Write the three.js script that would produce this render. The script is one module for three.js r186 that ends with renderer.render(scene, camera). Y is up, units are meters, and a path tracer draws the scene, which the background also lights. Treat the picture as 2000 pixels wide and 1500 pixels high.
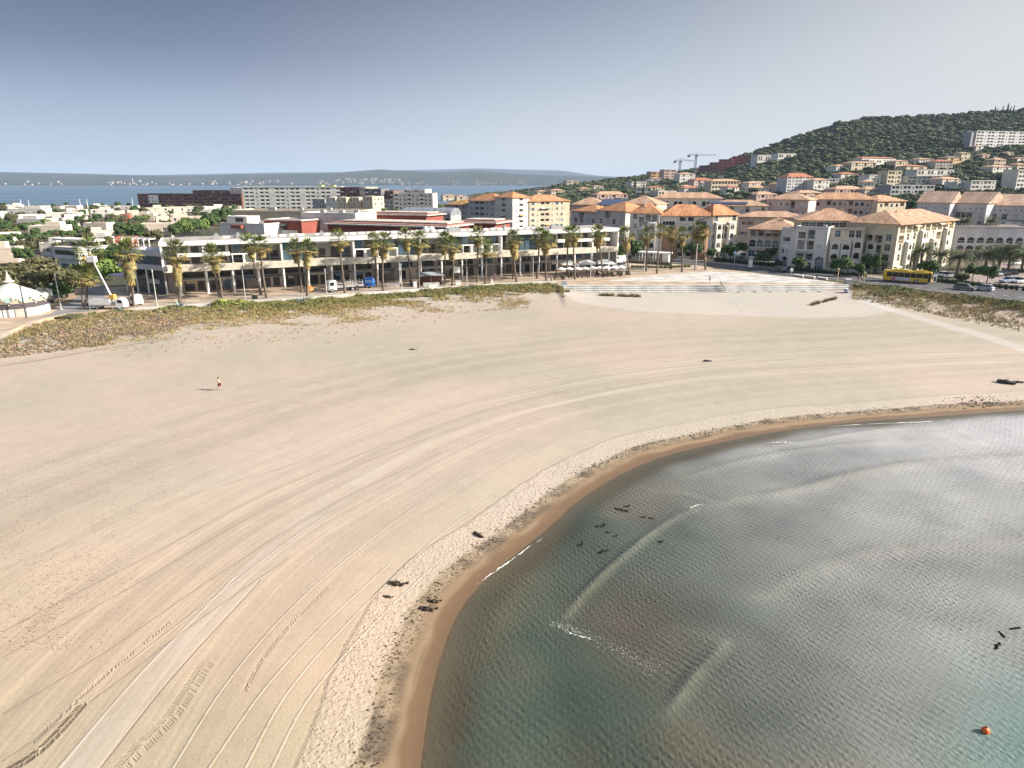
import * as THREE from 'three';
import { mergeGeometries } from 'three/addons/utils/BufferGeometryUtils.js';
import { MarchingCubes } from 'three/addons/objects/MarchingCubes.js';
import { RoundedBoxGeometry } from 'three/addons/geometries/RoundedBoxGeometry.js';

// ---------- camera, sky, sun, exposure ----------
const CH = 27, PITCH = Math.atan(397 / 1333), EXPO = 2.3;
const scene = new THREE.Scene();
const camera = new THREE.PerspectiveCamera(2 * Math.atan(750 / 1333) * 180 / Math.PI, 4 / 3, 0.5, 40000);
camera.position.set(0, CH, 0);
camera.rotation.set(-PITCH, 0, 0);
const renderer = new THREE.WebGLRenderer({ antialias: true });
renderer.setSize(1024, 768);
renderer.toneMapping = THREE.LinearToneMapping;
renderer.toneMappingExposure = EXPO;
renderer.shadowMap.enabled = true;

const SUN = new THREE.Vector3(1, 0.55, 0.09).normalize();
const sun = new THREE.DirectionalLight(new THREE.Color(1, 0.92, 0.80), 4.5);
sun.name = 'sun';
sun.position.copy(SUN).multiplyScalar(900);
sun.castShadow = true;
sun.shadow.mapSize.set(4096, 4096);
Object.assign(sun.shadow.camera, { left: -500, right: 500, top: 500, bottom: -500, near: 1, far: 3000 });
scene.add(sun);
scene.fog = new THREE.FogExp2(new THREE.Color(0.58, 0.76, 1.0), 0.00006);

const lin = (v) => { v /= 255; return v <= 0.04045 ? v / 12.92 : Math.pow((v + 0.055) / 1.055, 2.4); };
const lerp = (a, b, t) => a + (b - a) * t, clamp = (x, a = 0, b = 1) => Math.min(b, Math.max(a, x));
const sstep = (a, b, x) => { const t = clamp((x - a) / (b - a)); return t * t * (3 - 2 * t); };
function table(rows, x) {                               // rows [x, values...] sorted by x
  if (x <= rows[0][0]) return rows[0].slice(1);
  for (let i = 1; i < rows.length; i++) if (x <= rows[i][0]) { const t = (x - rows[i - 1][0]) / (rows[i][0] - rows[i - 1][0]); return rows[i].slice(1).map((v, k) => lerp(rows[i - 1][k + 1], v, t)); }
  return rows[rows.length - 1].slice(1);
}
{ // clear hazy morning sky: brighter towards the sun on the right
  const W = 1024, Hh = 512, d = new Float32Array(W * Hh * 4), sunAz = Math.atan2(SUN.z, SUN.x);
  const far = [[-90, 150, 160, 175], [-4, 180, 194, 214], [0, 198, 212, 230], [2.5, 188, 202, 222], [5.5, 164, 179, 203], [9, 124, 139, 166], [13.5, 95, 109, 137], [26, 104, 124, 160], [45, 124, 148, 190], [90, 134, 160, 204]];
  const mid = [[-90, 160, 166, 176], [-4, 204, 211, 220], [0, 224, 229, 235], [2.5, 219, 224, 231], [5.5, 202, 210, 221], [9, 174, 186, 203], [13.5, 140, 153, 173], [26, 134, 152, 182], [45, 138, 162, 200], [90, 134, 160, 204]];
  const near = [[-90, 176, 176, 176], [-4, 214, 216, 220], [0, 220, 222, 225], [5, 217, 219, 222], [9, 213, 215, 218], [13.5, 198, 202, 207], [30, 206, 209, 216], [60, 160, 180, 212], [90, 134, 160, 204]];
  for (let j = 0; j < Hh; j++) for (let i = 0; i < W; i++) {
    const el = ((j + 0.5) / Hh - 0.5) * 180, az = ((i + 0.5) / W - 0.5) * 2 * Math.PI;
    let psi = Math.abs(az - sunAz); if (psi > Math.PI) psi = 2 * Math.PI - psi; psi *= 180 / Math.PI;
    const a = table(far, el), b = table(mid, el), c = table(near, el), t = sstep(84, 124, psi), u = sstep(92, 56, psi);
    const ang = Math.acos(clamp(Math.cos(az) * Math.cos(el * Math.PI / 180) * SUN.x + Math.sin(el * Math.PI / 180) * SUN.y + Math.sin(az) * Math.cos(el * Math.PI / 180) * SUN.z, -1, 1)) * 180 / Math.PI;
    const glow = Math.exp(-ang / 16) * 2.4;
    for (let k = 0; k < 3; k++) {
      let v = lerp(lin(b[k]), lin(a[k]), t); v = lerp(v, lin(c[k]), u);
      d[(j * W + i) * 4 + k] = (v + glow * [1, 0.95, 0.88][k]) / EXPO;
    }
    d[(j * W + i) * 4 + 3] = 1;
  }
  const t = new THREE.DataTexture(d, W, Hh, THREE.RGBAFormat, THREE.FloatType);
  t.mapping = THREE.EquirectangularReflectionMapping; t.magFilter = t.minFilter = THREE.LinearFilter; t.needsUpdate = true;
  scene.background = t; scene.environment = t;
}

// ---------- helpers ----------
let seed = 12345;
const rnd = () => { seed |= 0; seed = seed + 0x6D2B79F5 | 0; let t = Math.imul(seed ^ seed >>> 15, 1 | seed); t = t + Math.imul(t ^ t >>> 7, 61 | t) ^ t; return ((t ^ t >>> 14) >>> 0) / 4294967296; };
const rr = (a, b) => a + rnd() * (b - a), pick = (l) => l[Math.floor(rnd() * l.length)];
const hash = (x, y) => { let h = Math.imul(x | 0, 374761393) + Math.imul(y | 0, 668265263) | 0; h = Math.imul(h ^ h >>> 13, 1274126177); return ((h ^ h >>> 16) >>> 0) / 4294967296; };
function noise(x, y) { const ix = Math.floor(x), iy = Math.floor(y), fx = x - ix, fy = y - iy, u = fx * fx * (3 - 2 * fx), v = fy * fy * (3 - 2 * fy); return lerp(lerp(hash(ix, iy), hash(ix + 1, iy), u), lerp(hash(ix, iy + 1), hash(ix + 1, iy + 1), u), v); }
const fbm = (x, y, o = 4) => { let s = 0, a = 0.5, n = 0; for (let i = 0; i < o; i++) { s += a * noise(x, y); n += a; a *= 0.5; x = x * 2.03 + 17.1; y = y * 2.03 + 9.7; } return s / n; };
// A point of the ground or of a facade, measured off the photograph (2000 x 1500): the view ray of (px, py) meets the plane y = h, or the plane z = -depth.
const CS = Math.cos(PITCH), SN = Math.sin(PITCH);
function ray(px, py) { const a = (px - 1000) / 1333, b = (750 - py) / 1333; return [a, -SN + b * CS, -CS - b * SN]; }
function G(px, py, h = 0) { const r = ray(px, py), t = (h - CH) / r[1]; return new THREE.Vector3(r[0] * t, h, r[2] * t); }
function D(px, py, depth) { const r = ray(px, py), t = depth / -r[2]; return new THREE.Vector3(r[0] * t, CH + r[1] * t, -depth); }
const names = {};
function numbered(n) { if (!(n in names)) { names[n] = 0; return n; } return n + '_' + String(++names[n]).padStart(3, '0'); }
function tag(o, label, category, group, kind) { Object.assign(o.userData, { label, category }); if (group) o.userData.group = group; if (kind) o.userData.kind = kind; return o; }
function thing(name, label, category, pos = [0, 0, 0], turn = 0, group) { const o = new THREE.Group(); o.name = numbered(name); o.position.set(...pos); o.rotation.y = turn; scene.add(o); return tag(o, label, category, group); }
function put(o, parent = scene) { o.castShadow = o.receiveShadow = true; if (parent === scene) o.name = numbered(o.name); parent.add(o); return o; }
function copyOf(src, pos, turn, label, scale) { const c = src.clone(); c.userData = { ...src.userData }; c.name = numbered(src.userData.base || src.name.replace(/_\d+$/, '')); c.position.set(...pos); c.rotation.y = turn; if (scale) c.scale.setScalar(scale); if (label) c.userData.label = label; scene.add(c); return c; }
const ORD = ['first', 'second', 'third', 'fourth', 'fifth', 'sixth', 'seventh', 'eighth', 'ninth', 'tenth', 'eleventh', 'twelfth', 'thirteenth', 'fourteenth', 'fifteenth', 'sixteenth', 'seventeenth', 'eighteenth', 'nineteenth', 'twentieth'];
const TENS = ['', '', 'twenty', 'thirty', 'forty', 'fifty', 'sixty', 'seventy', 'eighty', 'ninety'];
const ord = (i) => i === 99 ? 'hundredth' : i > 99 ? 'hundred-and-' + ord(i - 100) : i < 20 ? ORD[i] : (i + 1) % 10 === 0 ? TENS[(i + 1) / 10].replace(/y$/, 'ieth') : TENS[Math.floor((i + 1) / 10)] + '-' + ORD[(i + 1) % 10 - 1];

// collects triangles; build() turns them into one named mesh with uv in metres
const _v = new THREE.Vector3(), _m = new THREE.Matrix4(), _q = new THREE.Quaternion(), _e = new THREE.Euler();
class MB {
  constructor() { this.p = []; this.n = []; this.m = null; }
  at(m) { this.m = m; return this; }
  tri(a, b, c) { const u = new THREE.Vector3(...b).sub(_v.set(...a)), w = new THREE.Vector3(...c).sub(_v.set(...a)), n = u.cross(w).normalize(); for (const q of [a, b, c]) { this.vert(q, n); } return this; }
  vert(q, n) { const x = new THREE.Vector3(...q), y = n.clone(); if (this.m) { x.applyMatrix4(this.m); y.transformDirection(this.m); } this.p.push(x.x, x.y, x.z); this.n.push(y.x, y.y, y.z); }
  quad(a, b, c, d) { return this.tri(a, b, c).tri(a, c, d); }
  // box by its centre in x and z and its foot in y
  box(x, y, z, w, h, d, ry = 0) { return this.add(BOX, new THREE.Matrix4().compose(new THREE.Vector3(x, y + h / 2, z), new THREE.Quaternion().setFromEuler(new THREE.Euler(0, ry, 0)), new THREE.Vector3(w, h, d))); }
  bar(a, b, r, seg = 6, r2 = r) { // tapered round bar from a to b
    const A = new THREE.Vector3(...a), B = new THREE.Vector3(...b), d = B.clone().sub(A), g = new THREE.CylinderGeometry(r2, r, d.length(), seg);
    return this.add(g, new THREE.Matrix4().compose(A.add(B).multiplyScalar(0.5), new THREE.Quaternion().setFromUnitVectors(new THREE.Vector3(0, 1, 0), d.normalize()), new THREE.Vector3(1, 1, 1)));
  }
  add(g, m) {
    const s = g.index ? g.toNonIndexed() : g, P = s.attributes.position, N = s.attributes.normal, mm = m && this.m ? this.m.clone().multiply(m) : m || this.m;
    const nm = mm ? new THREE.Matrix3().getNormalMatrix(mm) : null, a = new THREE.Vector3();
    for (let i = 0; i < P.count; i++) { a.fromBufferAttribute(P, i); if (mm) a.applyMatrix4(mm); this.p.push(a.x, a.y, a.z); a.fromBufferAttribute(N, i); if (nm) a.applyMatrix3(nm).normalize(); this.n.push(a.x, a.y, a.z); }
    return this;
  }
  geo() {
    const g = new THREE.BufferGeometry(), n = this.p.length / 3, uv = new Float32Array(n * 2), P = this.p, N = this.n;
    for (let i = 0; i < n; i++) {
      const x = Math.abs(N[i * 3]), y = Math.abs(N[i * 3 + 1]), z = Math.abs(N[i * 3 + 2]);
      if (y >= x && y >= z) { uv[i * 2] = P[i * 3]; uv[i * 2 + 1] = P[i * 3 + 2]; } else if (x > z) { uv[i * 2] = P[i * 3 + 2]; uv[i * 2 + 1] = P[i * 3 + 1]; } else { uv[i * 2] = P[i * 3]; uv[i * 2 + 1] = P[i * 3 + 1]; }
    }
    g.setAttribute('position', new THREE.Float32BufferAttribute(P, 3)); g.setAttribute('normal', new THREE.Float32BufferAttribute(N, 3)); g.setAttribute('uv', new THREE.BufferAttribute(uv, 2));
    return g;
  }
  build(name, mat, parent = scene) { const o = new THREE.Mesh(this.geo(), mat); o.name = name; return put(o, parent); }
}
const BOX = new THREE.BoxGeometry(1, 1, 1);
const bx = (...a) => new MB().box(...a);

// ---------- textures and materials ----------
function tex(n, m, fn, srgb, rx = 1, ry = rx) {
  const d = new Uint8Array(n * m * 4);
  for (let j = 0; j < m; j++) for (let i = 0; i < n; i++) { const c = fn(i / n, j / m, i, j), o = (j * n + i) * 4; for (let k = 0; k < 3; k++) d[o + k] = clamp(Array.isArray(c) ? c[k] : c) * 255; d[o + 3] = 255; }
  const t = new THREE.DataTexture(d, n, m); t.wrapS = t.wrapT = THREE.RepeatWrapping; t.magFilter = THREE.LinearFilter; t.minFilter = THREE.LinearFilter; if (srgb) t.colorSpace = THREE.SRGBColorSpace; t.repeat.set(1 / rx, 1 / ry); t.needsUpdate = true; return t;
}
// tileable noise: lattice wrapped at period n
function tnoise(x, y, n, s = 0) { const ix = Math.floor(x), iy = Math.floor(y), fx = x - ix, fy = y - iy, u = fx * fx * (3 - 2 * fx), v = fy * fy * (3 - 2 * fy), h = (a, b) => hash(((a % n) + n) % n + s * 57, ((b % n) + n) % n + s * 131); return lerp(lerp(h(ix, iy), h(ix + 1, iy), u), lerp(h(ix, iy + 1), h(ix + 1, iy + 1), u), v); }
const tf = (u, v, n, o = 4, s = 0) => { let t = 0, a = 0.5, q = 0; for (let i = 0; i < o; i++) { t += a * tnoise(u * n, v * n, n, s + i); q += a; a *= 0.55; n *= 2; } return t / q; };
const T = {
  stucco: tex(256, 256, (u, v) => { const a = tf(u, v, 4, 5), st = tf(u * 3 % 1, v * 0.34 % 1, 12, 3, 5); return 0.8 + 0.2 * a - 0.16 * sstep(0.55, 0.9, st) * sstep(0.3, 0.7, a); }, true, 13),
  speck: tex(256, 256, (u, v) => 0.7 + 0.3 * tf(u, v, 8, 5, 3), true, 6),
  tile: tex(256, 256, (u, v, i, j) => { const r = Math.floor(v * 16), c = Math.floor(u * 16 + (r % 2) * 0.5), h = hash(c % 16, r), e = (v * 16) % 1; const b = 0.72 + 0.28 * h - (e < 0.2 ? 0.18 : 0); const g = tf(u, v, 4, 4, 9); return [b * (0.85 + 0.25 * g), b * (0.8 + 0.3 * g), b * (0.75 + 0.35 * g)]; }, true, 6),
  brick: tex(128, 128, (u, v) => { const r = Math.floor(v * 16), c = Math.floor(u * 8 + (r % 2) * 0.5), h = hash(c % 8, r); return 0.75 + 0.25 * h; }, true, 3),
  pave: tex(256, 256, (u, v) => { const x = (u * 8) % 1, y = (v * 8) % 1, h = hash(Math.floor(u * 8), Math.floor(v * 8)); return (0.84 + 0.1 * h - (x < 0.04 || y < 0.04 ? 0.12 : 0)) * (0.86 + 0.28 * tf(u, v, 4, 4, 2)); }, true, 12),
  asphalt: tex(256, 256, (u, v) => 0.75 + 0.25 * tf(u, v, 16, 4, 7) + 0.2 * (tf(u, v, 3, 3, 4) - 0.5), true, 9),
  earth: tex(1024, 1024, (u, v) => { const a = tf(u, v, 40, 5, 1), b = tf(u, v, 14, 6, 8), g = sstep(0.35, 0.6, b); return [lerp(0.62, 0.40, g) * (0.7 + 0.5 * a), lerp(0.58, 0.42, g) * (0.7 + 0.5 * a), lerp(0.48, 0.28, g) * (0.7 + 0.5 * a)]; }, true, 700),
  bark: tex(64, 128, (u, v) => 0.6 + 0.4 * tf(u, v, 8, 4, 6) - ((v * 16) % 1 < 0.25 ? 0.2 : 0), true, 1.2),
};
const mats = new Map();
function M(r, g, b, o = {}) {
  const key = [r, g, b, o.k, o.map?.uuid, o.rough, o.metal, o.trans, o.cc].join();
  if (!mats.has(key)) {
    const m = o.cc || o.trans ? new THREE.MeshPhysicalMaterial() : new THREE.MeshStandardMaterial();
    m.color.setRGB(r, g, b); m.roughness = o.rough ?? 0.85; m.metalness = o.metal ?? 0; if (o.map) m.map = o.map;
    if (o.cc) { m.clearcoat = o.cc; m.clearcoatRoughness = 0.08; }
    if (o.trans) { m.transmission = o.trans; m.thickness = 0; }
    m.side = THREE.DoubleSide; mats.set(key, m);
  }
  return mats.get(key);
}
const st = (r, g, b) => M(r, g, b, { map: T.stucco, rough: 0.9 });
const C = {
  white: st(0.82, 0.78, 0.71), cream: st(0.72, 0.62, 0.46), beige: st(0.62, 0.5, 0.36), yellow: st(0.68, 0.5, 0.26), pink: st(0.68, 0.49, 0.43), grey: st(0.42, 0.42, 0.43), dkgrey: st(0.16, 0.16, 0.17),
  brown: st(0.2, 0.085, 0.062), red: st(0.35, 0.095, 0.07), orangewall: st(0.6, 0.36, 0.2), paint: M(0.8, 0.79, 0.76, { rough: 0.6 }), slab: M(0.84, 0.77, 0.63, { map: T.speck, rough: 0.85 }),
  glass: M(0.018, 0.022, 0.028, { rough: 0.07 }), bglass: M(0.05, 0.1, 0.14, { rough: 0.06 }), shade: M(0.05, 0.045, 0.04, { rough: 0.7 }), curtain: M(0.4, 0.4, 0.4, { rough: 0.8 }), black: M(0.015, 0.015, 0.016, { rough: 0.6 }),
  roofO: M(0.76, 0.38, 0.185, { map: T.tile, rough: 0.9 }), roofP: M(0.74, 0.49, 0.335, { map: T.tile, rough: 0.9 }), roofR: M(0.6, 0.24, 0.14, { map: T.tile, rough: 0.9 }), roofflat: M(0.52, 0.46, 0.41, { map: T.speck }), roofwhite: M(0.74, 0.66, 0.57, { map: T.speck }),
  metal: M(0.5, 0.5, 0.52, { rough: 0.4, metal: 0.7 }), pole: M(0.55, 0.54, 0.52, { rough: 0.5, metal: 0.3 }), dark: M(0.03, 0.03, 0.032, { rough: 0.6 }), wood: M(0.3, 0.2, 0.12, { map: T.bark }), tyre: M(0.02, 0.02, 0.02, { rough: 0.9 }),
  concrete: M(0.66, 0.62, 0.57, { map: T.pave }), terra: M(0.55, 0.42, 0.3, { map: T.pave }), asphalt: M(0.11, 0.105, 0.11, { map: T.asphalt }), brick: M(0.46, 0.27, 0.16, { map: T.brick }), solar: M(0.04, 0.05, 0.11, { rough: 0.2 }),
};
// ---------- the lie of the land ----------
const shorePx = [[760, 2100], [790, 1750], [810, 1580], [821, 1500], [835, 1400], [850, 1320], [868, 1260], [900, 1190], [950, 1130], [1010, 1080], [1070, 1032], [1115, 990], [1180, 945], [1280, 897], [1400, 866], [1500, 846], [1600, 832], [1700, 822], [1800, 815], [1900, 808], [2000, 801], [2250, 784], [2700, 760]];
const shore0 = shorePx.map(([a, b]) => { const g = G(a, b, 0); return new THREE.Vector3(g.x, 0, g.z); });
const shore = new THREE.CatmullRomCurve3(shore0, false, 'centripetal').getPoints(160).map((p) => [p.x, p.z]);
shore.unshift([shore[0][0] - 1, 40]);
// signed distance to the waterline (inland positive) and the way along it, on a 1 m grid
const GX0 = -140, GZ0 = -200, GW = 400, GH = 231, SD = new Float32Array(GW * GH), SS = new Float32Array(GW * GH);
{
  const len = [0]; for (let i = 1; i < shore.length; i++) len.push(len[i - 1] + Math.hypot(shore[i][0] - shore[i - 1][0], shore[i][1] - shore[i - 1][1]));
  for (let j = 0; j < GH; j++) for (let i = 0; i < GW; i++) {
    const x = GX0 + i, z = GZ0 + j; let best = 1e9, s = 0, sg = 1;
    for (let k = 1; k < shore.length; k++) {
      const [ax, az] = shore[k - 1], bx_ = shore[k][0] - ax, bz = shore[k][1] - az, L2 = bx_ * bx_ + bz * bz, t = clamp(((x - ax) * bx_ + (z - az) * bz) / L2), dx = x - ax - bx_ * t, dz = z - az - bz * t, q = dx * dx + dz * dz;
      if (q < best) { best = q; s = len[k - 1] + t * Math.sqrt(L2); sg = bx_ * dz - bz * dx < 0 ? 1 : -1; }
    }
    SD[j * GW + i] = sg * Math.sqrt(best); SS[j * GW + i] = s;
  }
}
function bil(A, x, z) { x = clamp(x - GX0, 0, GW - 1.001); z = clamp(z - GZ0, 0, GH - 1.001); const i = Math.floor(x), j = Math.floor(z), u = x - i, v = z - j, o = j * GW + i; return lerp(lerp(A[o], A[o + 1], u), lerp(A[o + GW], A[o + GW + 1], u), v); }
const sd = (x, z) => bil(SD, x, z), ss = (x, z) => bil(SS, x, z);

// seaward edge of promenade, plaza and road
const frontL = [[-400, 800], [-120, 704], [0, 654], [60, 629], [130, 613], [265, 607], [480, 592], [600, 585], [760, 572], [900, 562], [1000, 556], [1085, 552]].map(([a, b]) => G(a, b, 2.2));
const frontM = [[1092, 557], [1655, 555]].map(([a, b]) => G(a, b, 2.2));
const frontR = [[1662, 556], [1750, 561], [1850, 573], [1930, 584], [2000, 594], [2250, 640], [2600, 720]].map(([a, b]) => G(a, b, 2.2));
const front = [...frontL, ...frontM, ...frontR].map((p) => [p.x, p.z]);
const F = (x) => table(front, x)[0];
// crest of the wooded hill, 1000 m away, by its place on the skyline
const crestPx = [[-3000, 3], [820, 3], [900, 7], [1000, 14], [1100, 22], [1200, 27], [1270, 31], [1330, 37], [1400, 48], [1440, 59], [1500, 74], [1560, 89], [1620, 103], [1690, 110], [1800, 114], [1900, 117], [2000, 119], [2400, 120], [3000, 104]];
function H(x, z) {                                      // town and hill
  const r = -z;
  if (z > F(x) - 0.4) return -3;
  const px = 1000 + 1333 * x / Math.max(r * CS + 7, 50), crest = table(crestPx, px)[0];
  const r0 = 330, t = clamp((r - r0) / (1000 - r0));
  let h = 2.1 + (crest - 2.1) * Math.pow(t, 1.75);
  if (r > 1000) h -= (r - 1000) * 0.12;
  if (crest < 9) h -= sstep(745, 775, r) * 6 * sstep(9, 5, crest);
  if (r > 380) h += (fbm(x * 0.012, z * 0.012, 3) - 0.5) * Math.min(9, (h - 2) * 0.35);
  return h;
}
function Hb(x, z) {                                     // sand
  const d = sd(x, z), f = z - F(x);
  if (f < 0.2) return 1.2;
  let h = d < 0 ? Math.max(-1.6, d * 0.055) : 0.045 * Math.min(d, 3) + 0.075 * clamp(d - 3, 0, 7) + 0.004 * Math.max(0, d - 10);
  const wl = sstep(20, 8, x), wr = sstep(74, 90, x), rise = Math.max(wl * sstep(26, 3, f), wr * sstep(24, 3, f));
  const lump = fbm(x * 0.11, z * 0.16, 3);
  if (rise > 0) h = lerp(h, 2.0 + 0.8 * (lump - 0.5), rise) + rise * 0.5 * (fbm(x * 0.35, z * 0.5, 2) - 0.5);
  h = lerp(h, Math.min(h, 2.1), sstep(2.5, 0.4, f));
  if (d > 4) h += (fbm(x * 0.06, z * 0.06, 3) - 0.5) * 0.25 * sstep(4, 20, d);
  return h;
}
function onGround(px, py, fn = H) { // march down the view ray until the land is met
  const r = ray(px, py); let t0 = 20;
  for (let t = 20; t < 3000; t *= 1.004) { const x = r[0] * t, z = r[2] * t, y = CH + r[1] * t; if (y < fn(x, z)) { let a = t0, b = t; for (let k = 0; k < 20; k++) { const m = (a + b) / 2; if (CH + r[1] * m < fn(r[0] * m, r[2] * m)) b = m; else a = m; } return new THREE.Vector3(r[0] * b, fn(r[0] * b, r[2] * b), r[2] * b); } t0 = t; }
  return null;
}
const onTown = (px, py) => onGround(px, py, H);
const onSand = (px, py) => onGround(px, py, Hb);

function sheet(x0, x1, z0, z1, nx, nz, h, uvs, keep) {
  const P = [], U = [], I = [];
  for (let j = 0; j <= nz; j++) for (let i = 0; i <= nx; i++) { const x = lerp(x0, x1, i / nx), z = lerp(z0, z1, j / nz); P.push(x, h(x, z), z); U.push(...uvs(x, z)); }
  for (let j = 0; j < nz; j++) for (let i = 0; i < nx; i++) { const a = j * (nx + 1) + i, b = a + 1, c = a + nx + 1, d = c + 1; if (keep && ![a, b, c, d].some((q) => keep(P[q * 3], P[q * 3 + 2]))) continue; I.push(a, c, b, b, c, d); }
  const g = new THREE.BufferGeometry(); g.setAttribute('position', new THREE.Float32BufferAttribute(P, 3)); g.setAttribute('uv', new THREE.Float32BufferAttribute(U, 2)); g.setIndex(I); g.computeVertexNormals(); return g;
}
function struct(name, geo, mat, parent = scene) { const o = new THREE.Mesh(geo, mat); o.name = name; put(o, parent); if (parent === scene) o.userData.kind = 'structure'; return o; }

// ---------- town ground, hill, lagoon, far shore ----------
{
  const m = new THREE.MeshStandardMaterial({ roughness: 0.95, map: T.earth }); m.color.setRGB(0.42, 0.38, 0.33);
  const gg = sheet(-620, 900, -128, -1180, 380, 262, H, (x, z) => [x, z]), gp = gg.attributes.position, gc = new Float32Array(gp.count * 3); for (let i = 0; i < gp.count; i++) { const h = gp.getY(i), k = sstep(6, 16, h); gc[i * 3] = lerp(1, 0.28, k); gc[i * 3 + 1] = lerp(1, 0.34, k); gc[i * 3 + 2] = lerp(1, 0.25, k); } gg.setAttribute('color', new THREE.BufferAttribute(gc, 3)); m.vertexColors = true;
  struct('ground', gg, m);
  const mw = new THREE.MeshStandardMaterial({ roughness: 0.25 }); mw.color.setRGB(0.09, 0.145, 0.20);
  const rip = tex(256, 256, (u, v) => tf(u, v, 8, 5, 11), false, 90); mw.bumpMap = rip; mw.bumpScale = 0.5;
  const rm = tex(256, 256, (u, v) => 0.2 + 0.5 * tf(u, v * 0.9, 5, 4, 14), false, 900, 300); mw.roughnessMap = rm; mw.roughness = 1;
  struct('lagoon', sheet(-5200, 3200, -700, -4600, 4, 4, () => 0.1, (x, z) => [x, z]), mw);
  // far shore: low land with hills behind, two ranges
  const sky1 = [[-600, 338], [0, 336], [150, 339], [300, 343], [420, 342], [480, 340], [560, 339], [650, 338], [700, 334], [740, 331], [780, 333], [830, 336], [890, 336], [935, 333], [1000, 339], [1060, 342], [1100, 343], [1200, 346], [1500, 346], [2600, 346]];
  const sky2 = [[-600, 342], [300, 342], [440, 339], [560, 337], [700, 336], [800, 332], [870, 331], [935, 329], [1000, 331], [1040, 332], [1095, 333], [1130, 338], [1170, 344], [1260, 348], [2600, 349]];
  const col = (a, b, c, s) => { const t = tex(512, 256, (u, v) => { const n = tf(u, v, 12, 5, s), p = sstep(0.56, 0.7, tf(u, v, 7, 4, s + 3)); return [lerp(a[0], b[0], p) * (0.6 + 0.8 * n), lerp(a[1], b[1], p) * (0.6 + 0.8 * n), lerp(a[2], b[2], p) * (0.6 + 0.8 * n)]; }, true, 2600, 1500); const q = new THREE.MeshStandardMaterial({ roughness: 1, map: t }); q.color.setRGB(...c); return q; };
  const ridge = (sk, z0, zc, low, s) => (x, z) => {
    const r = -z, px = 1000 + 1333 * x / (r * CS), top = D(px, table(sk, px)[0], zc).y, t = sstep(z0, zc, r);
    return 0.6 + low * sstep(z0 - 300, z0 + 500, r) + Math.max(0, top - low) * t * t - sstep(zc, zc + 1500, r) * top * 0.6 + (fbm(x * 0.0012, z * 0.0012, 4) - 0.5) * 22 * sstep(z0 + 300, z0 + 1500, r) * sstep(zc, zc - 600, r);
  };
  struct('far_shore_hills', sheet(-6500, 5000, -4150, -8600, 150, 60, ridge(sky1, 4400, 6600, 9, 1), (x, z) => [x, z]), col([0.4, 0.47, 0.36], [0.72, 0.62, 0.52], [0.085, 0.105, 0.115], 2));
  struct('mountains', sheet(-9500, 9500, -8200, -13800, 150, 30, ridge(sky2, 8300, 12000, 8, 2), (x, z) => [x, z]), col([0.4, 0.46, 0.4], [0.5, 0.5, 0.45], [0.07, 0.09, 0.1], 6));
}

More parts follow.
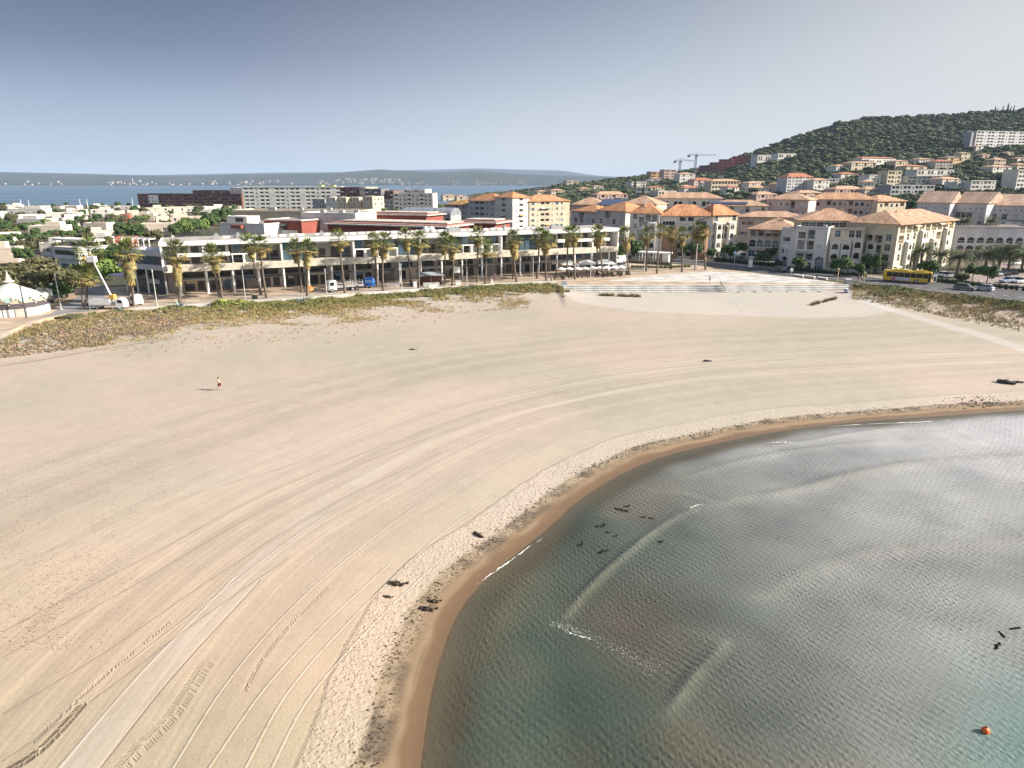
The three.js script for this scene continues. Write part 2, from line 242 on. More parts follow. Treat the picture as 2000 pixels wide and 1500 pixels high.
// ---------- beach ----------
const px2w = (l) => l.map(([a, b]) => { const p = G(a, b, 0.9); return [p.x, p.z]; });
function sandSheet(x0, x1, z0, z1, W, Hh, seg, litter) {
  const cv = document.createElement('canvas'), bv = document.createElement('canvas'); cv.width = bv.width = W; cv.height = bv.height = Hh;
  const c = cv.getContext('2d'), b = bv.getContext('2d'), img = c.createImageData(W, Hh), bmg = b.createImageData(W, Hh), sx = (x1 - x0) / W, sz = (z1 - z0) / Hh;
  for (let j = 0; j < Hh; j++) for (let i = 0; i < W; i++) {
    const x = x0 + (i + 0.5) * sx, z = z0 + (j + 0.5) * sz, d0 = sd(x, z), s = ss(x, z), f = z - F(x);
    const wob = (noise(s * 0.16, 3.3) - 0.5) * 1.3 + (noise(s * 0.6, 8.8) - 0.5) * 0.5, d = d0 + wob * 0.55;
    const n1 = fbm(x * 0.05, z * 0.05, 4), n2 = noise(x * 9, z * 9), n3 = fbm(x * 0.7, z * 0.7, 3), gr = hash(i, j);
    // raked stripes that follow the shore, fading inland
    const dw = d0 + 2.4 * (fbm(s * 0.012, d0 * 0.02, 2) - 0.5) + 0.35 * noise(s * 0.05, 1.7);
    const stripe = (noise(dw * 0.42, s * 0.004) - 0.5) * 1.1 + (noise(dw * 1.5, s * 0.006 + 40) - 0.5) * 0.9 + (noise(dw * 4.2, s * 0.01 + 80) - 0.5) * 0.5;
    const sw = sstep(6, 9, d0) * sstep(62, 34, d0 + 10 * (n1 - 0.5)) * (0.55 + 0.45 * sstep(0.35, 0.6, fbm(s * 0.02, d0 * 0.06 + 5, 2)));
    const swash = (noise(s * 0.22, 5.5) - 0.5) * 1.1 + (noise(s * 0.7, 9.1) - 0.5) * 0.5; let r = 0.80, g = 0.715, bl = 0.605, h = 0.5;
    const warm = sstep(0.38, 0.62, n1); r = lerp(0.79, 0.825, warm); g = lerp(0.725, 0.735, warm); bl = lerp(0.605, 0.62, warm);
    const nearw = sstep(60, 30, -z); r += 0.012 * nearw; g -= 0.012 * nearw; bl -= 0.04 * nearw;
    let k = 1 + 0.10 * stripe * sw + 0.06 * (n3 - 0.5) + 0.05 * (n1 - 0.5) + 0.05 * (n2 - 0.5) + 0.07 * (gr - 0.5);
    const rid = Math.abs(noise(dw * 1.05, s * 0.004 + 20) - 0.5); if (rid < 0.035) k += 0.07 * sw * (1 - rid / 0.035) * sstep(0.4, 0.55, noise(s * 0.05, Math.floor(dw * 0.7) * 3.1));
    h += 0.2 * stripe * sw + 0.05 * (n2 - 0.5) + 0.10 * (n3 - 0.5) + 0.03 * (gr - 0.5);
    // trodden belt behind the wrack line
    const belt = sstep(2.9, 3.3, d) * sstep(6.0, 5.5, d + 0.9 * (noise(s * 0.08, 60) - 0.5));
    k *= 1 + belt * (0.045 + 0.03 * (n2 - 0.5)); bl += belt * 0.012; h += belt * 0.6 * (fbm(x * 5.5, z * 5.5, 3) - 0.5) + belt * 0.08;
    const scarp = sstep(0.22, 0.0, Math.abs(d - 6.0)); h -= scarp * 0.25; k *= 1 - 0.07 * scarp;
    // wrack-stained and wet sand
    const stain = sstep(3.4, 2.9, d) * sstep(1.3, 2.2, d), wetb = sstep(2.5, 1.9, d), wet = sstep(1.25, 0.75, d0 + swash * 0.7), under = sstep(0.2, -0.4, d0);
    r = lerp(r, 0.76, stain * 0.55); g = lerp(g, 0.63, stain * 0.55); bl = lerp(bl, 0.46, stain * 0.55); k *= 1 - 0.26 * stain * sstep(0.4, 0.7, n3) - 0.2 * stain * sstep(0.4, 0.8, n2);
    r = lerp(r, 0.70, wetb); g = lerp(g, 0.575, wetb); bl = lerp(bl, 0.42, wetb); r = lerp(r, 0.565, wet); g = lerp(g, 0.435, wet); bl = lerp(bl, 0.29, wet); k *= 1 - 0.12 * sstep(0.14, 0, Math.abs(d0 + swash * 0.7 - 1.15)) * sstep(0.3, 0.6, noise(s * 0.3, 2));
    if (wetb > 0.5) h = lerp(h, 0.5 + 0.08 * (n3 - 0.5), wetb);
    r = lerp(r, 0.50, under); g = lerp(g, 0.47, under); bl = lerp(bl, 0.36, under);
    // pale dune sand at the back
    const back = sstep(30, 8, f) * sstep(24, 6, x); r = lerp(r, 0.80, back * 0.7); g = lerp(g, 0.735, back * 0.7); bl = lerp(bl, 0.645, back * 0.7); k *= 1 + back * 0.12 * (fbm(x * 0.5, z * 0.5, 3) - 0.5);
    h += back * 0.5 * (fbm(x * 1.3, z * 1.3, 3) - 0.5);
    const o = (j * W + i) * 4;
    img.data[o] = clamp(r * k) * 255; img.data[o + 1] = clamp(g * k) * 255; img.data[o + 2] = clamp(bl * k) * 255; img.data[o + 3] = 255;
    const hv = clamp(h) * 255; bmg.data[o] = bmg.data[o + 1] = bmg.data[o + 2] = hv; bmg.data[o + 3] = 255;
  }
  c.putImageData(img, 0, 0); b.putImageData(bmg, 0, 0);
  const path = (ctx, pts, w, style, dash) => { ctx.beginPath(); pts.forEach(([x, z], i) => { const q = [(x - x0) / sx, (z - z0) / sz]; if (i) ctx.lineTo(...q); else ctx.moveTo(...q); }); ctx.lineWidth = w / sx; ctx.strokeStyle = style; ctx.setLineDash(dash ? dash.map((v) => v / sx) : []); ctx.lineJoin = 'round'; ctx.stroke(); };
  const smooth = (l) => new THREE.CatmullRomCurve3(px2w(l).map(([x, z]) => new THREE.Vector3(x, 0, z))).getPoints(60).map((p) => [p.x, p.z]);
  const off = (pts, w) => pts.map((p, i) => { const a = pts[Math.max(0, i - 1)], q = pts[Math.min(pts.length - 1, i + 1)], L = Math.hypot(q[0] - a[0], q[1] - a[1]); return [p[0] - (q[1] - a[1]) / L * w, p[1] + (q[0] - a[0]) / L * w]; });
  // the broad pale band left by the grader and the lines beside it
  const band = smooth([[60, 1600], [155, 1490], [300, 1318], [430, 1180], [560, 1048], [690, 945], [860, 850], [1040, 782]]), bandNear = band.slice(0, 30);
  for (let i = 0; i < 14; i++) path(c, off(band, lerp(-0.8, 0.8, i / 13) + 0.1 * Math.sin(i * 5)).slice(0, 22 + Math.floor(34 * hash(i, 7))), 0.22 + 0.5 * hash(i, 3), `rgba(236,226,210,${0.05 + 0.11 * hash(i, 9)})`, hash(i, 4) < 0.5 ? [rr(3, 9), rr(0.5, 3)] : null);
  path(c, off(bandNear, 0.95), 0.12, 'rgba(150,120,90,0.2)'); path(b, off(bandNear, 0.95), 0.12, 'rgba(0,0,0,0.5)'); path(c, off(bandNear, -0.95), 0.1, 'rgba(245,236,222,0.28)'); path(b, off(bandNear, -0.95), 0.14, 'rgba(255,255,255,0.4)'); path(b, bandNear, 1.8, 'rgba(90,90,90,0.2)');
  // smooth pale sand before the sea wall, and the pale track curving off below the right dune
  { const poly = px2w([[1085, 572], [1130, 592], [1230, 606], [1380, 613], [1560, 619], [1690, 617], [1750, 604], [1680, 582], [1640, 570]]); for (let k = 0; k < 3; k++) { c.beginPath(); poly.forEach(([x, z], i) => { const q = [(x - x0) / sx, (z + k * 0.5 - z0) / sz]; if (i) c.lineTo(...q); else c.moveTo(...q); }); c.fillStyle = 'rgba(240,230,218,0.13)'; c.fill(); } }
  const trk = smooth([[1660, 578], [1735, 602], [1830, 630], [1920, 655], [2000, 680], [2080, 712]]); for (const w of [4.4, 3.6, 2.6]) path(c, trk, w, 'rgba(240,230,216,0.16)'); path(c, off(trk, 2.2), 0.25, 'rgba(150,130,108,0.2)');
  for (const l of [[[1430, 585], [1440, 600], [1456, 616]], [[1140, 585], [1240, 600], [1330, 604]], [[1010, 730], [1240, 700], [1500, 692]], [[300, 830], [560, 770], [840, 735]], [[0, 1110], [300, 990], [620, 890]]]) path(c, smooth(l), 0.35, 'rgba(150,130,105,0.13)');
  // thin pale ridges between grader passes
  for (const l of [[[330, 1500], [440, 1330], [560, 1190], [690, 1075], [850, 960], [1010, 880]], [[470, 1500], [560, 1340], [700, 1180], [850, 1040], [960, 960]], [[250, 1290], [420, 1160], [640, 1000], [820, 905]], [[520, 1500], [600, 1350], [730, 1200], [860, 1075]], [[400, 1500], [520, 1330], [640, 1200], [760, 1090]]]) { const s = smooth(l); path(c, s, 0.08, 'rgba(246,236,220,0.34)', [2 + 5 * hash(l[0][0], 1), 0.4, 3, 0.2]); path(b, s, 0.12, 'rgba(255,255,255,0.5)'); path(c, off(s, 0.14), 0.1, 'rgba(150,122,92,0.22)'); }
  // darker straight ruts inland
  for (const l of [[[0, 1390], [200, 1270], [420, 1120], [640, 985], [860, 880]], [[0, 1280], [240, 1150], [480, 1010], [700, 905], [900, 830]], [[0, 1230], [280, 1085], [520, 960], [760, 862]], [[0, 1480], [180, 1360], [380, 1210], [560, 1085]]]) { const s = smooth(l); path(c, s, 0.16, 'rgba(140,116,88,0.20)'); path(c, s, 0.6, 'rgba(170,150,118,0.10)'); path(b, s, 0.14, 'rgba(0,0,0,0.3)'); }
  for (const l of [[[1100, 760], [1400, 712], [1700, 690], [2000, 684]], [[1050, 742], [1350, 700], [1650, 680], [2000, 676]], [[1000, 800], [1300, 740], [1600, 712], [2000, 700]], [[940, 780], [1200, 730], [1450, 700]]]) { const s = smooth(l); path(c, s, 0.45, 'rgba(150,132,104,0.16)'); path(c, off(s, 0.6), 0.5, 'rgba(240,232,218,0.16)'); path(b, s, 0.4, 'rgba(0,0,0,0.3)'); }
  // tractor treads, each lug a short stroke
  let q = 777; const rn = () => { q = (Math.imul(q, 1664525) + 1013904223) >>> 0; return q / 4294967296; };
  const tread = (l, w, step, dark, al) => { const s = smooth(l); for (const side of [-1, 1]) { const e = off(s, side * w * 0.5); let acc = 0; for (let i = 1; i < e.length; i++) { const L = Math.hypot(e[i][0] - e[i - 1][0], e[i][1] - e[i - 1][1]); const n = Math.max(1, Math.round(L / step)); for (let w_ = 0; w_ < n; w_++) { if (rn() < 0.16) continue; const fade = 0.45 + 0.55 * rn(); const t = (w_ + 0.3 * rn()) / n, x = lerp(e[i - 1][0], e[i][0], t), z = lerp(e[i - 1][1], e[i][1], t), ux = (e[i][0] - e[i - 1][0]) / L, uz = (e[i][1] - e[i - 1][1]) / L; const a = [x, z], q2 = [x - uz * side * -w * 0.42 + ux * 0.16, z + ux * side * -w * 0.42 + uz * 0.16]; path(b, [a, q2], 0.09, dark ? 'rgba(0,0,0,0.75)' : 'rgba(0,0,0,0.6)'); path(c, [a, q2], 0.075, dark ? `rgba(92,70,48,${al * fade})` : `rgba(150,124,96,${al * fade})`); path(b, [[a[0] + ux * 0.1, a[1] + uz * 0.1], [q2[0] + ux * 0.1, q2[1] + uz * 0.1]], 0.07, 'rgba(255,255,255,0.5)'); } } } };
  tread([[0, 1505], [60, 1470], [110, 1425], [160, 1370]], 0.5, 0.26, true, 0.7);
  tread([[200, 1530], [270, 1455], [330, 1395], [372, 1335], [400, 1290]], 0.9, 0.17, false, 0.26);
  tread([[475, 1345], [505, 1290], [560, 1220], [640, 1140]], 0.22, 0.16, true, 0.2);
  tread([[60, 1445], [130, 1380], [220, 1300], [330, 1210]], 0.2, 0.3, true, 0.16);
  // footprints and lumps in the trodden belt, scattered specks on the rest
  const fx = (x, z) => [(x - x0) / sx, (z - z0) / sz];
  const dent = (x, z, w, l, a, col, depth) => { const [u, v] = fx(x, z); b.save(); b.translate(u, v); b.rotate(a); b.fillStyle = `rgba(0,0,0,${depth})`; b.beginPath(); b.ellipse(0, 0, w / sx, l / sx, 0, 0, 7); b.fill(); b.fillStyle = `rgba(255,255,255,${depth * 0.7})`; b.beginPath(); b.ellipse(w * 1.1 / sx, 0, w * 0.6 / sx, l / sx, 0, 0, 7); b.fill(); b.restore(); if (col) { c.fillStyle = col; c.beginPath(); c.ellipse(u, v, w / sx, l / sx, a, 0, 7); c.fill(); } };
  for (let i = 0; i < litter; i++) { const x = lerp(x0, x1, rn()), z = lerp(z0, z1, rn()), d = sd(x, z), a = rn() * 3, w = 0.03 + 0.05 * rn() * rn(), l = 0.05 + 0.09 * rn() * rn(); if (d > 3 && d < 5.9 && fbm(x * 0.6, z * 0.6, 2) + rn() * 0.5 > 0.62) dent(x, z, w, l, a, `rgba(130,98,66,${0.14 + 0.2 * rn()})`, 0.55); else if (d > 5.9 && d < 13 && rn() < 0.1) dent(x, z, w * 0.8, l * 0.7, a, `rgba(130,100,70,0.14)`, 0.35); }
  const uvs = (x, z) => [(x - x0) / (x1 - x0), 1 - (z - z0) / (z1 - z0)];
  const ct = new THREE.CanvasTexture(cv), bt = new THREE.CanvasTexture(bv); ct.colorSpace = THREE.SRGBColorSpace;
  const rv = tex(256, 256, (u, v) => { const x = lerp(x0, x1, u), z = lerp(z1, z0, v); return lerp(0.95, 0.28, sstep(1.1, 0.2, sd(x, z))); }, false); rv.repeat.set(1, 1); rv.wrapS = rv.wrapT = THREE.ClampToEdgeWrapping;
  const m = new THREE.MeshStandardMaterial({ map: ct, bumpMap: bt, bumpScale: 0.085, roughnessMap: rv, roughness: 1 }); m.color.setRGB(0.572, 0.602, 0.69);
  return [sheet(x0, x1, z0, z1, ...seg, Hb, uvs), m];
}
const beach = new THREE.Group(); beach.name = 'beach'; beach.userData.kind = 'structure'; scene.add(beach);
struct('sand', ...sandSheet(-52, 24, -63, -16, 2048, 1268, [300, 190], 60000), beach);
struct('sand', ...sandSheet(-135, 24, -200, -63, 2048, 1760, [330, 280], 30000), beach);
struct('sand', ...sandSheet(24, 185, -200, -63, 1536, 1308, [240, 205], 20000), beach);

// ---------- sea ----------
{
  const crestLines = [[[[1105, 1205], [1150, 1150], [1220, 1085], [1290, 1030], [1352, 995]], 0.2, 0.35], [[[1352, 995], [1450, 975], [1550, 960], [1680, 925], [1800, 905], [2000, 888]], 0.26, 0.8], [[[1300, 1400], [1350, 1330], [1418, 1256]], 0.15, 0.4], [[[1418, 1256], [1385, 1248], [1320, 1225]], 0.05, 0.35],
    [[[1330, 935], [1450, 900], [1560, 880], [1700, 865], [1850, 858]], 0.16, 0.5], [[[1430, 880], [1540, 868], [1700, 842], [1850, 832]], 0.16, 0.4], [[[1270, 960], [1330, 965], [1400, 985]], 0.1, 0.4], [[[1480, 1170], [1600, 1110], [1760, 1075], [2000, 1060]], 0.16, 1.0]]
    .map(([l, a, w]) => [new THREE.CatmullRomCurve3(l.map(([x, y]) => G(x, y, 0))).getPoints(40).map((p) => [p.x, p.z]), a, w]);
  const seaH = (x, z) => {
    const d = sd(x, z); let h = 0.012 * Math.sin(x * 0.5 + z * 1.1 + 2 * noise(x * 0.1, z * 0.1)) * sstep(0, -3, d);
    if (z < 0) for (const [l, a, w] of crestLines) { let best = 1e9, bt = 0; for (let i = 1; i < l.length; i++) { const ax = l[i - 1][0], az = l[i - 1][1], ex = l[i][0] - ax, ez = l[i][1] - az, t = clamp(((x - ax) * ex + (z - az) * ez) / (ex * ex + ez * ez)), q = Math.hypot(x - ax - ex * t, z - az - ez * t); if (q < best) { best = q; bt = (i - 1 + t) / (l.length - 1); } } if (best < w * 4) h += a * Math.exp(-best * best / (w * w)) * Math.sin(Math.PI * clamp(0.06 + 0.88 * bt)) * (0.75 + 0.5 * noise(x * 0.9, z * 0.9)); }
    return h;
  };
  const x0 = -12, x1 = 108, z0 = -92, z1 = -14, N = 1024;
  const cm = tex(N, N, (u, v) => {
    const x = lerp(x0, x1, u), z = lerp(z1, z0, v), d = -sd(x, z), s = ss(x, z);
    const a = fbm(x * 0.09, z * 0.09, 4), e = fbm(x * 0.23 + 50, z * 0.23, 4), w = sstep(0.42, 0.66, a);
    const ri = sstep(3, 28, x); let c = [lerp(0.315, 0.385, w), lerp(0.345, 0.37, w), lerp(0.30, 0.305, w)]; c = c.map((q, k) => lerp(q, [0.62, 0.615, 0.605][k], ri)); { const fr = sstep(22, 60, x) * sstep(-42, -66, z) * 0.9; c = c.map((q, k) => lerp(q, [0.82, 0.81, 0.815][k], fr)); }  // silvery sky sheen towards the right is painted in as paler grey water colour
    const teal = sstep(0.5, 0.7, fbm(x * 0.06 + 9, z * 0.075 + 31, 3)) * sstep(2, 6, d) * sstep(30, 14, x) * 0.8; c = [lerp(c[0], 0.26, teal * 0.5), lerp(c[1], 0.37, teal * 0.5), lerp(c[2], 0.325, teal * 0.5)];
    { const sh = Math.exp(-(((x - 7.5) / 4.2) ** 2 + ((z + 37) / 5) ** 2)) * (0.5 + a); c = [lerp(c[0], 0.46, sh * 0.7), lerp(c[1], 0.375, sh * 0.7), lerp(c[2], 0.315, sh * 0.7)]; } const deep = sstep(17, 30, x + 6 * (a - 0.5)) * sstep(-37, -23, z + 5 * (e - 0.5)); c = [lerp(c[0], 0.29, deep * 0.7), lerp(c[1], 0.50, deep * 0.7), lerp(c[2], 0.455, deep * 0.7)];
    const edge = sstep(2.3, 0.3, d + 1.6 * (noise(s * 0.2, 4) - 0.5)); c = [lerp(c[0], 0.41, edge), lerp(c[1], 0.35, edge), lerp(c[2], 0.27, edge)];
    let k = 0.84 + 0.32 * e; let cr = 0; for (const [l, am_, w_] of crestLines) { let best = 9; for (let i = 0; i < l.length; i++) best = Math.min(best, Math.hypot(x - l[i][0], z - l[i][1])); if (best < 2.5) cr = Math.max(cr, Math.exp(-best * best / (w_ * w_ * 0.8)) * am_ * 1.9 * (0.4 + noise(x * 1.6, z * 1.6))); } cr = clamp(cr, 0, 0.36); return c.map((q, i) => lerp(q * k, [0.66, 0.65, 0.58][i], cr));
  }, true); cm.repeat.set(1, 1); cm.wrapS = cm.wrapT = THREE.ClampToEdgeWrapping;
  const am = tex(N, N, (u, v) => { const x = lerp(x0, x1, u), z = lerp(z1, z0, v), d = -sd(x, z), s = ss(x, z), lap = 0.35 * noise(s * 0.35, 2) + 0.2 * noise(s * 1.1, 6); return sstep(-0.55 + lap, -0.35 + lap, d) * (0.35 + 0.65 * sstep(0, 3.2, d)); }, false); am.repeat.set(1, 1); am.wrapS = am.wrapT = THREE.ClampToEdgeWrapping;
  // wind ripples: many short waves, tileable over 14 m
  const n = 1280, hgt = new Float32Array(n * n), wv = []; let q = 4242; const rn = () => { q = (Math.imul(q, 1664525) + 1013904223) >>> 0; return q / 4294967296; };
  for (let i = 0; i < 40; i++) { const a = -0.9 + (rn() + rn() + rn() - 1.5) * 1.7, L = 0.15 * Math.pow(3.6, rn()), f = 20 / L; wv.push([Math.round(f * Math.cos(a)), Math.round(f * Math.sin(a)), rn() * 6.28, Math.pow(L, 1.15)]); }
  const cs = wv.map(([kx, ky, p]) => { const a = new Float32Array(n), b = new Float32Array(n), c = new Float32Array(n), d = new Float32Array(n); for (let i = 0; i < n; i++) { a[i] = Math.cos(6.28318530718 * kx * i / n + p); b[i] = Math.sin(6.28318530718 * kx * i / n + p); c[i] = Math.cos(6.28318530718 * ky * i / n); d[i] = Math.sin(6.28318530718 * ky * i / n); } return [a, b, c, d]; });
  let mx = 0; for (let j = 0; j < n; j++) for (let i = 0; i < n; i++) { let t = 0; for (let k = 0; k < wv.length; k++) { const [a, b, c, d] = cs[k]; t += wv[k][3] * (a[i] * c[j] - b[i] * d[j]); } hgt[j * n + i] = t; mx = Math.max(mx, Math.abs(t)); }
  const bm = tex(n, n, (u, v, i, j) => 0.5 + 0.5 * hgt[j * n + i] / mx * (0.45 + 0.95 * tf(u, v, 4, 2, 21)), false, 1); const bumpUv = bm; bumpUv.channel = 1;
  bumpUv.repeat.set(1 / 20, 1 / 20);
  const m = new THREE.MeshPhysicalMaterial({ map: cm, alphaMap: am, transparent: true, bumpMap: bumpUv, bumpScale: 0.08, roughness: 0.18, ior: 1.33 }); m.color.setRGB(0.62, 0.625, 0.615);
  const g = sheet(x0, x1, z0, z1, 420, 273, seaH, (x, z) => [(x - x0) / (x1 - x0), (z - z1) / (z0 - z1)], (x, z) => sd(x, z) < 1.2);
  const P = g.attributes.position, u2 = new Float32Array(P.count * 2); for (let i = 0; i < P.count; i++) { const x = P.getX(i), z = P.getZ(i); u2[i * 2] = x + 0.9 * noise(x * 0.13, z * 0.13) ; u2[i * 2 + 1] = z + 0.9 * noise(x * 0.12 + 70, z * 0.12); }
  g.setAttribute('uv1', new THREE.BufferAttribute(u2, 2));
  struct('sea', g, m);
  // the rest of the bay, beyond the frame
  const m2 = new THREE.MeshPhysicalMaterial({ bumpMap: bumpUv, bumpScale: 0.16, roughness: 0.14, ior: 1.33 }); m2.color.setRGB(0.06, 0.13, 0.12);
  const far = mergeGeometries([sheet(108, 900, -92, -14, 4, 2, () => 0, (x, z) => [x, z]), sheet(-60, 900, -14, 900, 4, 4, () => 0, (x, z) => [x, z])]); far.setAttribute('uv1', far.attributes.uv.clone());
  struct('sea', far, m2);
}
// ---------- building kit: everything in the building's own axes, front at z = 0 facing +z, x along the front ----------
function holePath(o) {
  const p = new THREE.Path(), { x, y, w, h } = o;
  if (o.arch) { const r = w / 2; p.moveTo(x, y); p.lineTo(x, y + h - r); p.absarc(x + r, y + h - r, r, Math.PI, 0, true); p.lineTo(x + w, y); p.lineTo(x, y); } else { p.moveTo(x, y); p.lineTo(x, y + h); p.lineTo(x + w, y + h); p.lineTo(x + w, y); p.lineTo(x, y); }
  return p;
}
const gcache = new Map();
const cached = (key, fn) => { if (!gcache.has(key)) gcache.set(key, fn()); return gcache.get(key); };
const q2 = (v) => Math.round(v * 10) / 10;
function paneGeo(w, h, arch) {
  return cached(['pane', w, h, arch].join(), () => { const s = new THREE.Shape(); if (arch) { const r = w / 2; s.moveTo(0, 0); s.lineTo(w, 0); s.lineTo(w, h - r); s.absarc(r, h - r, r, 0, Math.PI, false); s.lineTo(0, 0); } else { s.moveTo(0, 0); s.lineTo(w, 0); s.lineTo(w, h); s.lineTo(0, h); s.lineTo(0, 0); } return new THREE.ExtrudeGeometry(s, { depth: 0.04, bevelEnabled: false, curveSegments: 8 }); });
}
function frameGeo(w, h, arch) {
  return cached(['frame', w, h, arch].join(), () => {
    const b = new MB(), t = 0.08, n = Math.max(2, Math.round(w / 0.9)), hh = arch ? h - w / 2 : h;
    b.box(t / 2, 0, 0, t, hh, 0.1).box(w - t / 2, 0, 0, t, hh, 0.1).box(w / 2, 0, 0, w - 2 * t, t, 0.1).box(w / 2, hh - t, 0, w - 2 * t, t, 0.1);
    for (let i = 1; i < n; i++) b.box(w * i / n, t, 0, 0.05, hh - 2 * t, 0.08);
    if (hh > 1.8) b.box(w / 2, hh * 0.62, 0.002, w - 2 * t, 0.05, 0.06);
    b.box(w / 2, -0.09, 0.1, w + 0.16, 0.08, 0.3);
    return b.geo();
  });
}
const railGeo = (w, kind) => cached(['rail', w, kind].join(), () => { const b = new MB(); if (kind === 'bars') { b.box(w / 2, 0.98, 0, w, 0.06, 0.06).box(w / 2, 0.1, 0, w, 0.05, 0.05); for (let x = 0.1; x < w; x += 0.22) b.box(x, 0.15, 0, 0.035, 0.83, 0.035); } else b.box(w / 2, 0, 0, w, 1.0, 0.12); return b.geo(); });
function mesh(name, g, mat, parent, x, y, z, turn = 0) { const o = new THREE.Mesh(g, mat); o.name = name; o.position.set(x, y, z); o.rotation.y = turn; return put(o, parent); }

// one wall with real openings; windows, balconies and doors become parts of root
function facade(root, wallMB, ox, oz, dx, dz, len, h, ops, o) {
  const s = new THREE.Shape(); s.moveTo(0, 0); s.lineTo(len, 0); s.lineTo(len, h); s.lineTo(0, h); s.lineTo(0, 0);
  ops = (ops || []).filter((p) => p.x > 0.05 && p.y > 0.02 && p.x + p.w < len - 0.05 && p.y + p.h < h - 0.02);
  for (const p of ops) { p.w = q2(p.w); p.h = q2(p.h); s.holes.push(holePath(p)); }
  const t = 0.3, g = new THREE.ExtrudeGeometry(s, { depth: t, bevelEnabled: false, curveSegments: 8 }), turn = Math.atan2(-dz, dx), nx = -dz, nz = dx;
  const base = new THREE.Matrix4().makeRotationY(turn).setPosition(ox - nx * t, 0, oz - nz * t);
  wallMB.add(g, base);
  const at = (x, y, d) => [ox + dx * x - nx * d, y, oz + dz * x - nz * d];
  for (const p of ops) {
    const glass = p.glass || pick([C.glass, C.glass, C.glass, C.bglass, C.curtain]);
    if (p.kind === 'void') continue;
    if (p.kind === 'log') { // a recessed balcony with its own floor, sides and back wall
      const dd = p.deep || 1.3, m = new THREE.Matrix4().makeRotationY(turn), put3 = (cx, cy, cd, w, hh, d) => { const q = at(cx, cy, cd); wallMB.add(BOX, m.clone().setPosition(q[0], q[1] + hh / 2, q[2]).multiply(new THREE.Matrix4().makeScale(w, hh, d))); };
      put3(p.x + p.w / 2, p.y - 0.15, t + dd / 2, p.w + 0.3, 0.14, dd); put3(p.x + p.w / 2, p.y + p.h + 0.02, t + dd / 2, p.w + 0.3, 0.12, dd);
      put3(p.x - 0.09, p.y, t + dd / 2, 0.14, p.h, dd); put3(p.x + p.w + 0.09, p.y, t + dd / 2, 0.14, p.h, dd); put3(p.x + p.w / 2, p.y, t + dd + 0.06, p.w + 0.3, p.h, 0.1);
      const gw = q2(p.w * 0.72), gh = q2(Math.min(p.h * 0.86, 2.2)), w = mesh('window', paneGeo(gw, gh), glass, root, ...at(p.x + (p.w - gw) / 2, p.y + 0.03, t + dd - 0.04), turn);
      if (o.lod && rnd() < 0.28) { const aw = mesh('awning', cached(['awn', p.w].join(), () => new MB().box(p.w / 2, 0, 0.5, p.w + 0.1, 0.05, 1.1).box(p.w / 2, -0.2, 1.04, p.w + 0.1, 0.2, 0.04).geo()), pick([M(0.7, 0.6, 0.42), M(0.55, 0.3, 0.14), M(0.72, 0.7, 0.64), M(0.3, 0.36, 0.3)]), root, ...at(p.x, p.y + p.h - 0.1, 0), turn); aw.rotation.set(0.35, turn, 0, 'YXZ'); }
      mesh('railing', railGeo(q2(p.w), o.rail || 'solid'), o.railMat || o.wall, root, ...at(p.x, p.y - 0.02, 0.12), turn);
      continue;
    }
    const dep = p.dep ?? 0.2;
    if (o.lod) { const f = mesh(p.kind === 'door' ? 'door' : 'window', frameGeo(p.w, p.h, p.arch), o.frame || C.paint, root, ...at(p.x, p.y, dep - 0.04), turn); mesh('pane', paneGeo(p.w, p.h, p.arch), glass, f, 0, 0, -0.07); } else mesh('window', paneGeo(p.w, p.h, p.arch), glass, root, ...at(p.x, p.y, dep), turn);
    if (o.lod && !p.arch && p.w < 2 && p.h < 1.7 && p.kind !== 'small' && rnd() < 0.45) { const sm = o.shut || (o.shut = pick([M(0.5, 0.52, 0.5), M(0.3, 0.2, 0.13), M(0.66, 0.62, 0.55), M(0.3, 0.38, 0.4)])), sg = cached(['shut', p.w, p.h].join(), () => { const b = new MB().box(0, 0, 0, p.w / 2, p.h, 0.05); for (let k = 1; k < 5; k++) b.box(0, p.h * k / 5, 0.03, p.w / 2 - 0.08, 0.05, 0.03); return b.geo(); }); for (const q of [-p.w / 4 - 0.03, p.w * 1.25 + 0.03]) mesh('shutter', sg, sm, root, ...at(p.x + q, p.y, -0.04), turn); }
    if (p.kind === 'balc') { const b = mesh('balcony', cached(['balc', p.w].join(), () => bx(p.w / 2 + 0.4, -0.15, 0.6, p.w + 0.8, 0.15, 1.2).geo()), o.wall, root, ...at(p.x - 0.4, p.y, 0), turn); mesh('railing', railGeo(q2(p.w + 0.8), o.rail || 'bars'), o.railMat || C.paint, b, 0, 0.01, 1.13); }
  }
}
// regular rows of openings
function rows(L, h, o) {
  const out = [], fh = o.fh || h / o.fl, cols = o.cols || Math.max(1, Math.round(L / (o.sp || 3.4))), m = o.margin ?? 0.6, step = (L - 2 * m) / cols;
  for (let j = o.from || 0; j < o.fl; j++) for (let i = 0; i < cols; i++) {
    if (rnd() < (o.skip || 0)) continue;
    const v = typeof o.kinds === 'function' ? o.kinds(i, j) : o.kinds ? o.kinds[(i + j * (o.shift || 0)) % o.kinds.length] : null; if (v === 0) continue;
    const w = (v === 'log' ? o.lw || step * 0.78 : v === 'small' ? 0.7 : o.w || 1.2), hh = v === 'log' ? fh * 0.82 : v === 'small' ? 0.8 : o.wh || 1.4;
    const y = v === 'log' ? j * fh + 0.25 : j * fh + (v === 'balc' ? 0.3 : o.sill || 0.9);
    out.push({ x: m + step * (i + 0.5) - w / 2, y, w, h: v === 'balc' ? Math.min(2.1, fh - 0.6) : hh, arch: v === 'arch' || (o.arch && o.arch(i, j)), kind: v, deep: o.deep });
  }
  return out;
}
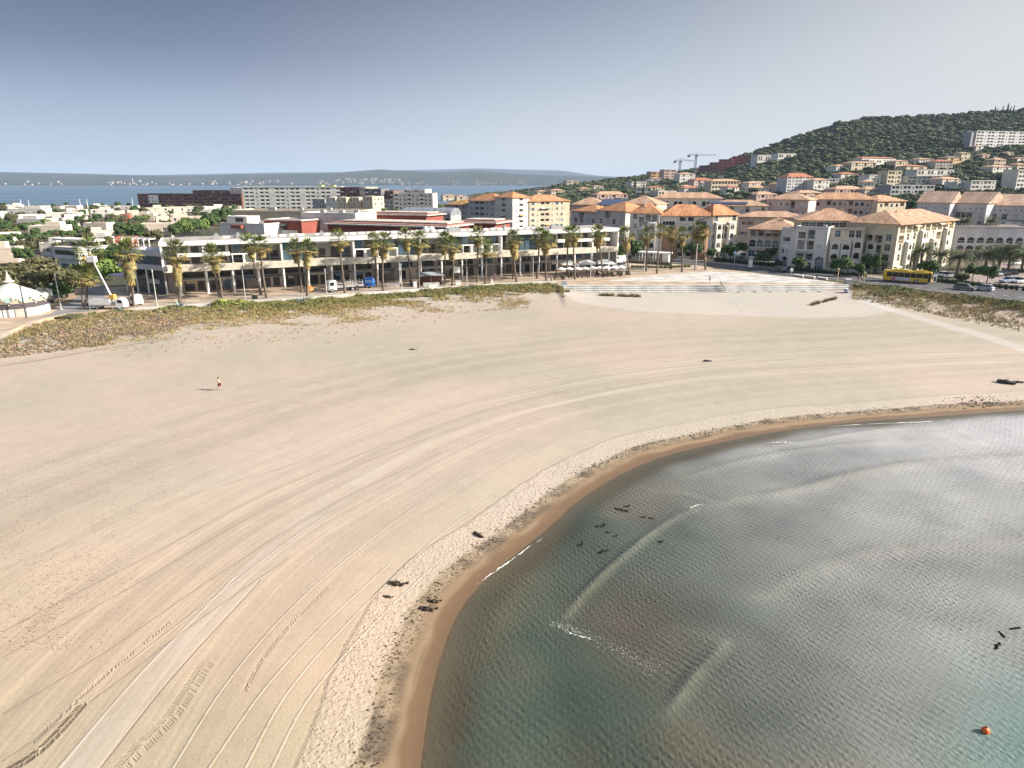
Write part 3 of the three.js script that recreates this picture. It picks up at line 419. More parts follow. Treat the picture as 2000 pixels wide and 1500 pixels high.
const RF = {
  hip(L, dp, h, o) {
    const v = o.over ?? 0.6, r = o.rise, x0 = -v, x1 = L + v, z0 = v, z1 = -dp - v, b = new MB(), d = dp + 2 * v, w = L + 2 * v, in_ = Math.min(d, w) / 2 * (o.inset ?? 1), y = h + 0.12, zm = (z0 + z1) / 2, xm = (x0 + x1) / 2;
    const P = w >= d ? [[x0 + in_, y + r, zm], [x1 - in_, y + r, zm]] : [[xm, y + r, z0 - in_], [xm, y + r, z1 + in_]];
    const a = [x0, y, z0], c = [x1, y, z0], e = [x1, y, z1], f = [x0, y, z1];
    if (w >= d) b.quad(a, c, P[1], P[0]).tri(c, e, P[1]).quad(e, f, P[0], P[1]).tri(f, a, P[0]); else b.tri(a, c, P[0]).quad(c, e, P[1], P[0]).tri(e, f, P[1]).quad(f, a, P[0], P[1]);
    b.box(xm, h - 0.08, zm, w - 0.02, 0.19, d - 0.02); return b;
  },
  gable(L, dp, h, o) { const v = o.over ?? 0.5, b = new MB(), y = h + 0.1, zm = -dp / 2, a = [-v, y, v], c = [L + v, y, v], e = [L + v, y, -dp - v], f = [-v, y, -dp - v], p = [-v, y + o.rise, zm], q = [L + v, y + o.rise, zm]; b.quad(a, c, q, p).quad(e, f, p, q).tri(c, e, q).tri(f, a, p).box(L / 2, h - 0.08, zm, L + 2 * v - 0.02, 0.17, dp + 2 * v - 0.02); return b; },
  shed(L, dp, h, o) { const v = o.over ?? 0.5, b = new MB(), y = h + 0.1, a = [-v, y, v], c = [L + v, y, v], e = [L + v, y + o.rise, -dp], f = [-v, y + o.rise, -dp]; b.quad(a, c, e, f).tri(c, [L + v, y, -dp], e).tri(f, [-v, y, -dp], a).quad([L + v, y, -dp], [-v, y, -dp], f, e).box(L / 2, h - 0.08, -dp / 2 + v / 2, L + 2 * v - 0.02, 0.17, dp + v - 0.02); return b; },
  flat(L, dp, h, o) { const v = o.over ?? 0, b = new MB(); return b.box(L / 2, h + 0.005, -dp / 2, L + 2 * v, o.th ?? 0.18, dp + 2 * v); },
};
// a white bay that stands out from a front: an arched opening on every floor, sloping cap
function bay(root, x, y, z, turn, w, fl, fh, mat, arch = true) {
  const g = cached(['bay', w, fl, fh, arch].join(), () => { const s = new THREE.Shape(), H_ = fl * fh; s.moveTo(0, 0); s.lineTo(w, 0); s.lineTo(w, H_); s.lineTo(0, H_); s.lineTo(0, 0); for (let i = 0; i < fl; i++) s.holes.push(holePath({ x: w * 0.17, y: i * fh + 0.95, w: w * 0.66, h: fh - 1.25, arch: arch && w * 0.33 < fh - 1.4 })); const e = new THREE.ExtrudeGeometry(s, { depth: 0.22, bevelEnabled: false, curveSegments: 8 }); e.translate(0, 0, 0.88); const b = new MB().add(e).box(0.11, 0, 0.44, 0.22, H_, 0.88).box(w - 0.11, 0, 0.44, 0.22, H_, 0.88); for (let i = 0; i <= fl; i++) b.box(w / 2, i * fh - (i ? 0.15 : 0), 0.44, w - 0.44, 0.15, 0.88); b.quad([-0.1, H_, 1.25], [w + 0.1, H_, 1.25], [w + 0.1, H_ + 0.5, 0], [-0.1, H_ + 0.5, 0]); return b.geo(); });
  const m = mesh('bay', g, mat, root, x, y, z, turn); for (let i = 0; i < fl; i++) { mesh('window', paneGeo(q2(w * 0.6), q2(fh - 1.0), false), pick([C.glass, C.bglass, C.shade]), m, w * 0.2, i * fh + 0.2, 0.03); } return m;
}
const AVOID = [];
const blocked = (x, z, m = 1.5) => AVOID.some(([cx, cz, r, ax, az, ux, uz, L, dp]) => { if ((x - cx) ** 2 + (z - cz) ** 2 > (r + m) ** 2) return false; const u = (x - ax) * ux + (z - az) * uz, v = (x - ax) * uz - (z - az) * ux; return u > -m && u < L + m && v > -m && v < dp + m; });
function bld(o) {
  const { A, B } = o, dx = B.x - A.x, dz = B.z - A.z, L = Math.hypot(dx, dz), turn = Math.atan2(-dz, dx), nx = -dz / L, nz = dx / L, dp = o.dp || 11;
  const base = o.base ?? Math.min(H(A.x, A.z), H(B.x, B.z), H(A.x - nx * dp, A.z - nz * dp), H(B.x - nx * dp, B.z - nz * dp)) - 0.2, h = (A.y + B.y) / 2 - base;
  const root = thing(o.n || 'apartment_building', o.label, o.cat || 'building', [A.x, base, A.z], turn, o.group);
  AVOID.push([A.x + dx / 2 - nx * dp / 2, A.z + dz / 2 - nz * dp / 2, Math.hypot(L, dp) / 2, A.x, A.z, dx / L, dz / L, L, dp]);
  const w = new MB();
  facade(root, w, 0, 0, 1, 0, L, h, o.F?.(L, h), o);
  facade(root, w, L, -0.3, 0, -1, dp - 0.3, h, o.R?.(dp - 0.3, h), o);
  facade(root, w, 0, -dp, 0, 1, dp - 0.3, h, o.S?.(dp - 0.3, h), o);
  facade(root, w, L - 0.3, -dp, -1, 0, L - 0.6, h, null, o);
  if (o.core !== false) w.box(L / 2, 0.1, -dp / 2 - 0.8, L - 1.2 - (o.coreIn || 2.6), h - 0.3, Math.max(1, dp - 5.2));
  w.build('wall', o.wall, root);
  const roofs = [].concat(o.roof || { t: 'flat' });
  for (const r of roofs) {
    const rm = RF[r.t](L, dp, h, r).build('roof', r.mat || C.roofflat, root);
    if (r.t === 'flat' && r.parapet !== 0) { const p = new MB(), ph = r.parapet || 0.5, t = 0.25; p.box(L / 2, h + 0.19, -t / 2, L, ph, t).box(L / 2, h + 0.19, -dp + t / 2, L, ph, t).box(t / 2, h + 0.19, -dp / 2, t, ph, dp - 2 * t - 0.01).box(L - t / 2, h + 0.19, -dp / 2, t, ph, dp - 2 * t - 0.01); p.build('parapet', r.pmat || o.wall, root); }
    for (const [cx, cz, cy] of r.chim || []) { const c = bx(L * cx, h + (cy ?? r.rise * 0.45), -dp * cz, 0.8, 1.5, 0.6).box(L * cx, h + (cy ?? r.rise * 0.45) + 1.5, -dp * cz, 1, 0.15, 0.8).build('chimney', C.beige, rm); }
    for (const [cx, cz, cw, chh] of r.units || []) bx(L * cx, h + 0.19, -dp * cz, cw || 1.6, chh || 1.1, 1.4).build('roof_unit', C.grey, rm);
  }
  o.more?.(root, L, h, dp);
  return root;
}
const two = (pl, pr, y, zl, zr, yr = y) => { const A = D(pl, y, zl), B = D(pr, yr, zr); return { A, B }; };

// ---------- the long beachfront block ----------
{

  const c1 = G(355, 577, 2.2), c16 = G(1017, 538, 2.2), dir = c16.clone().sub(c1), sp = dir.length() / 15; dir.normalize();
  const A = c1.clone().addScaledVector(dir, -0.55 * sp), L = 21.05 * sp, dp = 14, turn = Math.atan2(-dir.z, dir.x);
  const R = thing('long_beachfront_building', 'long white two-tier building with slender columns and shops behind the palms', 'building', [A.x, 2.2, A.z], turn);
  const Y1 = 5.2, Y2 = 6.7, Y3 = 11, Y4 = 11.9;
  bx(L / 2, Y1, -dp / 2 + 0.2, L, Y2 - Y1, dp).build('floor_slab', C.slab, R);
  new MB().box(L / 2, Y3, -dp / 2 + 0.3, L + 0.2, Y4 - Y3, dp + 0.2).build('roof_slab', C.paint, R);
  bx(L / 2, Y4 + 0.005, -dp / 2, L - 1.2, 0.06, dp - 1.2).build('roof', C.roofflat, R);
  const wallG = new MB().box(0.18, 0, -dp / 2 - 0.6, 0.35, Y1, dp - 2).box(L - 0.18, 0, -dp / 2, 0.35, Y1, dp - 0.4).box(L / 2, 0, -dp + 0.2, L - 0.8, Y1, 0.3).box(L / 2, 0, -5.3, L - 0.8, Y1, 0.3); wallG.build('wall', st(0.5, 0.48, 0.46), R);
  for (const x of [0.22, L - 0.22]) bx(x, Y2, -dp / 2 + 0.2, 0.44, Y3 - Y2, dp).build('end_wall', C.paint, R);
  bx(L / 2, Y2, -4.2, L - 0.9, Y3 - Y2, 0.25).build('wall', st(0.46, 0.44, 0.42), R);
  const colG = new MB().bar([0, 0, 0], [0, Y1, 0], 0.25, 12).box(0, 0, 0, 0.62, 0.12, 0.62).geo();
  const shop = [st(0.54, 0.47, 0.37), st(0.42, 0.4, 0.41), st(0.3, 0.26, 0.21), st(0.58, 0.54, 0.49), st(0.22, 0.2, 0.2), st(0.48, 0.4, 0.32)];
  const seq = 'AACDBDDCCBDBCCEBDAAA'.split('');
  for (let i = 0; i < 21; i++) mesh('column', colG, C.paint, R, (0.55 + i) * sp, 0, -0.35);
  for (let i = 0; i < 21; i += 1) if (i % 3 === 1 || i === 4 || i === 14) { const fin = bx(0, Y2, -1.6, 0.34, Y3 - Y2, 2.9).box(0, Y2, -0.15, 0.4, Y3 - Y2, 0.3); mesh('fin', fin.geo(), C.paint, R, (0.55 + i) * sp, 0, 0); }
  for (let i = 0; i < 20; i++) {
    const x0 = (0.55 + i) * sp + 0.25, w = sp - 0.5, k = seq[i];
    // ground floor: two rows of glazing with a shop band between
    const up = bx(x0 + w / 2, 3.2, -5.08, w - rr(0.2, 1.4), 1.7, 0.1); up.build('window', rnd() < 0.25 ? C.bglass : C.glass, R);
    bx(x0 + w / 2, 0.05, -5.06, w, 2.5, 0.14).build('shop_front', shop[(i * 7) % 6], R);
    const lo = bx(x0 + w * 0.3, 0.25, -4.93, w * 0.42, 2.1, 0.06).build('shop_window', C.glass, R);
    if (rnd() < 0.7) bx(x0 + w * 0.78, 0.25, -4.93, w * 0.3, 2.1, 0.06).build('shop_window', pick([C.glass, C.bglass, C.shade]), R);
    bx(x0 + w / 2, 2.72, -4.6, w + 0.3, 0.16, 0.9).build('awning', pick([C.paint, C.paint, M(0.5, 0.48, 0.45), M(0.1, 0.1, 0.11)]), R);
    if (rnd() < 0.6) bx(x0 + w * rr(0.3, 0.6), 1.9, -4.86, rr(1.2, 2.4), 0.7, 0.1).build('shop_sign', pick([M(0.62, 0.6, 0.55), M(0.4, 0.38, 0.36), M(0.12, 0.2, 0.3), M(0.5, 0.4, 0.25)]), R);
    const y = Y2, hgt = Y3 - Y2;
    if (k === 'A') {
      bx(x0 + w / 2, y, -1.6, w, hgt, 0.2).build('panel', st(0.52, 0.5, 0.46), R);
      for (const t of [0.26, 0.7]) { bx(x0 + w * t, y + 2.55, -1.46, 1.6, 1.35, 0.06).build('window', C.glass, R); bx(x0 + w * t, y + 0.1, -1.46, 1.8, 1.6, 0.06).build('window', pick([C.glass, C.shade]), R); }
      bx(x0 + w / 2, y + 1.75, -0.75, w + 0.3, 0.75, 1.5).build('balcony', C.paint, R);
    } else if (k === 'B') {
      const f = new MB(); for (let q = 0; q <= 3; q++) f.box(x0 + w * q / 3, y, -1.2, 0.09, hgt, 0.12); f.box(x0 + w / 2, y + 2, -1.2, w, 0.1, 0.1); const fr = f.build('window', C.dkgrey, R);
      bx(x0 + w / 2, y + 0.02, -1.32, w, hgt - 0.04, 0.05).build('pane', C.bglass, fr);
    } else if (k === 'C') {
      bx(x0 + w / 2, y + 1.9, -2.1, w, hgt - 1.9, 0.15).build('panel', C.dkgrey, R);
      for (const t of [0.16, 0.62]) bx(x0 + w * t + 0.6, y + 2.1, -1.99, 1.5, 2.0, 0.05).build('window', pick([C.bglass, C.glass, M(0.16, 0.24, 0.3, { rough: 0.1 })]), R);
      const b = new MB().box(x0 + w / 2, y + 1.85, -0.9, w + 0.3, 0.18, 1.5).box(x0 + 0.1, y, -0.9, 0.2, 1.85, 1.5).box(x0 + w * 0.5, y, -0.9, 0.5, 1.85, 1.5).box(x0 + w - 0.1, y, -0.9, 0.3, 1.85, 1.5).build('balcony', C.paint, R);
      bx(x0 + w * 0.26, y, -1.7, w * 0.4, 1.85, 0.06).build('window', C.black, R); bx(x0 + w * 0.76, y, -1.7, w * 0.36, 1.85, 0.06).build('panel', C.curtain, R);
    } else {
      bx(x0 + w * 0.3, y + 0.1, -3.95, w * 0.42, 3.6, 0.1).build('window', C.glass, R); bx(x0 + w * 0.76, y + 0.1, -3.95, w * 0.34, 2.1, 0.1).build('window', pick([C.bglass, C.shade]), R);
      if (k === 'D') bx(x0 + w / 2, Y3 - 0.42, -1.6, w, 0.4, 2.4).build('ceiling_panel', C.paint, R);
    }
    // glass balustrade rail along the terrace
    const rl = new MB().box(x0 + w / 2, y + 0.95, 0.02, w, 0.05, 0.05); for (let q = 0; q <= 4; q++) rl.box(x0 + w * q / 4, y, 0.02, 0.04, 0.95, 0.04); if (k !== 'A') rl.build('railing', C.dkgrey, R);
  }
  // roof terrace: row of white parapet blocks, domes and plant
  const pg = bx(0, 0, 0, 1.5, 0.5, 0.3).geo(), pg2 = bx(0, 0, 0, 1, 0.5, 0.2).box(0.5, 0.5, 0, 2.1, 0.1, 0.25).geo();
  for (let x = 14, i = 0; x < L - 20; x += 2.1, i++) if (!(i % 17 === 9)) mesh('parapet_block', i % 5 === 2 ? pg2 : pg, C.paint, R, x, Y4 + 0.07, -5.5 + 0.15 * Math.sin(i));
  for (const x of [0.525, 0.538]) mesh('roof_dome', new THREE.SphereGeometry(0.8, 16, 10), C.paint, R, L * x, Y4 + 0.8, -4);
  for (const [x, z, w] of [[0.1, 4, 1.2], [0.14, 5, 0.9], [0.3, 3.4, 0.8], [0.585, 4, 2.2], [0.6, 5, 1.4], [0.72, 6, 1], [0.84, 4.5, 1.6]]) bx(L * x, Y4 + 0.07, -z, w, 0.9, 1.1).box(L * x, Y4 + 0.97, -z, w * 0.5, 0.35, 0.5).build('roof_unit', C.grey, R);
}
{ // glass-fronted wing that turns away at the left end
  const A = D(236, 527, 159), B = D(329, 527, 151.5), dx = B.x - A.x, dz = B.z - A.z, L = Math.hypot(dx, dz), R = thing('corner_wing', 'grey glazed corner wing with rooftop pergola, left of the long white building', 'building', [A.x, 2.2, A.z], Math.atan2(-dz, dx));
  const dp = 11, conc = st(0.62, 0.63, 0.66);
  const prism = (pts, y, h) => { const s = new THREE.Shape(); pts.forEach(([x, z], i) => (i ? s.lineTo(x, -z) : s.moveTo(x, -z))); const g = new THREE.ExtrudeGeometry(s, { depth: h, bevelEnabled: false }); g.rotateX(-Math.PI / 2); return new MB().add(g, new THREE.Matrix4().makeTranslation(0, y, 0)); };
  prism([[-0.8, 0], [L - 0.2, 0], [L - 8.6, -5.2], [-0.8, -5.6]], 5.6, 1.15).build('floor_slab', conc, R); prism([[1.6, 0], [L - 0.2, 0], [L - 8.6, -5.2], [1.6, -5.6]], 8.7, 1.25).build('roof_slab', conc, R);
  prism([[0.4, -2], [L - 3.6, -2], [L - 8.6, -5], [0.4, -5.3]], 0, 5.6).build('wall', st(0.13, 0.13, 0.14), R); prism([[1.8, -0.7], [L - 1.3, -0.7], [L - 8.6, -5], [1.8, -5.3]], 6.75, 1.95).build('wall', C.dkgrey, R);
  for (let i = 0; i < 4; i++) { bx(3.2 + i * 2.5, 6.8, -0.66, 2.3, 1.85, 0.06).build('window', C.bglass, R); bx(1.5 + i * 2.2, 0.3, -1.96, 1.9, 2.4, 0.06).build('shop_window', pick([C.glass, M(0.12, 0.14, 0.1, { rough: 0.2 })]), R); bx(1.5 + i * 2.2, 3.1, -1.96, 2, 2.2, 0.06).build('window', C.glass, R); }
  for (const x of [0.5, 4.3, 8.1]) mesh('column', cached('wingcol', () => new MB().bar([0, 0, 0], [0, 5.6, 0], 0.2, 10).geo()), C.paint, R, x, 0, -0.6);
  bx(-1.8, 3.35, -2.6, 6.6, 0.35, 5).build('canopy', conc, R); bx(8.4, 2.2, -1.8, 4.4, 1, 0.12).build('shop_sign', M(0.5, 0.52, 0.52), R);
  const pgl = new MB(); for (let i = 0; i < 6; i++) { const x = 1.2 + i * 1.9; pgl.box(x, 9.95, -0.5, 0.16, 2.3, 0.16).box(x, 12.25, -1.2, 0.16, 0.16, 1.8); } pgl.box(6, 12.41, -0.5, 10, 0.14, 0.18).box(6, 12.41, -1.9, 10, 0.14, 0.18); pgl.build('pergola', C.paint, R);
}
// ---------- red-roofed terraces and white houses behind the long block ----------
const W1 = (fl, o = {}) => (L, h) => rows(L, h, { fl, ...o });
bld({ n: 'terraced_house', label: 'white stepped house with red balcony, left of the red-walled house', cat: 'house', ...two(430, 515, 444, 222, 216, 436), dp: 14, wall: C.white, lod: 1, F: W1(2, { cols: 4, kinds: ['small', 0, 'balc', 0], w: 1.8 }), roof: { t: 'flat', mat: C.roofwhite },
  more: (r, L, h) => { bx(L * 0.45, h - 0.9, 0.9, 4, 1, 1.6).build('balcony', C.red, r); bx(L * 0.3, h + 0.2, -5, 8, 2.4, 6).build('upper_storey', C.white, r); bx(L * 0.36, h + 0.9, -1.9, 3, 1.2, 0.1).build('window', C.glass, r); } });
bld({ n: 'terraced_house', label: 'red-walled house with white upper band and a roofed terrace behind the long block', cat: 'house', ...two(516, 588, 434, 226, 221, 429), dp: 13, wall: C.red, lod: 1, F: W1(2, { cols: 3, kinds: ['log', 'log', 0] }), roof: { t: 'flat', over: 0.5, mat: M(0.6, 0.42, 0.37, { map: T.speck }), pmat: C.white, parapet: 0.25 }, more: (r, L, h) => { bx(L * 0.44, h - 4.4, 0.35, L * 0.9, 1.6, 0.25).build('band', C.white, r); } });
bld({ n: 'terraced_house', label: 'long white house with small square windows, behind the rooftop palms', cat: 'house', ...two(588, 694, 421, 232, 226, 418), dp: 14, wall: C.white, lod: 1, F: W1(2, { cols: 8, kinds: ['win', 0, 'small', 'win'], w: 1.1, wh: 1.7 }), roof: { t: 'flat', mat: C.roofwhite, units: [[0.2, 0.5], [0.6, 0.4], [0.8, 0.6]] } });
bld({ n: 'terraced_house', label: 'long low grey-white roofed house, highest behind the red-walled house', cat: 'house', ...two(455, 705, 417, 268, 262, 411), dp: 16, wall: C.cream, F: W1(2, { sp: 5, skip: 0.3 }), roof: { t: 'flat', over: 0.4, mat: C.roofwhite, units: [[0.27, 0.2, 1.4, 1.4], [0.3, 0.2, 1.4, 1.4], [0.5, 0.3], [0.7, 0.5]] } });
for (const [l, pl, pr, y, zl, zr, yr, dp] of [['long low building with flat red roof edge just behind the white roof terrace', 640, 869, 443, 212, 196, 440, 15], ['short red building with red flat roof, right of the long red-roofed one', 888, 966, 437, 222, 217, 436, 13], ['far red-edged flat roof below the grey barrel roof', 716, 832, 421, 276, 266, 420, 14]])
  bld({ n: 'red_roofed_building', label: l, ...two(pl, pr, y, zl, zr, yr), dp, wall: C.red, lod: 1, frame: C.dkgrey, F: (L, h) => rows(L, h, { fl: 2, sp: 4.2, w: 2.6, wh: 1.7, skip: 0.2 }), roof: { t: 'flat', over: 1.1, th: 0.35, mat: M(0.72, 0.66, 0.6, { map: T.speck }), parapet: 0 }, more: (r, L, h) => { bx(L / 2, h + 0.37, -dp / 2 - 0.4, L + 0.6, 0.25, dp - 0.8).build('roof_edge', M(0.58, 0.26, 0.2, { map: T.speck }), r); bx(L / 2, h + 0.8, -dp / 2 - 1.8, L - 3, 0.3, dp - 5).build('upper_roof', C.roofwhite, r); } });
{ // grey barrel roof hall
  const { A, B } = two(784, 880, 420, 305, 298), L = A.distanceTo(B), R = thing('barrel_roof_hall', 'hall with long grey barrel roof beside the orange-roofed apartments', 'building', [A.x, 2, A.z], Math.atan2(-(B.z - A.z), B.x - A.x)), h = A.y - 2;
  bx(L / 2, 0, -6, L, h, 12).build('wall', C.grey, R); const g = new THREE.CylinderGeometry(6.2, 6.2, L, 20, 1, false, 0, Math.PI); g.rotateZ(Math.PI / 2); g.scale(1, 0.5, 1);
  const m = new MB().add(g, new THREE.Matrix4().makeTranslation(L / 2, h + 0.02, -6)); if (true) m.build('roof', M(0.3, 0.32, 0.36, { rough: 0.5, map: T.speck }), R); for (let i = 0; i < 7; i++) bx(2 + i * L / 7, h - 2.4, 0.02, 1.6, 1.4, 0.08).build('window', C.glass, R);
}
// ---------- far blocks before the lagoon ----------
bld({ label: 'long dark brown slatted block by the lagoon with one white square panel', ...two(268, 471, 380, 690, 668), dp: 16, wall: C.brown, rail: 'solid', railMat: M(0.3, 0.13, 0.09), F: W1(4, { sp: 5, kinds: ['log', 'log', 'log', 'win'], shift: 1, w: 1.6, deep: 1.6 }), roof: { t: 'flat', mat: C.brown }, more: (r, L, h) => { const p = bx(L * 0.155, h * 0.33, 0.25, L * 0.095, h * 0.62, 0.4).build('white_panel', C.paint, r); for (let i = 0; i < 5; i++) bx(L * (0.118 + 0.03 * (i % 3)), h * (0.42 + 0.28 * (i % 2)), 0.47, 1.1, 1.3, 0.06).build('window', C.glass, p); } });
bld({ label: 'small dark brown top block standing on the brown lagoon building', ...two(376, 447, 373, 700, 694), base: 12, dp: 12, wall: C.brown, F: W1(2, { sp: 5, w: 2.4 }), roof: { t: 'flat', mat: C.brown } });
bld({ label: 'narrow white block between the brown and the grey lagoon buildings', ...two(449, 473, 368, 690, 680), dp: 14, wall: C.white, F: W1(5, { cols: 3, w: 1.3 }), roof: { t: 'flat' } });
bld({ label: 'long pale grey six-storey balcony block with white piers by the lagoon', ...two(473, 666, 366, 624, 630), dp: 16, wall: st(0.76, 0.74, 0.7), rail: 'solid', railMat: C.paint, F: W1(6, { sp: 4.4, kinds: ['log', 'log', 'win', 'log', 'log', 0] }), roof: { t: 'flat', over: 0.3 } });
for (const [x, w, l] of [[620, 9, 'left'], [642, 11, 'right']]) bld({ n: 'rooftop_cabin', cat: 'rooftop cabin', label: `${l} one of two lime green cabins on the grey block's roof`, ...two(x, x + w, 363, 634, 633), base: D(620, 370.5, 634).y, dp: 4, wall: M(0.5, 0.62, 0.12), F: W1(1, { cols: 2, w: 1, wh: 1.2 }), core: false });
for (const [pl, pr, y, z, m, fl, l, lo] of [[664, 703, 367, 590, 'brown', 5, 'dark red-brown block next to the grey balcony block', 0], [712, 744, 370, 570, 'dkgrey', 6, 'dark purple-brown block with a pale top left of the brick-red one', 0], [744, 768, 374, 572, 'brown', 5, 'brick-red balcony block beside the white lagoon apartments', 0], [702, 714, 367, 580, 'cream', 5, 'slim cream tower between two dark brown blocks', 0], [768, 845, 379, 545, 'white', 5, 'white stepped apartment block with small windows at the lagoon end', 0], [788, 830, 371, 560, 'white', 6, 'white upper tier with dark penthouse above the white stepped block', 0],
  [610, 634, 390, 560, 'grey', 3, 'grey box building in front of the pale balcony block', 1], [636, 655, 387, 545, 'white', 4, 'narrow white house right of the grey box building', 1], [655, 676, 387, 542, 'cream', 4, 'cream house with four window pairs, in the row of small blocks', 1], [682, 701, 387, 540, 'cream', 4, 'cream house with an orange side, in the row of small blocks', 1], [708, 727, 385, 530, 'cream', 4, 'tall cream house at the right end of the row of small blocks', 1], [727, 768, 391, 560, 'grey', 3, 'low grey house behind the trees below the brick-red block', 0]])
  bld({ label: l, ...two(pl, pr, y, z + 4, z - 2), dp: 12, wall: C[m], rail: 'solid', railMat: C.paint, F: W1(fl, { sp: 3.4, kinds: lo ? null : ['log', 'win', 'win'], w: 1.2 }), R: W1(fl, { sp: 3.6 }), roof: { t: 'flat' } });

// ---------- orange-roofed apartments in the middle ----------
const roofO = (rise, o = {}) => ({ t: 'hip', rise, mat: C.roofO, ...o }), roofP = (rise, o = {}) => ({ t: 'hip', rise, mat: C.roofP, ...o });
bld({ label: 'low apartment wing with yellow-orange roof, left of the tall orange-roofed ones', ...two(869, 914, 400, 356, 348), dp: 12, wall: C.grey, F: W1(5, { cols: 3, w: 1.5 }), roof: roofO(2.2, { mat: M(0.62, 0.38, 0.12, { map: T.tile }) }) });
bld({ label: 'tall grey apartment block with orange hip roof, left of the white corner tower', ...two(914, 968, 392.5, 348, 336), dp: 14, wall: st(0.55, 0.54, 0.54), lod: 1, rail: 'solid', F: W1(6, { cols: 5, kinds: ['win', 'log', 'log', 'win', 'win'], w: 1.1 }), roof: roofO(3.4) });
bld({ label: 'white corner tower of the orange-roofed apartments with stacked balconies', ...two(966, 1001, 386, 336, 327), dp: 11, wall: st(0.72, 0.69, 0.62), lod: 1, rail: 'solid', F: W1(7, { cols: 3, kinds: ['small', 'log', 'small'] }), R: W1(7, { cols: 3, kinds: ['small', 'log', 'small'] }), roof: roofO(2.6) });
bld({ label: 'cream apartment wing with orange roof right of the white corner tower', ...two(1034, 1113, 393, 334, 345), dp: 14, wall: C.cream, lod: 1, rail: 'solid', F: W1(6, { cols: 8, kinds: ['win', 'small', 'log', 'log', 'small', 'win', 'win', 0], w: 1.1 }), S: W1(6, { cols: 3, w: 0.9, skip: 0.4 }), roof: roofO(2.8, { chim: [[0.7, 0.5]] }), more: (r, L, h, dp) => { bx(-0.9, 0, -dp / 2, 1.7, h - 0.4, dp - 3).build('panel', C.orangewall, r); } });
bld({ label: 'beige building with broad beige hip roof, right behind the cream apartment wing', ...two(1116, 1178, 398, 390, 384, 402), dp: 16, wall: st(0.66, 0.52, 0.4), F: W1(5, { cols: 4, skip: 0.5 }), roof: roofP(3.8) });
bld({ label: 'dark solar-roofed building between two beige tiled roofs', ...two(1166, 1206, 399, 372, 366, 401), dp: 12, wall: C.cream, F: W1(5, { cols: 4 }), roof: { t: 'shed', rise: 2.6, mat: C.solar } });
const archF = (fl, sp = 3.4) => (L, h) => rows(L, h, { fl, sp, kinds: (i, j) => (j === fl - 2 && i % 2 === 0 ? 'arch' : (i + j) % 4 === 1 ? 'log' : 'win'), w: 1.6, wh: 2 });
bld({ label: 'bluish white apartment block with low orange roof beside the tall beige end wall', ...two(1117, 1167, 413, 284, 274), dp: 13, wall: st(0.7, 0.68, 0.64), lod: 1, rail: 'bars', F: archF(5), roof: roofO(2.4) });
bld({ label: 'bluish white arched apartment block just behind the right end of the long building', ...two(1166, 1222, 412, 266, 254), dp: 14, wall: st(0.72, 0.7, 0.66), lod: 1, rail: 'bars', F: archF(5), R: W1(5, { cols: 3, skip: 0.6 }), roof: roofO(3.2) });
bld({ label: 'white arched block with big orange hip roof behind the pergola', ...two(1231, 1289, 417, 232, 228.5), dp: 9, wall: st(0.72, 0.71, 0.7), lod: 1, rail: 'bars', F: (L, h) => [...rows(L, h, { fl: 5, cols: 4, kinds: (i, j) => (j === 3 && i === 1 ? 0 : j === 2 && i === 2 ? 'arch' : i === 0 || j < 2 ? 'win' : 'log'), w: 1.4, wh: 1.9 }), { x: L * 0.32, y: h * 0.58, w: 2.6, h: 4.2, arch: true, kind: 'win' }], R: W1(5, { cols: 3, kinds: ['small', 0, 'win'] }), roof: roofO(3.2, { chim: [[0.4, 0.3]] }), more: (r, L, h) => { bay(r, L * 0.66, h * 0.2, 0.01, 0, 2.4, 3, h / 5, C.white); bay(r, L * 0.06, h * 0.2, 0.01, 0, 2, 2, h / 5, C.white); } });
bld({ label: 'orange-roofed middle block with two brown brick panels and a white recess', ...two(1291, 1394, 422, 229.5, 228), dp: 11, wall: C.white, lod: 1, rail: 'solid', F: (L, h) => rows(L, h, { fl: 5, cols: 6, kinds: (i, j) => (i === 1 || i === 4 || i === 5 ? 0 : i === 0 ? 0 : j === 3 ? 'win' : 'log'), w: 1.7, wh: 1.5 }).concat([{ x: L * 0.04, y: h - 3, w: 4, h: 1.4, kind: 'win' }, { x: L * 0.62, y: h - 3, w: 4.4, h: 1.4, kind: 'win' }]), roof: roofO(3.4), more: (r, L, h) => { for (const x of [0.13, 0.71]) { const g = new THREE.CylinderGeometry(3.2, 3.2, h - 3.6, 16, 1, true, -Math.PI / 2, Math.PI); g.scale(0.8, 1, 0.45); mesh('brick_panel', new MB().add(g, new THREE.Matrix4().makeTranslation(0, (h - 3.6) / 2, 0)).geo(), C.brick, r, L * x + 1.2, 0, 0.02); } } });
bld({ label: 'sunlit cream arched block with orange roof, right end of the orange-roofed row', ...two(1393, 1441, 420, 228, 232), dp: 9, wall: st(0.74, 0.66, 0.5), lod: 1, rail: 'bars', F: (L, h) => rows(L, h, { fl: 5, cols: 6, kinds: (i, j) => (j === 4 ? 'arch' : (i + j) % 3 === 0 ? 'log' : j === 2 && i % 2 ? 'arch' : 'win'), w: 1.5, wh: 1.9 }), S: W1(5, { cols: 3, kinds: ['win', 0, 'small'] }), roof: roofO(3.2, { inset: 0.8 }), more: (r, L, h) => { bay(r, L * 0.1, 0.2, 0.01, 0, 2.3, 4, h / 5, C.white); bay(r, L * 0.62, 0.2, 0.01, 0, 2.3, 4, h / 5, C.white); } });
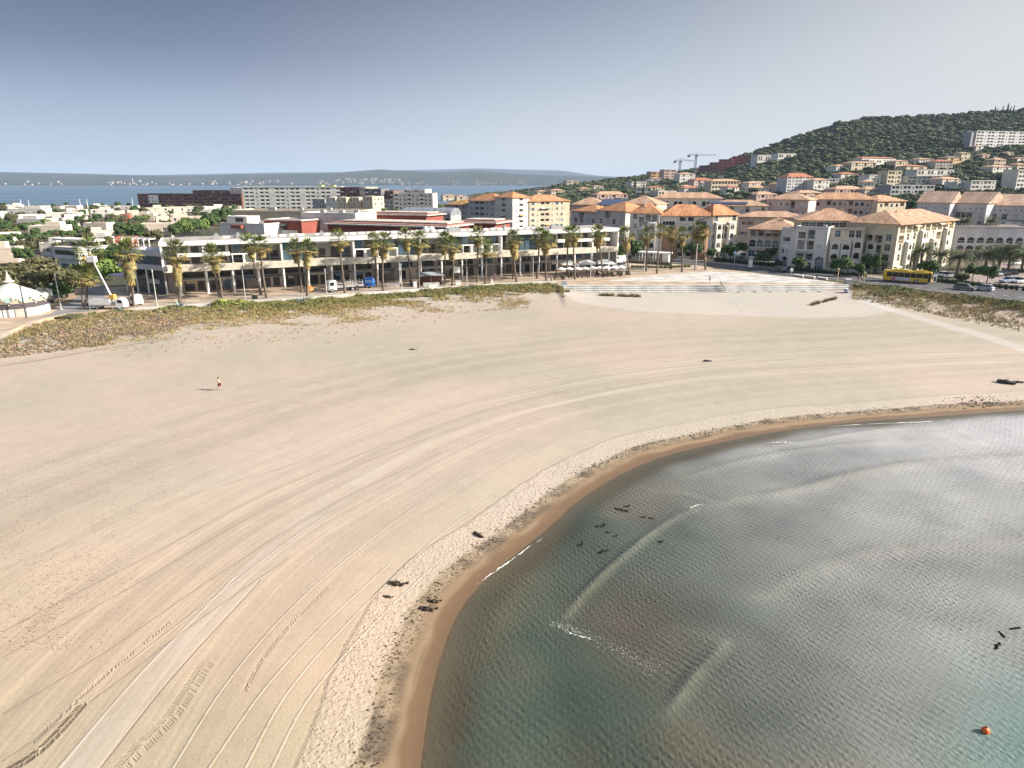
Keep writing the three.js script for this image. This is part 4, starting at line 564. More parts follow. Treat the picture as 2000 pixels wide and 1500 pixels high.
// back rows
bld({ label: 'long white back row with a line of small arches under beige tiles', ...two(1277, 1411, 389, 338, 330, 386), dp: 14, wall: C.white, F: (L, h) => rows(L, h, { fl: 4, cols: 14, kinds: (i, j) => (j === 2 ? 'arch' : j === 3 ? (i % 3 ? 'win' : 0) : 0), w: 1.7, wh: 2 }), roof: roofP(2.6) });
bld({ label: 'house with broad beige tiled roof left of the long arched back row', ...two(1214, 1282, 398, 326, 318, 400), dp: 16, wall: C.cream, F: W1(4, { cols: 5, skip: 0.3 }), roof: roofP(3.6) });
bld({ label: 'white terraced block with dark blue solar panels on its beige roof', ...two(1382, 1500, 404, 300, 292, 400), dp: 14, wall: C.white, F: W1(4, { cols: 11, kinds: ['win', 'log', 0], w: 1.6 }), roof: roofP(2.2), more: (r, L, h, dp) => { for (const [x, w] of [[0.2, 9], [0.52, 7]]) { const p = bx(0, 0, 0, w, 0.08, 3).build('solar_panel', C.solar, r); p.position.set(L * x, h + 1.15, -1.9); p.rotation.x = 0.25; } } });
bld({ label: 'low beige block with long tiled roof between the orange and the big terracotta roofs', ...two(1443, 1570, 425, 272, 264, 424), dp: 13, wall: st(0.6, 0.5, 0.44), lod: 1, F: W1(3, { cols: 9, skip: 0.25, w: 1.3 }), roof: roofP(2) });
bld({ label: 'low cream house with arched loggias under a tiled roof, behind the car park hedge', ...two(1461, 1560, 449, 230, 222), dp: 15, wall: st(0.7, 0.6, 0.48), lod: 1, rail: 'solid', F: (L, h) => rows(L, h, { fl: 3, cols: 6, kinds: (i, j) => (j === 1 ? 'arch' : j === 2 ? 'log' : 'win'), w: 2.1, wh: 2.3 }), roof: roofP(3.4, { chim: [[0.6, 0.4]] }) });
bld({ label: 'pale pink and white block with tall narrow arch behind the low tiled house', ...two(1497, 1580, 390, 300, 290), dp: 13, wall: st(0.62, 0.5, 0.48), lod: 1, rail: 'bars', F: (L, h) => [...rows(L, h, { fl: 5, cols: 7, kinds: ['win', 0, 'win', 'win', 'log', 0, 'win'], w: 1 }), { x: L * 0.22, y: h * 0.2, w: 2.6, h: 6, arch: true, kind: 'win', glass: C.shade }], roof: roofP(2.4) });
bld({ label: 'long pale pink block with orange-pink roof and square window pairs', ...two(1580, 1716, 390, 310, 302), dp: 14, wall: st(0.6, 0.48, 0.44), F: W1(5, { cols: 12, kinds: ['win', 'win', 'small', 'log'], w: 1.3 }), roof: roofP(2.8, { mat: M(0.74, 0.45, 0.27, { map: T.tile }) }) });
bld({ label: 'cream lit end block with orange-pink roof before the dark pines', ...two(1715, 1770, 393, 300, 306), dp: 13, wall: C.cream, F: W1(5, { cols: 5, kinds: ['win', 'log', 'win'], w: 1.3 }), R: W1(5, { cols: 3 }), roof: roofP(2.4, { mat: M(0.74, 0.45, 0.27, { map: T.tile }) }) });
// the big terracotta-roofed complex by the road
bld({ label: 'white corner tower by the road with arched ground floor and small balcony', ...two(1527, 1556, 450, 206, 200), dp: 9, wall: st(0.74, 0.73, 0.72), lod: 1, F: (L, h) => [{ x: L * 0.2, y: 0.6, w: 2.4, h: 3.2, arch: true, kind: 'win' }, { x: 0.7, y: 4.4, w: 1.2, h: 1.5, kind: 'win' }, { x: 2.5, y: 4.4, w: 1.2, h: 1.5, kind: 'win' }, { x: 0.8, y: 7.2, w: 3, h: 2.1, kind: 'log' }], roof: { t: 'flat', units: [[0.5, 0.5]] } });
bld({ label: 'white four-storey front with dark arched shop entrance beside the corner tower', ...two(1555, 1618, 447, 200, 195), dp: 9, wall: st(0.75, 0.73, 0.7), lod: 1, rail: 'bars', F: (L, h) => [...rows(L, h, { fl: 4, cols: 3, kinds: (i, j) => (j === 0 || i === 2 ? 0 : 'log') }), { x: L * 0.7, y: 0.3, w: 2.4, h: 4.2, arch: true, kind: 'win', glass: C.bglass }, { x: L * 0.74, y: 6.8, w: 0.7, h: 1, kind: 'win' }, { x: 1, y: 0.3, w: 1.6, h: 2.3, kind: 'win' }, { x: 3.6, y: 0.3, w: 1.6, h: 2.3, kind: 'win' }], roof: { t: 'flat', units: [[0.8, 0.4, 1, 0.8]] } });
bld({ label: 'beige front with two stacked white arched bays left of the yellow block', ...two(1613, 1690, 451, 198, 194, 448), dp: 10, wall: st(0.76, 0.68, 0.54), lod: 1, rail: 'bars', F: (L, h) => rows(L, h, { fl: 4, cols: 5, kinds: (i, j) => (i === 0 ? 0 : j === 1 ? 'arch' : j === 3 && i === 2 ? 0 : j === 2 ? 'log' : 'win'), w: 1.5, wh: 2 }), roof: { t: 'flat', over: 0.3 }, more: (r, L, h) => { bay(r, L * 0.16, h * 0.24, 0.01, 0, 2.6, 2, h * 0.23, C.white); bay(r, L * 0.44, h * 0.24, 0.01, 0, 2.6, 2, h * 0.23, C.white); bay(r, L * 0.74, 0.2, 0.01, 0, 2.4, 3, h * 0.25, C.white); } });
bld({ label: 'set-back glazed penthouse under a broad terracotta hip roof', ...two(1562, 1690, 431, 205, 200), base: 13.2, dp: 16, wall: C.cream, lod: 1, F: W1(1, { cols: 8, w: 2, wh: 2, sill: 0.3 }), roof: roofP(3.2, { over: 1, mat: M(0.7, 0.44, 0.29, { map: T.tile }), chim: [[0.35, 0.4], [0.7, 0.5]] }) });
bld({ label: 'terracotta-roofed corner block behind the yellow bus, cream arched front and blank-topped left side', ...two(1757, 1866, 434, 190, 213), dp: 15, wall: st(0.8, 0.71, 0.53), lod: 1, rail: 'bars', more: (r, L, h, dp) => { for (const [t, n] of [[0.14, 3], [0.36, 4], [0.58, 3], [0.8, 4]]) bay(r, L * t, 0.3, 0.01, 0, 2.4, n, h / 5, C.white); for (const t of [0.5, 0.72]) bay(r, -0.01, 0.3, -dp * t, -Math.PI / 2, 2.4, 3, h / 5, C.white, false); }, F: (L, h) => rows(L, h, { fl: 5, cols: 9, kinds: (i, j) => (j === 4 ? 'log' : (i * 2 + j) % 4 === 1 ? 'arch' : (i + j) % 3 === 0 ? 'log' : 'win'), w: 1.6, wh: 2 }), S: (L, h) => rows(L, h, { fl: 5, cols: 5, kinds: (i, j) => (i === 0 || j === 4 ? 0 : i === 2 || i === 3 ? 'log' : 'win'), w: 1.6, wh: 1.9 }), roof: roofP(3.2, { over: 0.9, mat: M(0.7, 0.44, 0.29, { map: T.tile }), chim: [[0.3, 0.4], [0.7, 0.6]] }) });
// arcaded building and white gabled rows on the right
bld({ label: 'long low white arcade with two tiers of round arches at the right edge', ...two(1868, 2040, 446, 226, 222), dp: 14, wall: st(0.74, 0.73, 0.73), lod: 1, F: (L, h) => { const o = []; for (let i = 0; i < 9; i++) { const x = 0.9 + i * L / 9; o.push({ x, y: 0.4, w: 2.4, h: 4.6, arch: true, kind: 'win', dep: 0.28, glass: pick([C.shade, C.glass, C.bglass]) }); o.push({ x: x + 0.1, y: 5.7, w: 2.2, h: 1.9, arch: true, kind: 'win', glass: pick([C.shade, C.glass]) }); } return o; }, roof: { t: 'flat', mat: M(0.5, 0.38, 0.3, { map: T.speck }), over: 0.2 }, more: (r, L, h) => { for (let i = 0; i < 9; i++) bx(0.9 + i * L / 9 + 1.2, 3, 0.1, 2.8, 0.5, 0.25).build('balcony_band', M(0.55, 0.34, 0.26), r); } });
const gab = (l, pl, pr, y, zl, zr, cols) => bld({ label: l, ...two(pl, pr, y, zl, zr), dp: 18, wall: st(0.72, 0.68, 0.68), lod: 1, F: (L, h) => rows(L, h, { fl: 5, cols, kinds: (i, j) => (j === 4 ? 'small' : j === 2 && i % 2 === 0 ? 'arch' : i % 4 === 3 ? 0 : 'win'), w: 1.9, wh: 2.2 }), R: W1(5, { cols: 2, skip: 0.7 }), roof: { t: 'gable', rise: 4.2, mat: M(0.7, 0.49, 0.37, { map: T.tile }) } });
gab('white arched block with beige gable roof, left of two similar ones on the right', 1793, 1857, 396, 286, 278, 6); gab('white block with sloping side wall and two arches, middle of three gabled ones', 1866, 1929, 397, 284, 275, 5); gab('white many-windowed block with beige roof at the right edge below the pines', 1936, 2040, 402, 280, 272, 9);

// ---------- hillside ----------
function hb(l, px0, px1, y0, y1, o = {}) { // a house standing on the slope: base seen at y1
  const g = onTown((px0 + px1) / 2, y1); if (!g) return; const z = -g.z, yaw = o.yaw ?? -0.32, w = (px1 - px0) / 1333 * z;
  const { A, B } = two(px0, px1, y0, z + w * yaw / 2, z - w * yaw / 2), fl = o.fl || Math.max(1, Math.round((A.y - g.y) / 3));
  return bld({ n: o.n || 'hillside_house', cat: o.cat || 'house', label: l, A, B, dp: o.dp || Math.min(13, 6 + w * 0.4), wall: o.wall || C.white, rail: 'solid', railMat: o.rm, F: o.F || W1(fl, { sp: o.sp || 3.6, kinds: o.kinds || ['win', 'log', 'win'], w: 1.2 }), R: W1(fl, { sp: 4, skip: 0.4 }), roof: o.roof || { t: 'flat' }, more: o.more });
}
const flat = { kinds: ['log', 'log', 'win'], roof: { t: 'flat', over: 0.2 } }, tiled = (rise = 1.8, mat = C.roofP) => ({ roof: { t: 'hip', rise, mat, over: 0.4 } });
hb('long white many-balconied hotel block high on the hill at the right edge', 1908, 2040, 258, 288, { ...flat, fl: 6, sp: 5, wall: st(0.78, 0.76, 0.74), more: (r, L, h) => { bx(L / 2, 0, 0.5, L, 1.6, 0.9).build('base_band', M(0.4, 0.14, 0.1), r); bx(-3, 0, -6, 5, h - 1, 10).build('side_wing', C.grey, r); } });
hb('white four-storey banded block on the slope above the pink roofs', 1699, 1735, 343, 366, { ...flat, fl: 5 }); hb('cream five-storey block joined to the white banded block', 1735, 1762, 335, 367, { ...flat, wall: C.cream });
hb('long white terraced block with flat top, middle of the slope', 1772, 1832, 345, 364, { ...flat, yaw: 0.2 }); hb('upper white tier above the long terraced block', 1792, 1864, 333, 349, flat);
hb('low grey-white block half hidden by pines, under the banded block', 1741, 1826, 363, 384, { ...flat, wall: C.grey }); hb('white cube house with blank walls among dark pines', 1870, 1905, 357, 374, flat); hb('white villa with red-edged windows right of the cube house', 1898, 1946, 354, 376, { ...flat, yaw: -0.2 });
hb('row of white houses with pink roof high on the slope', 1684, 1750, 309, 322, { ...tiled(1.4, C.roofR), kinds: ['win', 'win'] }); hb('low terrace wall of houses below the pink-roofed row', 1664, 1712, 318, 332, { wall: C.cream, ...tiled(1.3) }); hb('cream house at the right end of the pink-roofed row', 1750, 1774, 315, 330, { wall: C.cream, ...tiled(1.2) });
hb('big ochre villa with mauve roof and square tower', 1851, 1880, 308, 324, { wall: C.yellow, ...tiled(1.5, M(0.35, 0.25, 0.25, { map: T.tile })) }); hb('pale square tower of the ochre villa', 1879, 1896, 299, 318, { wall: C.cream, ...tiled(1) });
hb('white villa with wide terrace left of the ochre villa', 1796, 1824, 311, 323, { ...tiled(1.2) }); hb('long cream house under the white wide-terraced villa', 1771, 1811, 325, 335, { wall: C.cream, ...tiled(1.4, C.roofR) });
hb('tiny white villa just below the hotel block', 1907, 1922, 286, 293, tiled(1.2)); hb('small pinkish house below the tiny white villa', 1920, 1934, 302, 311, { wall: C.pink, ...tiled(1.2) }); hb('grey-brown house with steep roof near the right edge', 1943, 1966, 312, 325, { wall: C.beige, ...tiled(2) });
hb('white house with long terrace in the pines at the right', 1940, 1977, 326, 340, { ...tiled(1.6) }); hb('tall white house at the right edge of the slope', 1990, 2040, 333, 372, { ...flat, fl: 5 }); hb('low white annexe beside the tall house at the right edge', 1977, 2000, 360, 372, flat); hb('small white house high on the right edge of the pine slope', 1988, 2006, 309, 318, tiled(1)); hb('tiny white house half hidden above the grey-brown roof', 1968, 1980, 298, 306, tiled(1));
hb('big white apartment building with domed red roof on the lower slope', 1538, 1590, 346, 378, { fl: 6, kinds: ['log', 'win', 'log'], wall: st(0.68, 0.66, 0.66), roof: { t: 'hip', rise: 3.2, mat: C.roofR, over: 0.2 } }); hb('cream stepped wing right of the red-domed building', 1590, 1621, 352, 376, { wall: C.white, yaw: -0.3, ...tiled(1.6) }); hb('pink low wing left of the red-domed building', 1516, 1540, 360, 376, { wall: C.pink, ...tiled(2) });
hb('pink house with twin hip roofs above the pale pink block', 1478, 1518, 380, 396, { wall: C.pink, ...tiled(2.2, C.roofP) }); hb('pink villa group with large pinkish roof below the banded block', 1632, 1690, 370, 384, { wall: C.pink, ...tiled(2.6) }); hb('cream villa with terrace right of the large pinkish roof', 1690, 1720, 370, 384, { wall: C.cream, ...tiled(1.8) }); hb('pink building with flat gable over the pale pink long block', 1560, 1608, 377, 388, { wall: C.pink, ...tiled(2) });
hb('white house with several bays high above the pines', 1634, 1668, 324, 335, { kinds: ['win', 'log'], ...tiled(1.3) }); hb('cream house with red roof right under the white bayed house', 1643, 1677, 340, 350, { wall: C.white, ...tiled(1.6, C.roofR) }); hb('long low white house hidden among the pines', 1618, 1646, 350, 362, { wall: C.grey, ...flat });
const redT = [[1366, 1392, 324, 338], [1386, 1410, 318, 336], [1404, 1432, 312, 332], [1430, 1456, 306, 324], [1452, 1480, 304, 320]];
redT.forEach(([a, b, c, d], i) => hb(`${['lowest', 'second lowest', 'middle', 'second highest', 'highest'][i]} step of the red terraced flats climbing the hill ridge`, a, b, c, d, { n: 'terraced_flats', cat: 'apartment block', wall: i === 2 ? M(0.55, 0.17, 0.1) : M(0.36, 0.12, 0.1), kinds: ['log', 'log'], rm: M(0.45, 0.2, 0.16), yaw: 0.3 }));
hb('white terraced flats right of the red ones on the ridge', 1480, 1520, 304, 317, { ...flat }); hb('low white wall-like flats at the end of the ridge row', 1520, 1556, 301, 311, { ...flat });
hb('brown flats at the left foot of the ridge', 1272, 1300, 336, 352, { wall: C.orangewall, ...flat }); hb('brown higher flats beside the left crane', 1298, 1321, 332, 352, { wall: C.pink, ...flat }); hb('white house with tiled roof between the two cranes', 1328, 1358, 340, 358, { ...tiled(1.6) });
hb('pink-red roofed house right of the cranes', 1356, 1394, 352, 366, { wall: C.pink, ...tiled(2.4, C.roofR) }); hb('fan-roofed cream house with dark terraces', 1390, 1446, 354, 372, { wall: C.cream, kinds: ['log', 'log'], ...tiled(2) }); hb('small cream house among trees below the fan-roofed one', 1432, 1458, 369, 379, { wall: C.cream, ...tiled(1.2) }); hb('yellow house left of the fan-roofed one', 1334, 1354, 364, 376, { wall: C.yellow, ...tiled(1.4) });
hb('white flat building at the far left foot of the hill', 1234, 1262, 356, 370, flat); hb('grey block behind the white flat building near the cranes', 1262, 1286, 352, 362, { wall: C.grey, ...flat }); hb('pink mansion with several gables among the trees', 1166, 1226, 380, 395, { wall: C.pink, ...tiled(2.6) }); hb('cream block on the wooded rise left of the hill', 1107, 1130, 354, 364, { wall: C.cream, ...flat }); hb('house with pinkish roof on the wooded rise', 1077, 1104, 372, 381, { wall: C.cream, ...tiled(1.6) }); hb('small yellow house right of the pinkish-roofed one', 1133, 1153, 368, 377, { wall: C.yellow, ...tiled(1.2) }); hb('white house half hidden by the dark tree line', 1160, 1178, 364, 372, tiled(1.2)); hb('cream house behind the orange roof left of centre', 1050, 1072, 374, 383, { wall: C.cream, ...tiled(1.4) });
hb('tiled house between lagoon and orange roofs', 865, 892, 382, 392, { wall: C.cream, ...tiled(1.4) }); hb('second tiled house nearer the orange roofs', 892, 914, 384, 394, { wall: C.cream, ...tiled(1.4) });

{ // further small houses packed on the lower slopes
  const l = []; for (let i = 0; i < 900 && l.length < 17; i++) { const t = rnd(), px = t < 0.6 ? rr(1250, 1530) : rr(1600, 2000), py = t < 0.6 ? rr(356, 396) : rr(322, 388), g = onTown(px, py); if (!g || blocked(g.x, g.z, 7) || l.some((q) => Math.hypot(q[2].x - g.x, q[2].z - g.z) < 24) || g.y < 3) continue; l.push([px, py, g]); AVOID.push([g.x, g.z, 5, g.x, g.z, 1, 0, 1, 1]); }
  l.sort((a, b) => a[0] - b[0]).forEach(([px, py, g], i) => { const w = rr(9, 19) * 1333 / -g.z, h = rr(5, 9) * 1333 / -g.z; hb(`small ${i % 3 === 0 ? 'flat-roofed' : 'tile-roofed'} house packed on the lower slope, ${ord(i)} from the left of that row`, px - w / 2, px + w / 2, py - h, py, { wall: pick([C.white, C.cream, C.white, C.pink, st(0.74, 0.66, 0.56)]), yaw: rr(-0.6, 0.05), ...(i % 3 === 0 ? flat : tiled(rr(1.2, 2), pick([C.roofP, C.roofO, C.roofP, C.roofR]))) }); });
}
// ---------- white villas on the left ----------
const villas = [
  [-20, 31, 488, 514, 1], [0, 42, 458, 477, 0], [42, 60, 471, 485, 0], [54, 118, 444, 465, 2], [32, 92, 430, 444, 1], [24, 90, 422, 432, 0], [14, 82, 409, 419, 2], [90, 152, 418, 429, 0], [122, 170, 427, 442, 1], [162, 207, 438, 455, 0], [176, 222, 455, 472, 1], [222, 259, 467, 486, 3], [76, 108, 478, 497, 2], [166, 208, 468, 490, 2], [272, 332, 440, 470, 0], [332, 392, 426, 442, 1], [396, 421, 411, 428, 0],
  [-10, 14, 415, 428, 0], [96, 130, 409, 417, 1], [140, 166, 411, 421, 0], [176, 214, 411, 424, 2], [214, 240, 414, 427, 0], [234, 252, 420, 433, 3], [248, 270, 413, 424, 0], [266, 296, 408, 417, 0], [296, 330, 407, 420, 1], [330, 362, 406, 421, 0], [362, 400, 405, 414, 0], [402, 440, 405, 412, 2], [270, 300, 420, 432, 1], [304, 330, 424, 436, 2], [420, 446, 414, 424, 0], [440, 470, 404, 411, 0], [60, 96, 404, 410, 0], [8, 40, 402, 408, 2], [120, 150, 403, 409, 0], [180, 210, 403, 409, 1], [222, 262, 404, 410, 0], [392, 420, 428, 440, 3]];
villas.map((v, i) => [...v, i]).sort((a, b) => a[0] + a[1] - b[0] - b[1]).forEach(([a, b, c, d, k], i) => {
  const g = G((a + b) / 2, d, 2), z = -g.z, w = (b - a) / 1333 * z, yaw = rr(-0.5, 0.05), { A, B } = two(a, b, c, z + w * yaw / 2, z - w * yaw / 2), wall = k === 3 ? st(0.4, 0.12, 0.08) : pick([C.white, C.white, st(0.78, 0.68, 0.56), st(0.74, 0.62, 0.5)]), h = A.y - 2;
  bld({ n: 'villa', cat: 'villa', group: 'flat-roofed villas on the left', label: `${k === 3 ? 'small red-walled' : 'white'} flat-roofed villa, ${ord(i)} from the left among the lagoon-side villas`, A, B, dp: clamp(w * 0.7, 7, 13), wall, lod: z < 330 ? 1 : 0, coreIn: 1, F: (L, hh) => rows(L, hh, { fl: Math.max(1, Math.round(hh / 3)), sp: 4, kinds: ['win', 0, 'win', 'small'], w: 1.3, skip: 0.25 }), R: (L, hh) => rows(L, hh, { fl: Math.max(1, Math.round(hh / 3)), sp: 5, skip: 0.4 }), roof: { t: 'flat', mat: pick([C.roofwhite, C.roofflat]) }, more: k === 3 ? null : (r, L, hh, dp) => { if (k > 0) bx(L * (k === 1 ? 0.3 : 0.66), hh + 0.19, -dp * 0.55, L * 0.45, 2.1, dp * 0.5).build('upper_room', wall, r); if (rnd() < 0.6) bx(L * 0.8, hh + 0.19, -dp * 0.4, 1.2, 0.8, 0.9).build('roof_unit', C.grey, r); } });
});
// the modern grey house above the carousel
{
  const A = D(84, 520, 205), B = D(158, 520, 198), dx = B.x - A.x, dz = B.z - A.z, L = Math.hypot(dx, dz), R = thing('modern_house', 'modern grey-white house with ribbon window, above the carousel trees', 'house', [A.x, 1.9, A.z], Math.atan2(-dz, dx)), g = st(0.66, 0.67, 0.7);
  bx(L * 0.62, 0, -5, L * 0.62, 3.4, 9).build('wall', g, R); bx(L * 0.68, 3.42, -4.6, L * 0.64, 3.1, 9.6).build('upper_storey', g, R); bx(L * 0.66, 4.5, 0.16, L * 0.5, 1.3, 0.1).build('window', C.glass, R); bx(L * 0.14, 3.4, -4, L * 0.5, 0.5, 6).build('canopy', M(0.3, 0.31, 0.36), R); bx(L * 0.1, 0, -6, L * 0.36, 3.3, 4).build('garage', C.dkgrey, R);
  const f = new MB().box(L * 0.06, 3.95, -6.4, 0.4, 4.4, 0.4).box(L * 0.5, 8, -6.4, L * 0.95, 0.6, 5).box(L * 0.45, 4, -8.5, L * 0.8, 4, 0.3); f.build('roof_frame', C.white, R); bx(L * 0.2, 4.4, -8.2, L * 0.12, 2.6, 0.1).build('window', C.glass, R); bx(L * 0.68, 1, -0.42, L * 0.4, 0.9, 0.1).build('window', C.bglass, R); bx(L * 0.68, 6.53, -4.6, L * 0.66, 0.2, 9.8).build('roof', C.roofwhite, R);
}
// far town across the lagoon: reads as one pale speckle
{
  const g = [], m = new THREE.Matrix4(), parts = []; for (let i = 0; i < 170; i++) { const px = pick([rr(0, 480), rr(480, 900), rr(660, 800), rr(880, 1080)]), z = rr(4180, 4900) + (px > 655 && px < 790 ? rr(0, 900) : 0), x = (px - 1000) / 1333 * z; parts.push([x, z, rr(6, 18), rr(1, 6)]); }
  const im = new THREE.InstancedMesh(BOX, M(0.45, 0.41, 0.38), parts.length); parts.forEach(([x, z, w, h], i) => { const t = sstep(4100, 5600, z); im.setMatrixAt(i, m.makeScale(w, h + 8, w * 0.7).setPosition(x, 2 + t * 42, -z)); }); im.name = 'lakeside_town'; tag(im, 'pale far town along the opposite lagoon shore', 'town', null, 'stuff'); put(im);
  const tw = new MB().bar([0, 0, 0], [0, 28, 0], 4, 12, 3).bar([0, 28, 0], [0, 34, 0], 7, 14, 6); const t = D(258, 352, 4600), o = tw.build('water_tower', C.grey, thing('water_tower', 'pale slender water tower on the far lagoon shore', 'tower', [t.x, 6, t.z]));
}
// ---------- promenade, plaza, road ----------
function level(name, pts, y, mat, th = 0.0, parent = scene) { // level sheet through world points, with thickness when it stands proud
  const s = new THREE.Shape(); pts.forEach((p, i) => (i ? s.lineTo(p.x, -p.z) : s.moveTo(p.x, -p.z)));
  const g0 = th ? new THREE.ExtrudeGeometry(s, { depth: th, bevelEnabled: false }) : new THREE.ShapeGeometry(s); g0.rotateX(-Math.PI / 2); g0.translate(0, y - th, 0);
  return struct(name, new MB().add(g0).geo(), mat, parent);
}
const L22 = (l, h = 2.2) => l.map(([a, b]) => G(a, b, h));
{
  level('promenade', [...frontL.slice(1), ...L22([[1092, 557], [1655, 555], [1600, 546.5], [1500, 536], [1370, 519], [1260, 512], [1200, 506], [1000, 520], [700, 536], [330, 560], [150, 560], [-250, 575]])], 2.2, C.terra, 1.0);
  level('plaza', L22([[1185, 548.5], [1400, 551.5], [1560, 553], [1636, 552.5], [1560, 543], [1480, 534.5], [1395, 530], [1320, 534], [1240, 541]], 2.206), 2.206, C.concrete);
  level('promenade_paving', L22([[262, 606], [480, 591], [700, 576.5], [1000, 555], [1060, 548], [900, 556], [700, 566], [480, 580], [262, 594]], 2.206), 2.206, M(0.5, 0.42, 0.34, { map: T.pave }));
  const far = [[1215, 500], [1330, 507], [1480, 521], [1600, 532], [1720, 543.5], [1840, 554], [2000, 571], [2300, 606]], near = [[2300, 632], [2000, 589], [1900, 576.5], [1800, 565], [1680, 552.5], [1600, 545.5], [1500, 535], [1370, 518], [1215, 506]];
  level('road', L22([...far, ...near], 2.13), 2.13, C.asphalt);
  const kerb = (l, y, w, hh, name, mat, d = 0) => { const b = new MB(); for (let i = 1; i < l.length; i++) { const p = l[i - 1], q = l[i], L = p.distanceTo(q), a = Math.atan2(-(q.z - p.z), q.x - p.x); b.box((p.x + q.x) / 2, y, (p.z + q.z) / 2 + d, L + w * 0.4, hh, w, a); } return b.build(name, mat); };
  kerb(L22(far, 2.2), 1.9, 0.3, 0.36, 'kerb', C.concrete).userData.kind = 'structure';
  kerb(L22(near.slice(1, 5), 2.2), 1.9, 0.3, 0.36, 'kerb', C.concrete).userData.kind = 'structure';
  level('pavement', [...L22(far, 2.14), ...L22([[2300, 596], [2000, 564], [1840, 549], [1720, 539.5], [1600, 528.5], [1480, 517.5], [1330, 504], [1215, 497]], 2.14)], 2.2, M(0.42, 0.33, 0.27, { map: T.pave }), 0.3);
  level('car_park', L22([[1890, 556], [2300, 590], [2300, 520], [1960, 512], [1880, 528]], 2.15), 2.15, M(0.36, 0.28, 0.25, { map: T.asphalt }));
  level('car_park', L22([[1230, 499], [1400, 508], [1560, 523], [1560, 505], [1440, 490], [1230, 484]], 2.15), 2.15, M(0.2, 0.19, 0.19, { map: T.asphalt }));
  level('side_street', L22([[60, 622], [200, 604], [205, 560], [188, 556], [150, 580], [100, 612]], 2.207), 2.207, M(0.3, 0.29, 0.29, { map: T.asphalt }));
  const dash = new MB(); for (let i = 0; i < 22; i++) { const t = i / 22, a = G(lerp(1480, 2100, t), lerp(527.5, 591.5, t), 2.14), b = G(lerp(1480, 2100, t + 0.02), lerp(527.5, 591.5, t + 0.02), 2.14); dash.box((a.x + b.x) / 2, 2.1345, (a.z + b.z) / 2, a.distanceTo(b), 0.004, 0.16, Math.atan2(-(b.z - a.z), b.x - a.x)); } const dm = dash.build('road_marking', C.paint); dm.userData.kind = 'structure';
  // low white wall along the dune edge of the promenade
  const wl = thing('promenade_wall', 'low white wall between promenade and dune grass', 'wall');
  const pts = L22([[255, 608], [480, 592.5], [600, 585.5], [760, 572.5], [900, 562.5], [1000, 556.5], [1084, 552.5]], 2.2);
  for (let i = 1; i < pts.length; i++) { const p = pts[i - 1], q = pts[i]; bx((p.x + q.x) / 2, 1.4, (p.z + q.z) / 2 + 0.3, p.distanceTo(q), 1.38, 0.7, Math.atan2(-(q.z - p.z), q.x - p.x)).build('wall_section', M(0.78, 0.74, 0.68, { map: T.speck }), wl); }
  const w2 = thing('garden_wall', 'grey low wall winding down beside the carousel lawn', 'wall'); const p2 = L22([[-60, 690], [0, 655], [48, 632], [64, 629]], 2.2); for (let i = 1; i < p2.length; i++) { const p = p2[i - 1], q = p2[i]; bx((p.x + q.x) / 2, 1.2, (p.z + q.z) / 2 + 0.3, p.distanceTo(q), 0.95, 0.25, Math.atan2(-(q.z - p.z), q.x - p.x)).build('wall_section', M(0.4, 0.36, 0.33, { map: T.speck }), w2); }
  // stepped sea wall with stairs
  const a = frontM[0], b = frontM[1], L = a.distanceTo(b), sw = thing('sea_wall', 'long white stepped sea wall between beach and plaza', 'wall', [a.x, 0, a.z], Math.atan2(-(b.z - a.z), b.x - a.x)), wm = M(0.74, 0.71, 0.66, { map: T.speck });
  for (let i = 0; i < 4; i++) bx(L / 2 - 0.2 * i, 0.2, 0.55 + i * 1.05, L, 2.0 - 0.36 * i, 1.04).build('tier', wm, sw);
  const s0 = L * 0.468, s1 = L * 0.553, stp = new MB(); for (let i = 0; i < 10; i++) stp.box((s0 + s1) / 2, 0.3, 4.62 - i * 0.46, s1 - s0, 0.55 + i * 0.143 + 0.06, 0.46); stp.build('stairs', M(0.36, 0.345, 0.33, { map: T.speck }), sw);
  const rl = new MB(); for (let i = 0; i < 5; i++) rl.bar([s1 + 0.1, 0.7 + i * 0.33, 4.6 - i * 1.05], [s1 + 0.1, 1.8 + i * 0.33, 4.6 - i * 1.05], 0.05); rl.bar([s1 + 0.1, 1.8, 4.6], [s1 + 0.1, 3.12, 0.4], 0.05); rl.build('handrail', C.dark, sw);
  const rk = new MB(); for (let i = 0; i < 7; i++) rk.add(new THREE.IcosahedronGeometry(0.3, 0), new THREE.Matrix4().makeScale(rr(0.8, 2.2), 0.5, 1).setPosition(L * (0.6 + 0.055 * i), 1.05, 4.5)); tag(rk.build('beach_wrack', C.dark), 'small dark clumps at the foot of the sea wall', 'clumps', null, 'stuff'); scene.children[scene.children.length - 1].applyMatrix4(sw.matrixWorld.compose(sw.position, sw.quaternion, sw.scale));
}

